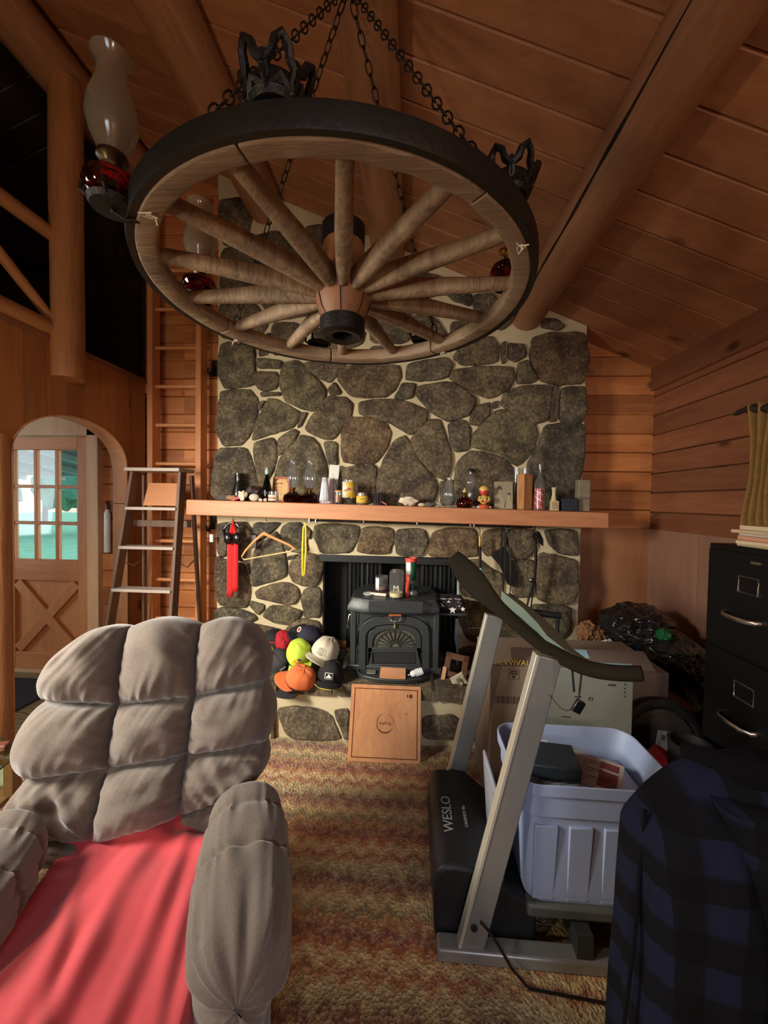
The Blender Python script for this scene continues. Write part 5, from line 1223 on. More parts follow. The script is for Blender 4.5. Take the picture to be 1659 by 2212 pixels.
A_ = archline(240, 1110, 800, 1000, 1010)[1:-1]; band(g, [(x, y-10) for x, y in A_], [(x, y+6) for x, y in A_], SY+.002, .010)
relief(g, [(185, 770), (205, 770), (205, 960), (185, 960)], t=.009); relief(g, [(1148, 820), (1162, 820), (1162, 1000), (1148, 1000)], t=.009); relief(g, [(185, 945), (240, 945), (240, 962), (185, 962)], t=.009)
g.build('front_moulding', CI, st, bevel=.002)
# side pilasters, top, base
G().box2((bl-.01, SY-.014, bb), (bl+.028, SY+.05, bt)).build('corner_post', CI, st, bevel=.006); G().box2((br-.028, SY-.014, bb), (br+.01, SY+.05, bt)).build('corner_post', CI, st, bevel=.006)
tz = X6(700, 600).z
g = G(); e = .03
P_ = [(bl-e, SY-.03), (bl+.07, SY-.075), (br-.16, SY-.075), (br+e-.02, SY-.03), (br+e, SY+.2), (br+e-.04, SY+.42), (bl-e+.04, SY+.42), (bl-e-.01, SY+.2)]
up = [(x*.90+.10*(bl+br)/2, y*.9+.1*(SY+.19)) for x, y in P_]
n = len(P_); vs = [(x, y, bt-.012) for x, y in P_]+[(x, y, bt+.018) for x, y in P_]+[(x, y, tz) for x, y in up]
g.add(vs, [tuple(range(n)), tuple(range(2*n, 3*n))]+[(i, (i+1) % n, n+(i+1) % n, n+i) for i in range(n)]+[(n+i, n+(i+1) % n, 2*n+(i+1) % n, 2*n+i) for i in range(n)])
g.build('top_plate', CI, st, bevel=.006)
g = G(); qx0, qx1 = X6(350, 640).x, X6(1030, 640).x; g.box2((qx0, SY-.088, bt+.0), (qx1, SY-.04, tz+.002)); g.build('top_lip', CI, st, bevel=.004)
G().box2((bl-.03, SY-.02, bb-.03), (br+.03, SY+.41, bb+.012)).build('base_skirt', CI, st, bevel=.008)
for sx in (0, 1):
    for yy in (SY+.02, SY+.36):
        x = bl-.015 if sx == 0 else br+.015; s = -1 if sx == 0 else 1
        G().hexa([Vector(p) for p in ((x+s*.015, yy-.02, HZ), (x+s*.045, yy-.02, HZ), (x+s*.015, yy+.02, HZ), (x+s*.045, yy+.02, HZ), (x-s*.05, yy-.03, bb-.02), (x+s*.02, yy-.03, bb-.02), (x-s*.05, yy+.03, bb-.02), (x+s*.02, yy+.03, bb-.02))]).build('leg', CI, st, bevel=.005)
# ash lip
lc = (X6(650, 1600).x, SY-.01); lz = zc(1458, SY-.08)
g = G(); n = 20; rim = [(lc[0]-.235*math.cos(pi*k/n), lc[1]-.135*math.sin(pi*k/n)**.8) for k in range(n+1)]
vs = [(x, y, lz-.022) for x, y in rim]+[(x, y, lz) for x, y in rim]
g.prism([(x, y, lz-.022) for x, y in rim], (0, 0, .016)); g.tube([(x, y, lz-.004) for x, y in rim], .007, 8)
g.build('ash_lip', CI, st)
# door handle
hq = [at(740+x/5.925, 1190+y/5.925, Y=SY-.05) for x, y in ((592, 822), (600, 870), (630, 900), (720, 905), (745, 870), (750, 822))]
hd = G().tube(hq, .0035, 8).build('spring_handle', CHR, st); G().tube([hq[0], hq[-1]], .008, 10).build('handle_grip', pm('copper_grip', (190, 112, 70), .4, .4), hd)
G().tube([at(740+670/5.925, 1190+925/5.925, Y=SY-.035), at(740+665/5.925, 1190+985/5.925, Y=SY-.035)], [.003, .007], 8).build('latch', pm('brass_dull', (150, 130, 80), .4, .6), st)
lq = [at(740+x/5.925, 1190+y/5.925, Y=SY+.1) for x, y in ((120, 815), (85, 815), (65, 940), (65, 985))]; G().tube(lq, [.004, .004, .005, .007], 8).build('side_lever', CHR, st)
# side shelf
sx0, sx1 = br+.005, X6(1575, 740, SY+.15).x; sz = X6(1400, 760, SY+.1).z
G().box2((sx0-.01, SY+.03, sz-.022), (sx1, SY+.30, sz)).build('side_shelf', CI, st, bevel=.010)
# star cloth folded on the shelf
t = thing('star_cloth', 'folded dark cloth with white stars on the stove side shelf', 'cloth', ((sx0+sx1)/2, SY+.15, sz))
hc = X6(1350, 640, SY+.1).z-sz+.02
g = G()
def cl(u, v):
    q = 2*pi*u; w = pi*v-pi/2; c = lambda f, e: math.copysign(abs(f)**e, f)
    return (((sx0+sx1)/2-.015)+(sx1-sx0)*.5*c(math.cos(w), .35)*c(math.cos(q), .4), SY+.15+.11*c(math.cos(w), .35)*c(math.sin(q), .4), sz+hc/2+hc/2*c(math.sin(w), .5)+.003*math.sin(u*40))
g.grid(cl, 40, 16, cu=True); g.build('fold', pm('navy_cloth', (34, 26, 36), .9), t, smooth=80)
SW_ = pm('white_star', (225, 220, 215), .8, bump=0)
def star(c, r, M4, name, par):
    pts = [(r*(1 if k % 2 == 0 else .42)*math.sin(pi*k/5), r*(1 if k % 2 == 0 else .42)*math.cos(pi*k/5), 0) for k in range(10)]; g = G(M4); g.prism(pts, (0, 0, .001)); g.build(name, SW_, par, smooth=0)
for (px, py, r, top) in ((1300, 645, 8, 1), (1205, 685, 6, 0), (1408, 700, 9, 0), (1290, 660, 7, 0), (1480, 655, 7, 0), (1540, 690, 6, 0), (1190, 640, 5, 0), (1360, 640, 5, 0), (1495, 650, 7, 1), (1190, 605, 6, 1), (1380, 625, 6, 1), (1465, 612, 6, 1)):
    if top:
        q = X6(px, py, SY+.1); q = at(740+px/5.925, 1190+py/5.925, Z=sz+hc+.001); star(0, r*.0032, frame((q.x, min(max(q.y, SY+.07), SY+.22), sz+hc+.0003), (1, .1, 0), (0, 1, 0)), 'star', t)
    else: q = X6(px, py, SY+.04); star(0, r*.003, frame((q.x, SY+.0375+.010*abs((715-py)/60-.4), sz+hc*min(.86, max(.12, (725-py)/105))), (1, 0, 0), (0, .15, 1)), 'star', t)
# things on the stove
q = X6(480, 510, SY+.05)
BK = pm('maroon_cover', (70, 36, 34), .6); t = thing('book', 'small dark red book under the left candle jar on the stove', 'book', (q.x, SY+.06, tz)); bx = X6(480, 520, SY+.02).x
Xf = Matrix.Translation((bx, SY+.07, tz)) @ Matrix.Rotation(-.25, 4, 'Z'); G(Xf).box2((-.055, -.05, 0), (.055, .05, .005)).build('cover', BK, t); G(Xf).box2((-.054, -.048, .005), (.052, .048, .022)).build('pages', CRM, t); G(Xf).box2((-.055, -.05, .022), (.055, .05, .027)).build('cover', BK, t)
WAX = pm('cream_wax', (225, 212, 160), .5)
jar('candle_jar', 740+505/5.925, 1190+318/5.925, 27, 'short candle jar standing on the dark red book', 'jar', SY+.07, fill=(pm('brown_wax', (110, 70, 56), .6), .35), z=tz+.0275, band=[(pm('white_label', (220, 220, 215), .5), .1, .9, -pi*.95, -pi*.62)])
t, x, z, h, r = jar('candle_jar', 740+690/5.925, 1190+270/5.925, 31, 'tall candle jar with cream wax in the middle of the stove top', 'jar', SY-.005, fill=(WAX, .22), z=tz+.0005, lid=glassm('clear_glass'))
text('M', .05, frame((x, SY-.005-r-.002, z+h*.42), (1, 0, 0), (0, 0, 1)), 'lettering', CRM, t)
# red white and green tube
q = X6(880, 540, SY+.05); t = thing('cocktail_tube', 'tall plastic goblet printed red, white and green beside the candle jars', 'tumbler', (q.x, SY+.06, tz)); hx = q.x-.004
hh = X6(880, 90, SY+.06).z-tz; COR = pm('coral_red', (222, 80, 66), .4)
G().lathe([(.030, hh*.35), (.034, hh*.6), (.036, hh*.93), (.034, hh*.93), (.031, hh*.6), (.027, hh*.35), (.030, hh*.35)], (hx, SY+.06, tz), 24).build('printed_sleeve', CLR, t)
G().lathe([(.036, hh*.90), (.040, hh*.91), (.040, hh), (.035, hh), (.035, hh*.9), (.036, hh*.9)], (hx, SY+.06, tz), 24).build('rim', COR, t)
def arcband(par, mm, r0, r1, z0, z1, a, b, name, cx_):
    g = G(); vs = []; n = 10
    for k in range(n+1):
        q_ = a+(b-a)*k/n; vs += [(cx_+r0*math.cos(q_), SY+.06+r0*math.sin(q_), z0), (cx_+r1*math.cos(q_), SY+.06+r1*math.sin(q_), z1)]
    g.add(vs, [(2*k, 2*k+2, 2*k+3, 2*k+1) for k in range(n)]); g.build(name, mm, par, solid=.0008)
arcband(t, pm('white_label', 0), .0345, .0365, tz+hh*.58, tz+hh*.9, -pi*.92, -pi*.52, 'white_print', hx); arcband(t, pm('leaf_green', (20, 90, 60), .5), .0325, .0365, tz+hh*.42, tz+hh*.9, -pi*.52, -pi*.12, 'green_print', hx); arcband(t, COR, .0315, .0348, tz+hh*.3, tz+hh*.58, -pi*.95, -pi*.6, 'red_print', hx)
G().tube([(hx-.022, SY+.05, tz), (hx-.024, SY+.05, tz+hh*.2), (hx-.018, SY+.05, tz+hh*.4)], [.012, .013, .014], 12).build('red_straw', COR, t)
G().tube([(hx+.012, SY+.055, tz+.02), (hx+.012, SY+.055, tz+hh*.45)], .004, 8).build('green_stem', pm('leaf_green', 0), t)
G().lathe([(0, 0), (.018, 0), (.022, .005), (.030, .014), (.032, .024), (.028, .036), (.012, .042), (.010, .036), (.026, .030), (.0285, .022), (.018, .008), (0, .006)], (hx+.016, SY+.045, tz), 24).build('glass_foot', CLR, t)
# small white dish on the top left of the stove
q = X6(295, 520, SY+.03); tag(G().lathe([(0, 0), (.03, .002), (.04, .012), (.036, .014), (0, .006)], (q.x+.02, SY+.05, tz), 20, sx=1, sy=1).build('saucer', pm('white_enamel', 0)), 'small white saucer at the left edge of the stove top', 'saucer')
# on the ash lip
LZ = lz-.004
x0, x1 = X6(480, 1600, SY-.08).x, X6(808, 1600, SY-.08).x
wb = wood('cedar_offcut', (190, 130, 90), (216, 160, 118), 'X', 2, isl=0, knots=True)
t = G(Matrix.Translation(((x0+x1)/2, SY-.082, LZ)) @ Matrix.Rotation(.30, 4, 'X')).box2((-(x1-x0)/2, -.055, 0), ((x1-x0)/2, .055, .018)).build('wood_offcut', wb, bevel=.002); tag(t, 'short reddish board with a knot lying on the stove ash lip', 'board'); 
x0 = X6(370, 1550, SY-.04).x; tag(G().box2((x0-.028, SY-.075, LZ), (x0+.03, SY-.025, LZ+.008)).build('slate_chip', pm('ash_grey', (110, 108, 98), .8), bevel=.002), 'flat grey tile chip at the left end of the ash lip', 'tile')
q = X6(890, 1600, SY-.08)
t = thing('light_bulb', 'white spiral energy saving bulb lying on the ash lip', 'light bulb', (q.x, SY-.085, LZ)); WP = pm('bulb_white', (228, 230, 230), .3, bump=0)
ax = Vector((.9, .1, .25)).normalized(); b0 = Vector((q.x-.026, SY-.09, LZ+.012)); 
G().tube([b0, b0+ax*.018], .010, 12).build('screw_base', CHR, t); G().tube([b0+ax*.016, b0+ax*.03, b0+ax*.045], [.013, .020, .019], 16).build('ballast', WP, t)
s1 = ax.cross(Vector((0, 1, 0))).normalized(); s2 = ax.cross(s1); g = G(); pts = []
for k in range(70): a = 2*pi*k/16; pts.append(b0+ax*(.05+.045*k/70)+(s1*math.cos(a)+s2*math.sin(a))*.020)
g.tube(pts, .0052, 8); g.build('spiral_tube', WP, t)
# ------------------------------------------------ cutting board leaning on the hearth
bbl, bbr = at(750, 1645, Z=0), at(908, 1650, Z=0); btl = at(752, 1477, Y=HY-.045)
bw_ = (bbr-bbl).length; ux = (bbr-bbl).normalized(); hb = .44
ty = HY-.042; by = (bbl.y+bbr.y)/2
upv = Vector((0, ty-by, btl.z)); hb = upv.length; upv.normalize()
ux = (ux-upv*ux.dot(upv)).normalized(); Xb = frame(((bbl.x+bbr.x)/2, by-.0, 0), ux, upv)
t = thing('cutting_board', 'large square wooden cutting board with a burnt round logo leaning against the hearth', 'cutting board', ((bbl.x+bbr.x)/2, by, 0))
CB = wood('acacia_board', (182, 118, 70), (216, 160, 106), 'Z', 1.3, isl=.10, knots=False, rough=.45); w2 = bw_/2
g = G(Xb); ws = [-w2, -.33*w2*1.0, .30*w2, w2]
for a, b in ((-w2, -w2*.86), (-w2*.86, -w2*.2), (-w2*.2, w2*.28), (w2*.28, w2*.82), (w2*.82, w2)): g.box2((a, 0, -.022), (b, hb, -.0))
g.build('plank', CB, t)
gr_ = pm('juice_groove', (110, 58, 30), .7); g = G(Xb); i = .022
g.tube([(-w2+i, i, 0), (w2-i, i, 0), (w2-i, hb-i, 0), (-w2+i, hb-i, 0)], .0035, 8, closed=True); g.build('groove', gr_, t)
BR = pm('burn_mark', (80, 34, 14), .7, bump=0); g = G(Xb); cx_, cy_ = .0, hb*.50
for a0_, a1_ in ((-.2, 1.25), (1.9, 2.9+.9)):
    pts = [(cx_+.050*math.cos(a0_*1.0+ (a1_-a0_)*k/20), cy_+.050*math.sin(a0_+(a1_-a0_)*k/20), .0006) for k in range(21)]; g.tube(pts, [.0008+.0022*math.sin(pi*k/20) for k in range(21)], 6, flat=(1, .3), side=(0, 0, 1))
pts = [(cx_+.052*math.cos(-2.9+2.5*k/24), cy_+.052*math.sin(-2.9+2.5*k/24), .0006) for k in range(25)]; g.tube(pts, [.0008+.003*math.sin(pi*k/24) for k in range(25)], 6, flat=(.3, 1), side=(0, 0, 1))
g.build('burnt_ring', BR, t); text('uaghng', .026, Xb @ Matrix.Translation((cx_, cy_, .0004)), 'burnt_lettering', BR, t, .0003)
g = G(Xb); g.box2((w2-.085, hb-.062, 0), (w2-.078, hb-.048, .0006)); g.box2((w2-.070, hb-.066, 0), (w2-.052, hb-.046, .0006)); g.build('burnt_stamp', BR, t)
text('fc', .016, Xb @ Matrix.Translation((w2-.085, hb-.155, .0004)), 'burnt_lettering', BR, t, .0003)
# ------------------------------------------------ caps
def cap(px, py, Yp, up, fw, mc, mb, label, logo=None, s=1.0, brimshow=True):
    c = at(px, py, Y=Yp); up = Vector(up).normalized(); f = Vector(fw); f = (f-up*f.dot(up)).normalized(); r = up.cross(f)
    X_ = Matrix(((r.x, f.x, up.x, c.x), (r.y, f.y, up.y, c.y), (r.z, f.z, up.z, c.z), (0, 0, 0, 1))) @ Matrix.Scale(s, 4)
    t = thing('baseball_cap', label, 'cap', c-Vector((0, 0, .08)), 0, 'caps piled on the hearth')
    sd = Vector((px*.13, py*.07, 0)); g = G(X_)
    def crown(u, v):
        q = 2*pi*u; w = v*pi/2; rr = math.cos(w)**.75; fl = .5+.5*math.sin(q)   # front is +y
        h = .105*math.sin(w)**.9; x = .082*rr*math.cos(q); y = .098*rr*math.sin(q)+(.012*fl*math.sin(w*2))
        k = 1+.06*noise.noise(Vector((math.cos(q)*2, math.sin(q)*2, v*2))+sd); seam = 1-.012*math.exp(-(((u*6) % 1-.5)**2)*0)*0
        return (x*k, y*k, h*k-.035)
    g.grid(crown, 36, 14, cu=True); g.build('crown', mc, t, smooth=80, solid=.002)
    G(X_).ball((0, .004, .071), (.007, .007, .004), 10).build('button', mc, t)
    g = G(X_)
    def brim(u, v):
        a = pi*(.14+.72*u); e = .085+.072*v*math.sin(a)**.8; x = math.cos(a)*(.083+.012*v*math.sin(a)); y = math.sin(a)*.095+.075*v*math.sin(a)**.7
        return (x, y, -.033-.020*(x/.08)**2-.006*v)
    g.grid(brim, 20, 8); g.build('brim', mb, t, smooth=80, solid=.003)
    if logo: logo(X_, t)
    return t
def ondome(X_, a, z, dz=0):
    """frame on the crown front; a sideways metres, z up"""
    y = .098*math.sqrt(max(.05, 1-(a/.085)**2))*math.cos(min(1.2, math.asin(min(.99, max(0, (z+.035)/.112)))))**.75+.012+.004+dz
    return X_ @ frame((a, y, z), (-1, 0, 0), (0, -.25, 1))
fab = lambda n, c, **k: pm(n, c, .85, bump=.3, bs=300, var=.08, **k)
CBk = fab('cap_black', (26, 25, 27)); CRd = fab('cap_red', (165, 20, 34)); CNv = fab('cap_navy', (36, 36, 54)); CCr = fab('cap_stone', (205, 196, 172)); CLm = fab('cap_lime', (190, 220, 70)); CGy = fab('cap_charcoal', (52, 52, 56)); COr = fab('cap_orange', (226, 118, 66)); CGn = fab('cap_green_stripe', (110, 225, 120)); CYl = fab('cap_yellow_trim', (225, 210, 70))
def plate(col_, w, h, a=0, z=.015, dz=0, name='logo_patch'):
    def f(X_, t): G(ondome(X_, a, z, dz)).box2((-w/2, -h/2, -.004), (w/2, h/2, .001)).build(name, col_, t, bevel=.0008)
    return f
def swoosh(X_, t):
    g = G(ondome(X_, 0, .012)); g.prism([(-.030, .006, 0), (-.022, -.006, 0), (.0, -.004, 0), (.035, .009, 0), (.0, .002, 0), (-.018, .001, 0)], (0, 0, .0012)); g.build('logo_stitching', CRd, t, smooth=0)
def badge(X_, t):
    M_ = ondome(X_, 0, .012, .002); WH = pm('white_card', 0)
    G(M_).box2((-.026, -.019, -.006), (.026, .019, .001)).build('badge_border', WH, t, bevel=.003); G(M_).box2((-.023, -.016, 0), (.023, .016, .0016)).build('badge_ground', CBk, t, bevel=.002)
    g = G(M_); g.box2((-.016, -.011, 0), (.016, -.002, .0022)); g.tube([(0, .005, 0), (0, .005, .0022)], .006, 12); g.box2((-.008, -.003, 0), (.008, .002, .0022)); g.build('badge_emblem', WH, t)
def rnd(X_, t):
    M_ = ondome(X_, -.02, .015, .002); G(M_).tube([(0, 0, -.005), (0, 0, .0012)], .019, 20).build('round_patch', pm('white_card', 0), t); G(M_).tube([(0, 0, 0), (0, 0, .002)], .012, 16).build('patch_centre', CRd, t)
def fishl(X_, t):
    M_ = ondome(X_, .008, .012, .002); g = G(M_); g.prism([(-.030, 0, 0), (-.02, .012, 0), (-.005, .012, 0), (-.012, -.002, 0), (-.02, -.010, 0)], (0, 0, .0015)); g.build('blue_emblem', pm('teal_print', (20, 70, 84), .6), t, smooth=0)
    g = G(M_); g.prism([(-.008, -.006, 0), (-.004, .012, 0), (.016, .014, 0), (.03, .0, 0), (.014, -.010, 0)], (0, 0, .0015)); g.build('orange_emblem', pm('orange_print', (226, 160, 50), .6), t, smooth=0)
def outl(X_, t):
    M_ = ondome(X_, 0, .012, .002); g = G(M_); g.tube([(-.014, -.014, 0), (-.014, .014, 0), (.012, .014, 0), (.016, 0, 0), (.012, -.014, 0)], .0012, 5, closed=True); g.tube([(-.004, -.008, 0), (-.004, .009, 0)], .001, 5); g.tube([(.004, -.008, 0), (.006, .009, 0)], .001, 5); g.tube([(-.022, -.016, 0), (0, -.024, 0), (.020, -.016, 0)], .0012, 5); g.build('stitched_emblem', pm('ink', 0), t)
def stripe(X_, t):
    g = G(X_); g.tube([(-.03, .088, -.02), (-.034, .074, .03), (-.026, .045, .06)], .006, 8, flat=(1, .4)); g.build('green_stripe', CGn, t)
def ytrim(X_, t):
    g = G(X_); g.tube([(-.05, .072, -.02), (-.052, .05, .03), (-.03, .03, .062)], .0035, 6); g.tube([(math.cos(pi*(.14+.72*k/16))*.096, math.sin(pi*(.14+.72*k/16))*.165, -.046-.02*(math.cos(pi*(.14+.72*k/16)))**2) for k in range(17)], .002, 6); g.build('yellow_trim', CYl, t); badge(X_, t)
U = lambda *a: a
cap(593, 1384, 2.72, (0, .15, 1), (.15, -1, -.1), CBk, CBk, 'black cap with a red tick at the top left of the pile', swoosh, 1.12)
cap(612, 1384, 2.66, (.2, -.75, .6), (.4, -.6, -.7), CRd, CRd, 'plain dark red cap near the top of the pile', None, .8)
cap(648, 1374, 2.80, (-.35, .1, 1), (-.6, -.8, 0), CBk, CBk, 'black cap with a bright green stripe behind the navy one', stripe, 1.1)
cap(672, 1375, 2.68, (.55, -.05, .8), (-.75, -.55, .2), CNv, CNv, 'navy cap with a round white patch at the top right of the pile', rnd, 1.0)
cap(574, 1415, 2.60, (.1, -.2, .95), (.1, -.9, -.4), fab('cap_camo_lime', (196, 206, 90), ), CLm, 'lime and pink patterned cap half hidden by the chair', plate(fab('cap_pink', (200, 110, 110)), .04, .03), .9)
cap(603, 1424, 2.58, (-.3, -.45, .8), (.5, -.85, -.2), CGy, CGy, 'charcoal cap with a grey tag left of the lime cap', plate(pm('grey_tag', (120, 120, 120), .5), .045, .012, .0, .0), .95)
cap(645, 1407, 2.48, (-.25, -.35, .9), (.25, -.8, -.65), CLm, CLm, 'bright lime yellow cap in the middle of the pile', fishl, 1.0)
cap(706, 1401, 2.50, (.45, .05, .95), (-.45, -.8, -.55), CCr, CCr, 'stone coloured cap at the right of the pile', outl, 1.08)
cap(636, 1474, 2.40, (0, .1, 1), (-.5, -1, 0), CGy, CGy, 'dark grey cap lowest in the pile, under the orange one', None, .95)
cap(652, 1462, 2.36, (.35, -.35, .85), (-.95, -.2, -.05), COr, COr, 'orange cap lying on its side at the bottom of the pile', None, .95)
cap(716, 1450, 2.41, (.1, .05, 1), (.0, -1, -.35), CBk, CBk, 'black cap with a square white badge and yellow edging, lowest at the right', ytrim, .98)
# pile of further dark caps under them is the folded black jacket
# ------------------------------------------------ right of the stove
t = thing('wire_stand', 'thin bent steel wire frame standing right of the stove', 'wire frame', (at(1010, 1340, Y=2.7).x, 2.7, HZ)); W_ = lambda x, y: at(x, y, Y=2.70)
G().tube([W_(1025, 1286), W_(1014, 1288), W_(1010, 1296), W_(1009, 1345), W_(1014, 1357), W_(1052, 1356), W_(1054, 1400), (W_(1054, 1400).x, 2.7, HZ)], .003, 8).build('wire', CHR, t)
q = at(987, 1370, Y=2.74)
t = thing('fire_tool', 'pale handled fire brush standing in the shadow right of the stove', 'tool', (q.x, 2.74, HZ)); PB = pm('pale_blue_grey', (150, 168, 170), .5)
G().tube([at(989, 1225, Y=2.74), at(990, 1290, Y=2.74)], [.004, .010], 10, flat=(1, .5)).build('tip', PB, t); G().tube([at(990, 1288, Y=2.74), at(988, 1336, Y=2.74)], .004, 8).build('shaft', BLK, t)
G().tube([at(987, 1336, Y=2.74), at(985, 1380, Y=2.74), at(988, 1400, Y=2.74), at(988, 1420, Y=2.74), (at(988, 1420, Y=2.74).x, 2.74, HZ)], [.012, .013, .009, .008, .006], 10, flat=(1, .5)).build('handle', PB, t)
# broken dark frame with paper
t = thing('wooden_rack', 'small dark brown wooden rack tipped over with a pale block on the hearth', 'rack', (at(985, 1480, Y=2.50).x, 2.50, HZ)); Xr = Matrix.Translation((at(982, 1480, Y=2.5).x, 2.52, HZ+.004)) @ Matrix.Rotation(.2, 4, 'Y') @ Matrix.Rotation(-.35, 4, 'X')
RBm = wood('rack_wood', (80, 50, 34), (112, 74, 50), 'X', 2, knots=False, isl=.05); g = G(Xr); 
for a, b in (((-.075, 0, .0), (.075, .02, .035)), ((-.075, 0, .11), (.075, .02, .15)), ((-.075, 0, .0), (-.04, .02, .15)), ((.04, 0, .0), (.075, .02, .15))): g.box2(a, b)
g.build('slat_frame', RBm, t, bevel=.002); G(Xr).box2((-.085, -.012, -.03), (-.06, .0, .055)).build('pale_slat', wood('pale_slat', (190, 140, 90), (214, 170, 120), 'Z', 2, knots=False, isl=0), t, bevel=.002)
q = at(990, 1470, Y=2.44)
t = thing('crumpled_label', 'crumpled printed paper tag on the brown rack', 'paper', (q.x, 2.44, HZ+.01)); g = G(frame(at(992, 1472, Y=2.455), (.9, .2, .45), (-.3, .1, .9)))
g.grid(lambda u, v: (-.045+.09*u, -.045+.09*v, .006*noise.noise(Vector((u*4, v*4, 2)))), 10, 10); g.build('sheet', pm('newsprint', (196, 186, 158), .7), t, solid=.001)
G(frame(at(992, 1472, Y=2.447), (.9, .2, .45), (-.3, .1, .9))).box2((-.012, -.02, 0), (.012, .02, .002)).build('printed_block', pm('grey_print', (120, 116, 110), .7), t)
tag(G().ball(at(997, 1506, Y=2.42), .014, 14).build('wooden_ball', pm('tan_knob', (150, 130, 100), .6)), 'little round tan knob at the hearth edge under the rack', 'knob')
o = bpy.data.objects['wooden_ball']; o.location.z = HZ+.002
# ------------------------------------------------ treadmill
TG = pm('treadmill_grey', (150, 150, 146), .35, .45, var=.05, bump=.05); TS = pm('treadmill_silver_edge', (196, 192, 176), .35, .3, var=.04, bump=0); TB = pm('treadmill_black', (20, 21, 24), .55, bump=.3, bs=200); TD = pm('treadmill_dark', (44, 46, 46), .5)
f0 = at(945, 2088, Z=0); f1 = at(1300, 2112, Z=0)
Y0 = f0.y+.02; X0 = f0.x
tm = thing('treadmill', 'old folding treadmill with slanted grey uprights and a black motor hood', 'treadmill', (X0+.5, Y0+.3, 0))
WID = .60; X1 = X0+.97
for y in (Y0+.02, Y0+WID):
    G().box2((X0, y-.03, .0), (X1-.25, y+.03, .045)).build('floor_bar', TG, tm, bevel=.008)
# uprights
def upright(base, top, name, w=.075, t=.035):
    b = Vector(base); p = Vector(top)
    o = G().bar(b, p, w, t, side=(1, 0, 0)).build(name, TG, tm, bevel=.004)
    d = (p-b).normalized(); sd = Vector((1, 0, 0)); sd = (sd-d*sd.dot(d)).normalized(); n_ = d.cross(sd)
    e = G().bar(b-sd*(w/2+.004), p-sd*(w/2+.004), .012, t+.004, side=(1, 0, 0)).build('edge_trim', TS, o, bevel=.002); e['label'] = 'pale edge trim of the upright'
    return b, p, sd
b0 = Vector((at(1003, 2058, Y=Y0+.0).x+.02, Y0+.02, .01)); p0 = at(1186, 1418, Y=Y0+.02)
upright(b0, p0, 'upright')
yf = Y0+WID; p1 = at(1070, 1330, Y=yf); m1 = at(985, 1680, Y=yf); dd_ = p1-m1; b1 = p1-dd_*((p1.z-.01)/dd_.z); upright(b1, p1, 'upright')
G().tube([(b0.x+.01, Y0-.0, .12), (b0.x+.01, Y0-.005, .12)], .011, 12).build('bolt_hole', TB, tm)
# handlebar
HB = [at(978, 1200, Y=yf+.16), at(1010, 1240, Y=yf+.12), at(1050, 1285, Y=yf+.03), at(1095, 1330, Y=yf-.14), at(1150, 1378, Y=Y0+.24), at(1205, 1415, Y=Y0+.04), at(1265, 1442, Y=Y0-.10), at(1325, 1453, Y=Y0-.16), at(1388, 1455, Y=Y0-.20)]
def smoothp(P, n=4):
    Q = []
    for i in range(len(P)-1):
        p_, a, b, c = P[max(i-1, 0)], P[i], P[i+1], P[min(i+2, len(P)-1)]
        for k in range(n):
            t_ = k/n; Q.append(.5*((2*a)+(b-p_)*t_+(2*p_-5*a+4*b-c)*t_*t_+(3*a-p_-3*b+c)*t_**3))
    return Q+[P[-1]]
HP = smoothp(HB, 6); m = len(HP); HBm = pm('handle_foam', (30, 25, 16), .8, var=.1, bump=.3, bs=200, spec=.15)
fl = [(1.0+1.9*math.exp(-((i/m-.14)/.15)**2), .62) for i in range(m)]
G().tube(HP, [.020+.004*math.sin(pi*i/(m-1)) for i in range(m)], 14, flat=fl, side=(0.55, 0, .85)).build('handlebar', HBm, tm, smooth=60)
# console board behind the bar
c0, c1, c2, c3 = at(1075, 1275, Y=yf-.02), at(1160, 1372, Y=Y0+.22), at(1255, 1432, Y=Y0+.0), at(1140, 1300, Y=yf-.1)
q_ = [at(1082, 1285, Y=yf-.05), at(1120, 1325, Y=yf-.18), at(1165, 1368, Y=Y0+.20), at(1215, 1398, Y=Y0+.04), at(1195, 1385, Y=Y0+.04), at(1170, 1345, Y=Y0+.16), at(1140, 1322, Y=yf-.18), at(1098, 1282, Y=yf-.05)]
g = G(); tp_ = [at(1082, 1275, Y=yf-.05), at(1128, 1312, Y=yf-.2), at(1160, 1345, Y=Y0+.26), at(1180, 1372, Y=Y0+.14), at(1216, 1400, Y=Y0+.04)]
bt_ = [p+Vector((.0, 0, -.06)) for p in tp_]
n = len(tp_); th_ = Vector((.10, .02, -.05))
vs = tp_+bt_+[p+th_ for p in tp_]+[p+th_*.7 for p in bt_]
fs = []
for i in range(n-1):
    fs += [(i, i+1, n+i+1, n+i), (2*n+i, 2*n+i+1, i+1, i), (n+i, n+i+1, 3*n+i+1, 3*n+i), (3*n+i, 3*n+i+1, 2*n+i+1, 2*n+i)]
fs += [(0, n, 3*n, 2*n), (n-1, 3*n-1, 4*n-1, 2*n-1)]
g.add(vs, fs); g.build('console', pm('console_pale', (110, 126, 112), .5), tm, bevel=.004)
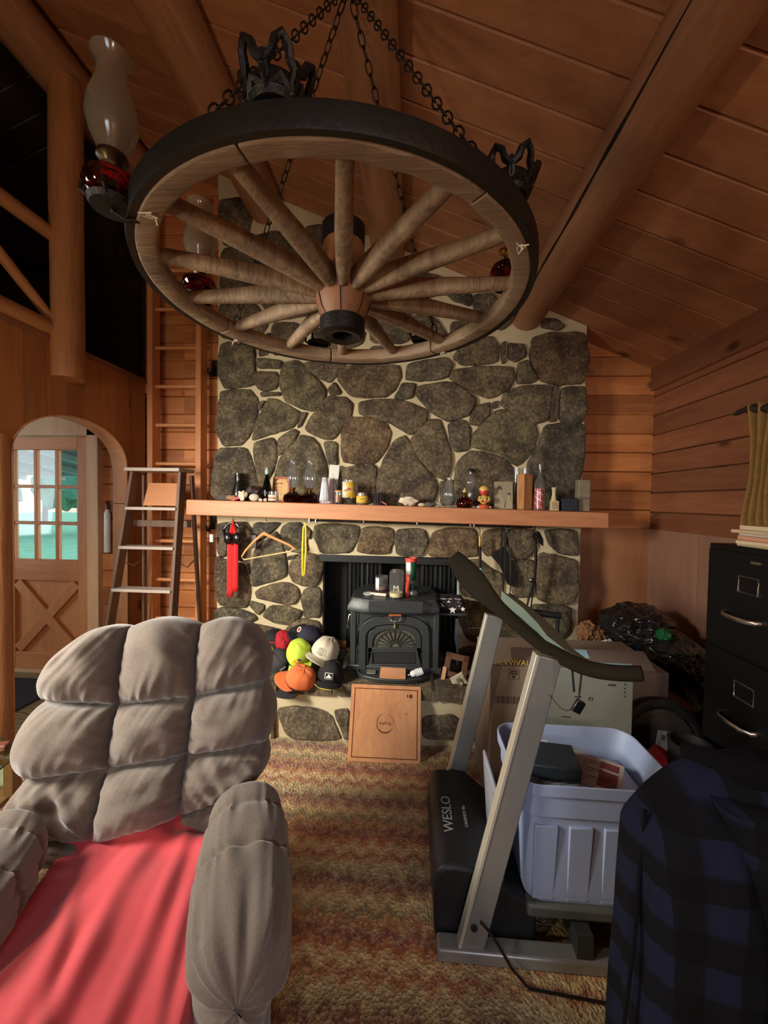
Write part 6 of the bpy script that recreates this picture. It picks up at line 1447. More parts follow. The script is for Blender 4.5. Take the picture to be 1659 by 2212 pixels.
# safety key cord
cq = smoothp([at(1168, 1470, Y=Y0+.02), at(1190, 1505, Y=Y0-.0), at(1215, 1532, Y=Y0-.04), at(1234, 1532, Y=Y0-.06), at(1243, 1522, Y=Y0-.08)], 5)
cd_ = G().tube(cq, .0018, 6).build('key_cord', TB, tm)
G().tube([at(1256, 1445, Y=Y0-.08), at(1252, 1480, Y=Y0-.08), at(1250, 1512, Y=Y0-.08)], .0016, 6).build('key_cord', TB, tm); G().tube([at(1258, 1445, Y=Y0-.08), at(1255, 1480, Y=Y0-.08), at(1250, 1512, Y=Y0-.08)], .0016, 6).build('key_cord', TB, tm)
G().tube([at(1236, 1446, Y=Y0-.07), at(1240, 1494, Y=Y0-.07)], .0035, 6).build('cord_strap', TB, tm)
G(frame(at(1249, 1526, Y=Y0-.09), (1, 0, -.5), (.45, 0, 1))).box((0, 0, 0), (.026, .038, .014)).build('safety_key', BP, tm, bevel=.002)
# motor hood: slopes up from the floor
hT = .27; hy0, hy1 = Y0+.055, Y0+WID-.05
a = at(932, 1676, Z=hT); hx0 = X0+.0; hx1 = hx0+.32
hy1 = max(hy1, a.y-.02)
g = G(); n = 14; sec = [(hx0-.005, .01), (hx0-.012, .12), (hx0-.005, hT-.03), (hx0+.02, hT-.004), (hx0+.06, hT), (hx0+.17, hT-.015), (hx0+.24, hT-.07), (hx0+.30, .17), (hx0+.34, .15), (hx0+.34, .01)]
g.prism([(x, hy0, z) for x, z in sec], (0, hy1-hy0, 0)); hood = g.build('motor_hood', TB, tm, bevel=.014, bseg=3)
tq = at(978, 1772, Z=hT+.001)
text('WESLO', .055, frame((hx0+.055, (hy0+hy1)/2-.02, hT+.0008), (0, 1, 0), (-1, 0, 0)), 'lettering', pm('silver_print', (150, 150, 148), .5, bump=0), hood, .0006)
text('CADENCE 70e', .017, frame((hx0+.125, (hy0+hy1)/2-.02, hT-.0062), (0, 1, 0), (-1, 0, .09)), 'lettering', pm('silver_print', 0), hood, .0006)
# deck and belt
dz = .165
g = G(); g.box2((hx1-.03, Y0+.07, dz-.05), (X1, Y0+WID-.06, dz)); g.build('deck', TD, tm, bevel=.01)
G().box2((hx1+.01, Y0+.12, dz), (X1-.04, Y0+WID-.11, dz+.004)).build('belt', pm('belt_rubber', (52, 56, 54), .6, var=.25, vs=6, bump=.2), tm)
G().box2((hx1-.02, Y0+.035, dz-.035), (X1, Y0+.085, dz+.012)).build('side_rail', pm('rail_grey', (74, 78, 74), .5), tm, bevel=.012)
G().box2((hx1-.02, Y0+WID-.075, dz-.035), (X1, Y0+WID-.03, dz+.012)).build('side_rail', pm('rail_grey', (74, 78, 74)), tm, bevel=.012)
for x in (X0+.45, X1-.35): G().box2((x, Y0+.0, .045), (x+.05, Y0+WID, dz-.04)).build('cross_member', TD, tm)
pc = smoothp([at(1038, 1992, Y=Y0-.01), at(1062, 2020, Y=Y0-.02), at(1088, 2062, Y=Y0-.03), at(1105, 2092, Y=Y0-.04)], 4); pc.append(Vector((pc[-1].x+.05, Y0-.06, .006))); pc.append(Vector((pc[-1].x+.25, Y0-.08, .006)))
tag(G().tube(pc, .0045, 8).build('power_cord', BP), 'thin black power cord running down beside the treadmill upright', 'cord')
# ------------------------------------------------ storage tote on the deck
TZ = dz+.0045
zr = .60
r_ = [at(1082, 1562, Z=zr), at(1330, 1592, Z=zr), at(1395, 1640, Z=zr), at(1392, 1700, Z=zr), at(1130, 1672, Z=zr)]
tx0 = at(1120, 1680, Z=zr).x-.01; ty0 = at(1165, 1695, Z=zr).y; ty1 = at(1100, 1560, Z=zr).y; tx1 = tx0+.535
cxt, cyt = (tx0+tx1)/2, (ty0+ty1)/2; hx, hy = (tx1-tx0)/2, (ty1-ty0)/2
TPL = N('tote_plastic'); TPL.col(lin((158, 174, 208))); TPL.rough(.4); TPL.b.inputs['Subsurface Weight'].default_value = .15; TPL.b.inputs['Subsurface Radius'].default_value = (.02, .02, .03); TPL = TPL.mat
tt = thing('storage_tote', 'pale grey plastic storage tote full of papers standing on the treadmill deck', 'storage box', (cxt, cyt, TZ))
def rrect(hx, hy, r, n=6):
    L = []
    for (sx, sy, a0) in ((1, 1, 0), (-1, 1, pi/2), (-1, -1, pi), (1, -1, 3*pi/2)):
        for k in range(n+1): a = a0+pi/2*k/n; L.append((sx*(hx-r)+r*math.cos(a), sy*(hy-r)+r*math.sin(a)))
    return L
g = G(); rings = []
def ring(s, z, r, rib=0, off=0): 
    L = rrect(hx*s-off, hy*s-off, r); return [(cxt+x, cyt+y, z) for x, y in L]
H = zr-TZ
secs = [ring(.80, TZ, .05), ring(.84, TZ+.03, .06), ring(.90, TZ+H*.72, .06), ring(.945, TZ+H*.73, .065), ring(.955, TZ+H*.90, .07), ring(1.0, TZ+H*.905, .075), ring(1.01, zr, .08), ring(.975, zr, .07), ring(.93, TZ+H*.88, .06, 0, .004), ring(.87, TZ+H*.7, .05, 0, .006), ring(.82, TZ+.03, .05, 0, .006)]
m = len(secs[0]); vs = [p for s in secs for p in s]; fs = [tuple(range(m))]
for j in range(len(secs)-1):
    for i in range(m): fs.append((j*m+i, j*m+(i+1) % m, (j+1)*m+(i+1) % m, (j+1)*m+i))
fs.append(tuple((len(secs)-1)*m+i for i in range(m)))
g.add(vs, fs)
# ribs pressed into the walls
for k in (-.62, -.2, .22, .64):
    x = cxt+hx*k
    g.hexa([Vector(p) for p in ((x-.035, cyt-hy*.80-.006, TZ+.015), (x+.035, cyt-hy*.80-.006, TZ+.015), (x-.035, cyt-hy*.7, TZ+.02), (x+.035, cyt-hy*.7, TZ+.02), (x-.038, cyt-hy*.92-.004, TZ+H*.66), (x+.038, cyt-hy*.92-.004, TZ+H*.66), (x-.038, cyt-hy*.8, TZ+H*.66), (x+.038, cyt-hy*.8, TZ+H*.66))])
g.build('tub', TPL, tt, bevel=.004)
PZ = TZ+H*.76
g = G()
def pap(u, v): return (cxt+hx*.80*(2*u-1), cyt+hy*.78*(2*v-1), PZ-.02+.012*noise.noise(Vector((u*4, v*4, 0))))
tag(G().grid(pap, 12, 12).build('paper_pile', pm('paper_white', (190, 196, 205), .6), solid=.03), 'heap of loose printed papers filling the tote', 'papers')['kind'] = 'stuff'
PR = [('magazine', 'open magazine page with red print lying on the papers in the tote', (.02, -.01), .3, (.26, .19), (176, 186, 205), (150, 50, 54)), ('newspaper', 'newspaper with red photographs nearest the right rim of the tote', (.10, .0), -.55, (.20, .16), (184, 178, 176), (120, 60, 60)), ('leaflet', 'white leaflet standing up behind the dark box in the tote', (-.10, .09), .05, (.16, .06), (205, 212, 225), (190, 196, 210))]
for k, (nm, lab, (dx, dy), rz, (w, d), c1_, c2_) in enumerate(PR):
    Xp = Matrix.Translation((cxt+dx-.05, cyt+dy, PZ+.03+.012*k)) @ Matrix.Rotation(rz, 4, 'Z') @ Matrix.Rotation(.12 if k < 2 else .9, 4, 'X')
    t = thing(nm, lab, nm, (cxt+dx-.05, cyt+dy, PZ+.02)); G(Xp).box2((-w/2, -d/2, -.004), (w/2, d/2, 0)).build('sheet', pm('print_paper_%s' % nm, c1_, .6, bump=0), t, bevel=.001)
    g = G(Xp)
    for j in range(9): y_ = -d/2+.02+j*(d-.04)/9; g.box2((-w/2+.015, y_, .0002), (-w/2+.015+w*(.35+.1*((j*7) % 3)), y_+.004, .0008))
    g.build('text_lines', pm('print_grey', (110, 116, 130), .7, bump=0), t)
    if k < 2: g = G(Xp); g.box2((w*.12, -d*.4, .0002), (w*.42, d*.1, .0008)); g.box2((w*.12, d*.18, .0002), (w*.42, d*.4, .0008)); g.build('red_picture', pm('print_red_%d' % k, c2_, .6, var=.4, vs=40, bump=0), t)
t = G(Matrix.Translation((cxt-.115, cyt-.015, PZ+.085)) @ Matrix.Rotation(-.12, 4, 'Z') @ Matrix.Rotation(.10, 4, 'X')).box2((-.10, -.065, -.03), (.10, .065, .02)).build('case', pm('slate_case', (40, 50, 58), .5), bevel=.006); tag(t, 'dark slate coloured case lying on the papers at the left of the tote', 'case')
# stacked second rim / lid beside the tote
t = G().hexa([Vector(p) for p in ((tx0-.03, cyt-.12, TZ+.02), (tx0-.018, cyt-.12, TZ+.02), (tx0-.03, cyt+.13, TZ+.02), (tx0-.018, cyt+.13, TZ+.02), (tx0-.055, cyt-.12, TZ+.36), (tx0-.043, cyt-.12, TZ+.36), (tx0-.055, cyt+.13, TZ+.36), (tx0-.043, cyt+.13, TZ+.36))]).build('tote_lid', pm('lid_grey', (160, 165, 178), .4), bevel=.004); tag(t, 'grey plastic lid standing against the left side of the tote', 'lid'); t.location.z = TZ
# ------------------------------------------------ cardboard boxes
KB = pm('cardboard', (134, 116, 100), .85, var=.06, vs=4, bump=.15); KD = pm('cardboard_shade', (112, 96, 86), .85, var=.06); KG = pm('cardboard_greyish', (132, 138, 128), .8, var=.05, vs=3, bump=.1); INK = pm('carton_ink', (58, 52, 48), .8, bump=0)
BY = 1.92
def carton(px0, px1, ptop, Y, dep, name, lab, m, z0=0, rot=0):
    a = at(px0, ptop, Y=Y); b = at(px1, ptop, Y=Y); t = thing(name, lab, 'box', ((a.x+b.x)/2, Y+dep/2, z0))
    zt = (a.z+b.z)/2; G().box2((a.x, Y, z0), (b.x, Y+dep, zt)).build('carton_body', m, t, bevel=.004)
    return t, a.x, b.x, zt
t, xa, xb, zt = carton(1062, 1446, 1446, BY, .42, 'cardboard_box', 'large brown cardboard box on the floor behind the tote', KB)
hxA = at(1108, 1400, Y=BY+.1); 
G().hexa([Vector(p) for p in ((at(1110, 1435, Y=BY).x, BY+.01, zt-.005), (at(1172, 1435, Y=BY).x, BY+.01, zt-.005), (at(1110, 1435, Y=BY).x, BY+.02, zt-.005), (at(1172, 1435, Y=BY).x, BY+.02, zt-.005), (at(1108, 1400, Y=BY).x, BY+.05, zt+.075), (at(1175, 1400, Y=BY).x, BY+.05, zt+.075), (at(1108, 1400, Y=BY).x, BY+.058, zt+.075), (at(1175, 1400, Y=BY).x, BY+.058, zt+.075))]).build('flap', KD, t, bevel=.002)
YP2 = pm('gold_print', (205, 180, 90), .6, bump=0)
q = at(1112, 1432, Y=BY); text('EVVIVAL', .040, frame((q.x, BY-.0005, q.z), (1, 0, 0), (0, 0, 1)), 'lettering', YP2, t)
q = at(1095, 1512, Y=BY); g = G()
for k in range(14): w_ = (.003, .005, .002)[k % 3]; x_ = q.x-.055+k*.0085; g.box2((x_, BY-.001, q.z-.018), (x_+w_, BY, q.z+.018))
g.build('barcode', INK, t)
q = at(1110, 1457, Y=BY); g = G(); g.tube([(q.x-.025, BY-.0006, q.z-.025), (q.x+.025, BY-.0006, q.z-.025), (q.x+.025, BY-.0006, q.z+.025), (q.x-.025, BY-.0006, q.z+.025)], .0012, 4, closed=True); g.box2((q.x-.018, BY-.001, q.z+.0), (q.x+.018, BY, q.z+.008)); g.box2((q.x-.018, BY-.001, q.z+.012), (q.x+.018, BY, q.z+.018)); g.tube([(q.x, BY-.001, q.z-.012), (q.x, BY, q.z-.012)], .008, 12); g.build('printed_mark', INK, t)
BY2 = 1.80
t, xa, xb, zt = carton(1176, 1370, 1446, BY2, .10, 'cardboard_box', 'flat greenish grey carton in front of the brown box, above the tote', KG)
for (px, py, s_, sz) in ((1322, 1480, 'IIIIIIIIII', .014), (1248, 1505, 'iiiiiiiiiiiiiiii', .009), (1222, 1548, 'ciocviciocoi', .009), (1276, 1510, 'E2', .022)):
    q = at(px, py, Y=BY2); text(s_, sz, frame((q.x, BY2-.0005, q.z), (1, 0, 0), (0, 0, 1)), 'lettering', INK, t)
q = at(1350, 1490, Y=BY2); g = G(); 
for k in range(4): g.tube([(q.x, BY2-.0006, q.z-.03+k*.018), (q.x, BY2, q.z-.03+k*.018)], .004, 8)
g.build('printed_mark', INK, t)
TAPE = pm('clear_tape', (150, 190, 205), .15, .0, bump=0, spec=.8)
a, b = at(1215, 1420, Y=BY2+.11), at(1388, 1402, Y=BY2+.11)
t = thing('open_flap_carton', 'cardboard sleeve with pale blue tape lying on top of the flat grey carton', 'box', ((a.x+b.x)/2, BY2+.12, zt))
z1 = at(1300, 1404, Y=BY2+.10).z
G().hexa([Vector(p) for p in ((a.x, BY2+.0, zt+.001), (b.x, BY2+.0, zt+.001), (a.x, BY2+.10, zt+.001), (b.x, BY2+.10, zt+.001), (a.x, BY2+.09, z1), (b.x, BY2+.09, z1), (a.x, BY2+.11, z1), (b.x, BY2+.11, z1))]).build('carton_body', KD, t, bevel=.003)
N1 = Vector((0, .09, z1-zt)).normalized()
def onslope(px0, px1, k0, k1):
    x0_ = at(px0, 1420, Y=BY2+.05).x; x1_ = at(px1, 1420, Y=BY2+.05).x; P = lambda x, k: Vector((x, BY2+.09*k-.0012, zt+.002+(z1-zt)*k)); G().prism([P(x0_, k0), P(x1_, k0), P(x1_, k1), P(x0_, k1)], (0, .001, .0)).build('tape_strip', TAPE, t)
onslope(1215, 1274, .55, .99); onslope(1262, 1360, .12, .34)
# box behind right with big round black hoop in front
t, xa, xb, zt = carton(1455, 1512, 1535, 1.93, .20, 'cardboard_box', 'dark brown box beside the filing cabinet behind the plaid jacket', pm('brown_box', (96, 62, 48), .8))
hc_ = at(1432, 1620, Y=1.84); 
t = thing('round_fan', 'big round black ringed object with a white sticker behind the tote', 'fan', (hc_.x, 1.86, 0))
ringM = Matrix.Rotation(pi/2-.1, 3, 'X')
G().torus((hc_.x, 1.86, hc_.z), .20, .026, 48, 10, M=ringM, sx=.9).build('ring', TB, t); G().lathe([(0, 0), (.17, 0), (.18, .01), (.17, .04), (0, .04)], (hc_.x, 1.85, hc_.z), 40, R=Matrix.Rotation(-pi/2, 3, 'X'), sx=.9).build('disc', pm('fan_body', (48, 44, 42), .6), t)
G(frame((hc_.x-.005, 1.84, hc_.z+.02), (1, 0, -.12), (.12, 0, 1))).box2((-.028, -.07, 0), (.028, .07, .002)).build('sticker', pm('sticker', (120, 124, 132), .5), t)
G(frame((hc_.x-.005, 1.837, hc_.z+.06), (1, 0, -.12), (.12, 0, 1))).box2((-.006, -.012, 0), (.006, .012, .002)).build('printed_mark', INK, t)
g = G(); g.box2((hc_.x-.04, 1.84, .03), (hc_.x+.04, 1.88, hc_.z-.18)); g.box2((hc_.x-.10, 1.81, 0), (hc_.x+.13, 1.90, .03)); g.build('stand', TB, t, bevel=.01)
# ------------------------------------------------ black refuse bags
BAG = N('black_bag'); BAG.col(lin((10, 11, 11))); BAG.rough(.13); BAG.b.inputs['Coat Weight'].default_value = 1; BAG.b.inputs['Coat Roughness'].default_value = .08; v = BAG.mapping((1, 1, 1)); BAG.bump(BAG.noise(v, 14, 6, .7, 1.5), .9, .03); BAG = BAG.mat
def bag(px, py, Y, r, lab, seed, z0=None, m=BAG):
    c = at(px, py, Y=Y)
    def f(u, v):
        q = 2*pi*u; w = pi*v-pi/2; d = Vector((math.cos(w)*math.cos(q), math.cos(w)*math.sin(q), math.sin(w)))
        k = 1+.16*noise.noise(d*2.2+Vector((seed, 0, 0)))+.11*(1-2*abs(noise.noise(d*4+Vector((0, seed, 0)))))+.05*(1-2*abs(noise.noise(d*10+Vector((seed, seed, 0)))))
        return c+Vector((d.x*r[0], d.y*r[1], d.z*r[2]))*k
    g = G(); g.grid(f, 110, 60, cu=True); o = g.build('refuse_bag', m, smooth=80); 
    return tag(o, lab, 'bag', None)
bag(1375, 1360, 2.62, (.20, .20, .15), 'glossy black refuse bag on top of the heap by the corner', 3)
bag(1385, 1440, 2.60, (.22, .22, .22), 'glossy black refuse bag in the middle of the heap behind the boxes', 8)
bag(1445, 1420, 2.40, (.15, .2, .14), 'black refuse bag with a torn flap at the right of the heap', 5)
bag(1432, 1570, 2.48, (.24, .22, .32), 'large black refuse bag at the bottom of the heap against the right wall', 12).location.z = 0.0
GB = N('green_bag'); GB.col(lin((20, 110, 60))); GB.rough(.25); GB.bump(GB.noise(GB.mapping(), 16, 5, .7, 1), .9, .03)
tag(G().ball(at(1437, 1372, Y=2.36), (.05, .04, .035), 24, .5, 3, seed=4).build('green_bag', GB.mat, smooth=80), 'scrap of shiny green plastic showing among the black bags', 'bag')
PBm = pm('kraft_paper', (118, 80, 46), .85, var=.3, bump=.5, bs=30)
t = thing('paper_bag', 'crumpled brown paper sack left of the black bags', 'bag', (at(1265, 1380, Y=2.55).x, 2.55, 0))
g = G(); c = at(1268, 1372, Y=2.6)
for k in range(3): g.ball(c+Vector((.0+.05*k, 0, .02-.03*k)), (.055, .05, .07), 40, .45, 4.5, seed=k*3)
g.build('crumple', PBm, t, smooth=50)
G().box2((c.x+.0, 2.52, 0), (c.x+.13, 2.72, c.z-.02)).build('sack', PBm, t, bevel=.02)
tag(G().ball(at(1312, 1398, Y=2.36), (.06, .03, .04), 20, .5, 2.5, seed=6).build('white_paper', pm('white_card', 0)), 'scrap of white paper between the boxes and the black bags', 'paper')
# folded music stand / tripod bar in front of the chimney at the right
t = thing('black_case', 'black padded case with a red tag leaning behind the treadmill console', 'case', (at(1140, 1350, Y=2.5).x, 2.5, HZ)); q = at(1130, 1345, Y=2.52)
G().tube([at(1098, 1286, Y=2.56), at(1125, 1310, Y=2.56), at(1150, 1345, Y=2.56), at(1160, 1370, Y=2.56), (at(1160, 1370, Y=2.56).x, 2.56, HZ+.03)], [.02, .03, .035, .035, .035], 10).build('case_body', TB, t); G().torus(at(1121, 1309, Y=2.51), .014, .006, 16, 6, M=Matrix.Rotation(pi/2, 3, 'X')).build('red_tag', CRd, t)
t = thing('black_rail', 'thick black rail lying level before the right pier of the fireplace', 'rail', (at(1180, 1325, Y=2.6).x, 2.6, HZ)); G().tube([at(1130, 1320, Y=2.62), at(1212, 1331, Y=2.62)], .022, 12, flat=(1, .7)).build('bar', TB, t)
G().tube([at(1140, 1322, Y=2.62), (at(1140, 1322, Y=2.62).x, 2.62, HZ)], .012, 8).build('support', TB, t); G().tube([at(1205, 1330, Y=2.62), (at(1205, 1330, Y=2.62).x, 2.62, HZ)], .012, 8).build('support', TB, t)
# ------------------------------------------------ filing cabinet
FX = 1.25
ca = at(1527, 1172, X=FX); cyf = ca.y; czt = ca.z; cyn = cyf-.46
fc = thing('filing_cabinet', 'black steel filing cabinet with chrome handles against the right wall', 'filing cabinet', (FX+.3, cyf-.23, 0))
FB = pm('cabinet_black', (11, 11, 12), .5, 0, var=.1, bump=.1, spec=.25)
G().box2((FX+.012, cyn, 0), (RX-.015, cyf, czt)).build('carcass', FB, fc, bevel=.004)
pz = (czt-.03)/3
lab_px = [((1597, 1243), (1656, 1256), (1656, 1302), (1597, 1284)), ((1594, 1472), (1648, 1503), (1648, 1532), (1594, 1506))]
zz1 = at(1597, 1243, X=FX).z; zz2 = at(1594, 1472, X=FX).z; pitch = zz1-zz2
CHD = pm('cabinet_chrome', (190, 185, 175), .25, 1, bump=0)
for k in range(3):
    zt_ = czt-.02-k*pitch; zb_ = max(.03, zt_-pitch+.012)
    if zt_-zb_ < .1: continue
    d_ = G().box2((FX, cyn+.012, zb_), (FX+.014, cyf-.012, zt_)).build('drawer', FB, fc, bevel=.004)
    zl = zz1-k*pitch; y1 = at(1597, 1243, X=FX).y; y0 = y1-.085; h_ = .06
    g = G(); g.tube([(FX-.002, y0, zl), (FX-.002, y1, zl), (FX-.002, y1, zl-h_), (FX-.002, y0, zl-h_)], .0042, 6, closed=True); g.build('label_holder', CHD, d_)
    zh = at(1570, 1322, X=FX).z-k*pitch; yh1 = at(1566, 1322, X=FX).y; g = G(); g.tube([(FX, yh1, zh), (FX-.018, yh1-.005, zh-.002), (FX-.030, yh1-.03, zh-.004), (FX-.034, yh1-.08, zh-.005), (FX-.030, yh1-.13, zh-.004), (FX-.018, yh1-.155, zh-.002), (FX, yh1-.16, zh)], .0075, 8, flat=(.5, 1.3), side=(1, 0, 0)); g.build('handle', CHD, d_)
G().box2((FX-.006, at(1642, 1196, X=FX).y-.012, czt-.055), (FX, at(1642, 1196, X=FX).y+.03, czt-.045)).build('lock', CHD, fc)
FO = [((200, 176, 140), 'buff'), ((214, 196, 160), 'cream'), ((206, 150, 120), 'salmon'), ((196, 190, 176), 'grey')]
o_ = ['lowest in the pile', 'second from the bottom of the pile', 'third from the bottom of the pile', 'topmost of the pile']
z = czt+.0005
for k in range(6):
    c_, nme = FO[k % 4]; hh_ = .010+.003*(k % 3); x0_ = FX+.04-.012*((k*5) % 3); y1_ = cyf-.10-.008*((k*7) % 4)
    lab = ['lowest', 'second lowest', 'third lowest', 'third highest', 'second highest', 'topmost'][k]+' paper folder in the pile on the black filing cabinet'
    t = G(Matrix.Translation((x0_+.15, y1_-.12, z)) @ Matrix.Rotation(.06*math.sin(k*2.3), 4, 'Z')).box2((-.15, -.12, 0), (.15, .12, hh_)).build('paper_folder', pm('folder_'+nme, c_, .7), bevel=.001)
    tag(t, '%s %s' % (nme, lab), 'folder', 'folders piled on the filing cabinet'); z += hh_+.0006
# ------------------------------------------------ curtain
ya = at(1585, 895, X=RX-.11).y; zc_ = at(1600, 893, X=RX-.11).z
t = thing('curtain_rod', 'dark twisted wooden curtain rod with a pointed end on the right wall', 'curtain rod', (RX-.11, ya-.4, zc_))
g = G(); n = 60; pts = [(RX-.11, ya-1.0*k/n, zc_+.012*math.sin(k*.35)) for k in range(n+1)]
g.tube(pts, [.004+.018*min(1, k/5)+.004*math.sin(k*1.1) for k in range(n+1)], 10); g.build('pole', pm('rod_brown', (48, 34, 26), .6, bump=.6, bs=40), t)
G().box2((RX-.13, ya-.32, zc_-.02), (RX-.012, ya-.29, zc_+.02)).build('wall_bracket', pm('rod_brown', 0), t)
G().box2((RX-.13, ya-.95, zc_-.02), (RX-.012, ya-.92, zc_+.02)).build('wall_bracket', pm('rod_brown', 0), t)
CU = pm('ochre_curtain', (140, 106, 54), .9, var=.3, vs=40, bump=.5, bs=200)
yc = at(1612, 930, X=RX-.10).y; zb_ = czt-.15
g = G()
def cu(u, v):
    w = .30*(1-.45*math.sin(pi*min(1, v*1.15))); y = yc-.0-w*u-.05*math.sin(pi*min(1, v*1.4)); return (RX-.105+.028*math.sin(u*5*2*pi+v*1.5)+.006*noise.noise(Vector((u*9, v*5, 0))), y, zc_+.03-(zc_+.03-zb_)*v)
g.grid(cu, 90, 30); tag(g.build('curtain', CU, smooth=80, solid=.003), 'ochre patterned curtain hanging gathered from the rod above the filing cabinet', 'curtain')
# window in right wall beyond the frame
# ------------------------------------------------ chair with plaid jacket
JY = .80
jc = at(1520, 1900, Y=JY); jx0 = at(1325, 1900, Y=JY).x; jz = at(1400, 1628, Y=JY).z
ch = thing('dining_chair', 'wooden chair hidden under the dark plaid jacket at the lower right', 'chair', (jx0+.30, JY+.0, 0))
CW = wood('chair_oak', (70, 44, 26), (96, 62, 38), 'Z', 2, knots=False, isl=0)
xm = jx0+.30
G().box2((xm-.21, JY-.02, .44), (xm+.21, JY+.40-.02, .48)).build('seat', CW, ch, bevel=.01) if False else G().box2((xm-.20, JY-.42, .43), (xm+.20, JY-.02, .465)).build('seat', CW, ch, bevel=.01)
for sx in (-.18, .18):
    G().box2((xm+sx-.018, JY-.02, 0), (xm+sx+.018, JY+.018, jz-.05)).build('leg', CW, ch, bevel=.004); G().box2((xm+sx-.018, JY-.41, 0), (xm+sx+.018, JY-.375, .43)).build('leg', CW, ch, bevel=.004)
G().box2((xm-.18, JY-.012, jz-.15), (xm+.18, JY+.012, jz-.05)).build('backrest', CW, ch, bevel=.004)
PL = N('dark_plaid'); sx_ = PL.new('ShaderNodeSeparateXYZ'); PL.ln(PL.tc.outputs['Object'], sx_.inputs[0])
wz = PL.noise(PL.mapping(), 2.5, 2)
fa = PL.math('FRACT', PL.math('ADD', PL.math('MULTIPLY', sx_.outputs[0], 9.5), PL.math('MULTIPLY', wz, .5))); fb = PL.math('FRACT', PL.math('ADD', PL.math('MULTIPLY', sx_.outputs[2], 9.0), PL.math('MULTIPLY', wz, .8)))
ga = PL.ramp(fa, [(.42, (0, 0, 0, 1)), (.52, (1, 1, 1, 1))]); gb_ = PL.ramp(fb, [(.42, (0, 0, 0, 1)), (.52, (1, 1, 1, 1))]); sm = PL.math('ADD', ga, gb_)
PL.col(PL.ramp(PL.math('MULTIPLY', sm, .5), [(.0, lin((5, 5, 8))), (.5, lin((9, 10, 17))), (1, lin((20, 24, 44)))])); PL.rough(.95); PL.b.inputs['Specular IOR Level'].default_value = .2; PL.bump(PL.noise(PL.mapping(), 260, 2), .3, .003)
jk = thing('plaid_jacket', 'dark blue and black plaid jacket hung over a chair back at the lower right corner', 'jacket', (xm, JY, .3))
g = G()
def jfn(u, v):
    q = 2*pi*u; z = jz-(jz-.12)*v; s_ = min(1, (v/.16))**.5
    hw = .26*(.42+.58*s_)+.055*v; dp = .095*(.35+.65*s_)+.03*v
    k = 1+.10*noise.noise(Vector((math.cos(q)*1.8, math.sin(q)*1.8, v*1.8)))+.06*math.sin(q*5+v*3)*v+.05*noise.noise(Vector((math.cos(q)*5, math.sin(q)*5, v*2)))
    c_ = math.copysign(abs(math.cos(q))**.8, math.cos(q)); d_ = math.copysign(abs(math.sin(q))**.8, math.sin(q))
    x = xm+hw*c_*k+.015*v; y = JY+dp*d_*k; return (x, y, z+.018*math.cos(q)*0-(0 if v > .02 else .0))
g.grid(jfn, 90, 60, cu=True)
g.add([jfn(k/90, 0) for k in range(90)], [tuple(range(90))]); g.build('body', PL.mat, jk, smooth=80)
def sleeve(sx, p):
    pts = smoothp([Vector(q) for q in p], 5); n = len(pts); g = G()
    vs = []; fs = []; sg = 28
    for i, c in enumerate(pts):
        t_ = i/(n-1); r = .062-.012*t_
        for k in range(sg):
            q = 2*pi*k/sg; rr = r*(1+.14*noise.noise(Vector((math.cos(q)*2, t_*9, sx)))+.1*noise.noise(Vector((q, t_*16, 3)))); vs.append(c+Vector((math.cos(q)*rr, math.sin(q)*rr*.8, 0)))
    for i in range(n-1):
        for k in range(sg): fs.append((i*sg+k, i*sg+(k+1) % sg, (i+1)*sg+(k+1) % sg, (i+1)*sg+k))
    fs.append(tuple(range(sg))); fs.append(tuple((n-1)*sg+k for k in range(sg))); g.add(vs, fs); g.build('sleeve', PL.mat, jk, smooth=80)
sleeve(1, [(xm-.10, JY-.07, jz-.04), (xm-.06, JY-.11, jz-.16), (xm-.03, JY-.115, jz-.32), (xm-.05, JY-.12, jz-.48), (xm-.03, JY-.12, jz-.62)])
sleeve(2, [(xm+.17, JY-.06, jz-.03), (xm+.24, JY-.09, jz-.18), (xm+.27, JY-.10, jz-.36), (xm+.26, JY-.11, jz-.52), (xm+.27, JY-.11, jz-.68)])
g = G(); pts = [(xm-.15, JY+.03, jz-.02), (xm-.08, JY-.05, jz+.005), (xm+.02, JY-.07, jz+.012), (xm+.14, JY-.05, jz+.012), (xm+.22, JY+.02, jz-.0)]; g.tube(smoothp([Vector(p) for p in pts], 5), .028, 14, flat=(1, .7)); g.build('collar', pm('collar_black', (7, 7, 9), .95, spec=.15), jk)
g = G(); g.tube([(xm-.255, JY-.02, jz-.10), (xm-.275, JY-.035, jz-.35), (xm-.30, JY-.04, jz-.6)], .004, 6); g.build('edge_binding', pm('collar_black', 0), jk)
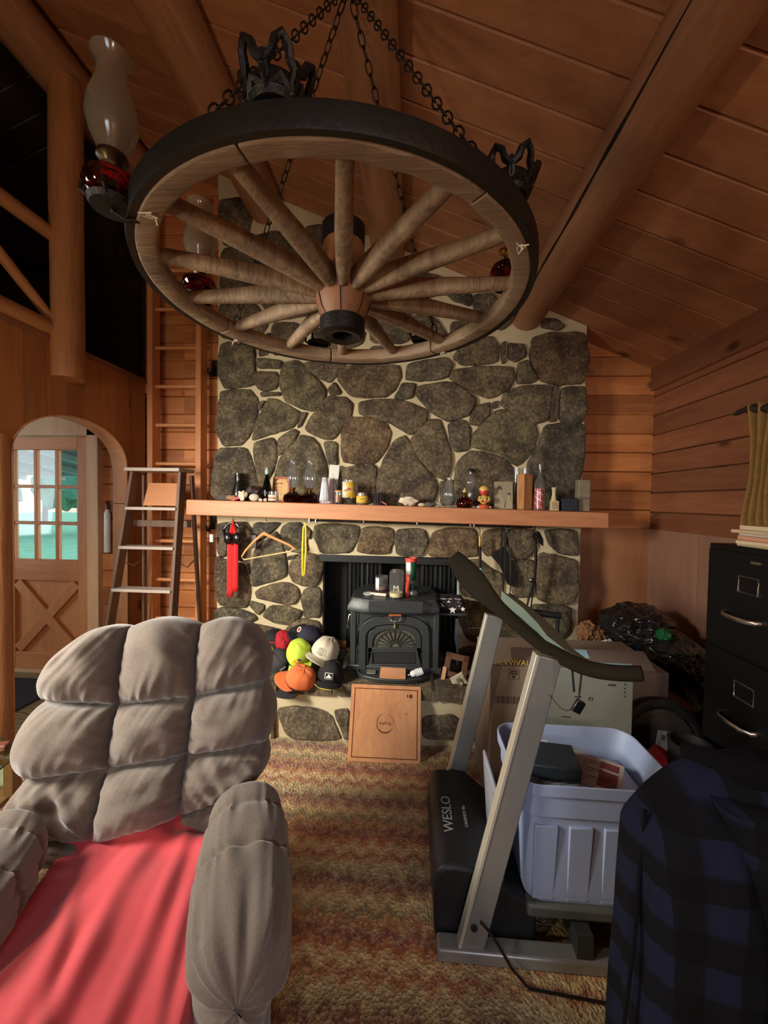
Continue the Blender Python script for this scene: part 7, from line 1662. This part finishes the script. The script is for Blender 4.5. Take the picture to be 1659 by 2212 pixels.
# small things behind the jacket
q = at(1490, 1597, Y=1.60); 
t = thing('plastic_bin', 'dark bin with a cream edged opening behind the jacket', 'bin', (q.x, 1.60, 0)); G().lathe([(.05, 0), (.07, q.z-.05), (.075, q.z-.01), (.065, q.z-.01), (.045, .02), (0, .02)], (q.x, 1.60, 0), 28).build('bin_body', TB, t); G(frame((q.x-.0, 1.53, q.z-.01), (1, 0, -.08), (0, .6, 1))).box2((-.045, -.022, -.05), (.045, .022, -.044)).build('cream_flap', pm('cream_flap', (190, 180, 150), .6), t, bevel=.002)
q = at(1425, 1634, Y=1.66); tag(G().ball(q, (.045, .05, .03), 20, .3, 2, seed=9).build('red_cloth', pm('red_scrap', (150, 30, 44), .8)), 'scrap of red cloth just above the left shoulder of the plaid jacket', 'cloth')
# ------------------------------------------------ glass side table at the left edge
tz_ = .50
A = at(47, 1622, Z=tz_); Bp = at(0, 1588, Z=tz_); Cp = at(0, 1660, Z=tz_)
t = thing('glass_table', 'low glass topped side table at the left edge beside the recliner', 'side table', (A.x-.25, A.y-.0, 0)); e1 = (Bp-A); e1.normalize(); e2 = (Cp-A); e2.normalize()
gp = [A, A+e1*.5, A+e1*.5+e2*.5, A+e2*.5]; G().prism([p for p in gp], (0, 0, -.008)).build('glass_top', glassm('green_glass', (190, 225, 215), .03), t, bevel=.001)
TW_ = wood('table_oak', (130, 84, 46), (164, 112, 66), 'X', 1.4, knots=False)
g2 = [A+(e1+e2)*.03, A+e1*.46+e2*.04, A+(e1+e2)*.46, A+e2*.46+e1*.04]
for p in g2: G().box2((p.x-.02, p.y-.02, 0), (p.x+.02, p.y+.02, tz_-.009)).build('leg', TW_, t, bevel=.003)
sh = .34; G().prism([Vector((p.x, p.y, sh)) for p in g2], (0, 0, -.02)).build('shelf', TW_, t, bevel=.002)
q = at(5, 1612, Z=tz_+.02); tag(G().box((q.x-.03, q.y, tz_+.014), (.09, .04, .026), (0, 0, .3)).build('remote_block', pm('brown_block', (96, 54, 38), .5), bevel=.006), 'dark reddish brown block on the glass table at the left edge', 'block')
q = at(8, 1690, Z=sh); tag(G().box((q.x-.02, q.y+.03, sh+.006), (.18, .14, .008), (0, 0, .5)).build('magazine', pm('pale_magazine', (214, 204, 170), .5, var=.3, vs=20), bevel=.001), 'pale printed magazine on the shelf under the glass table', 'magazine')
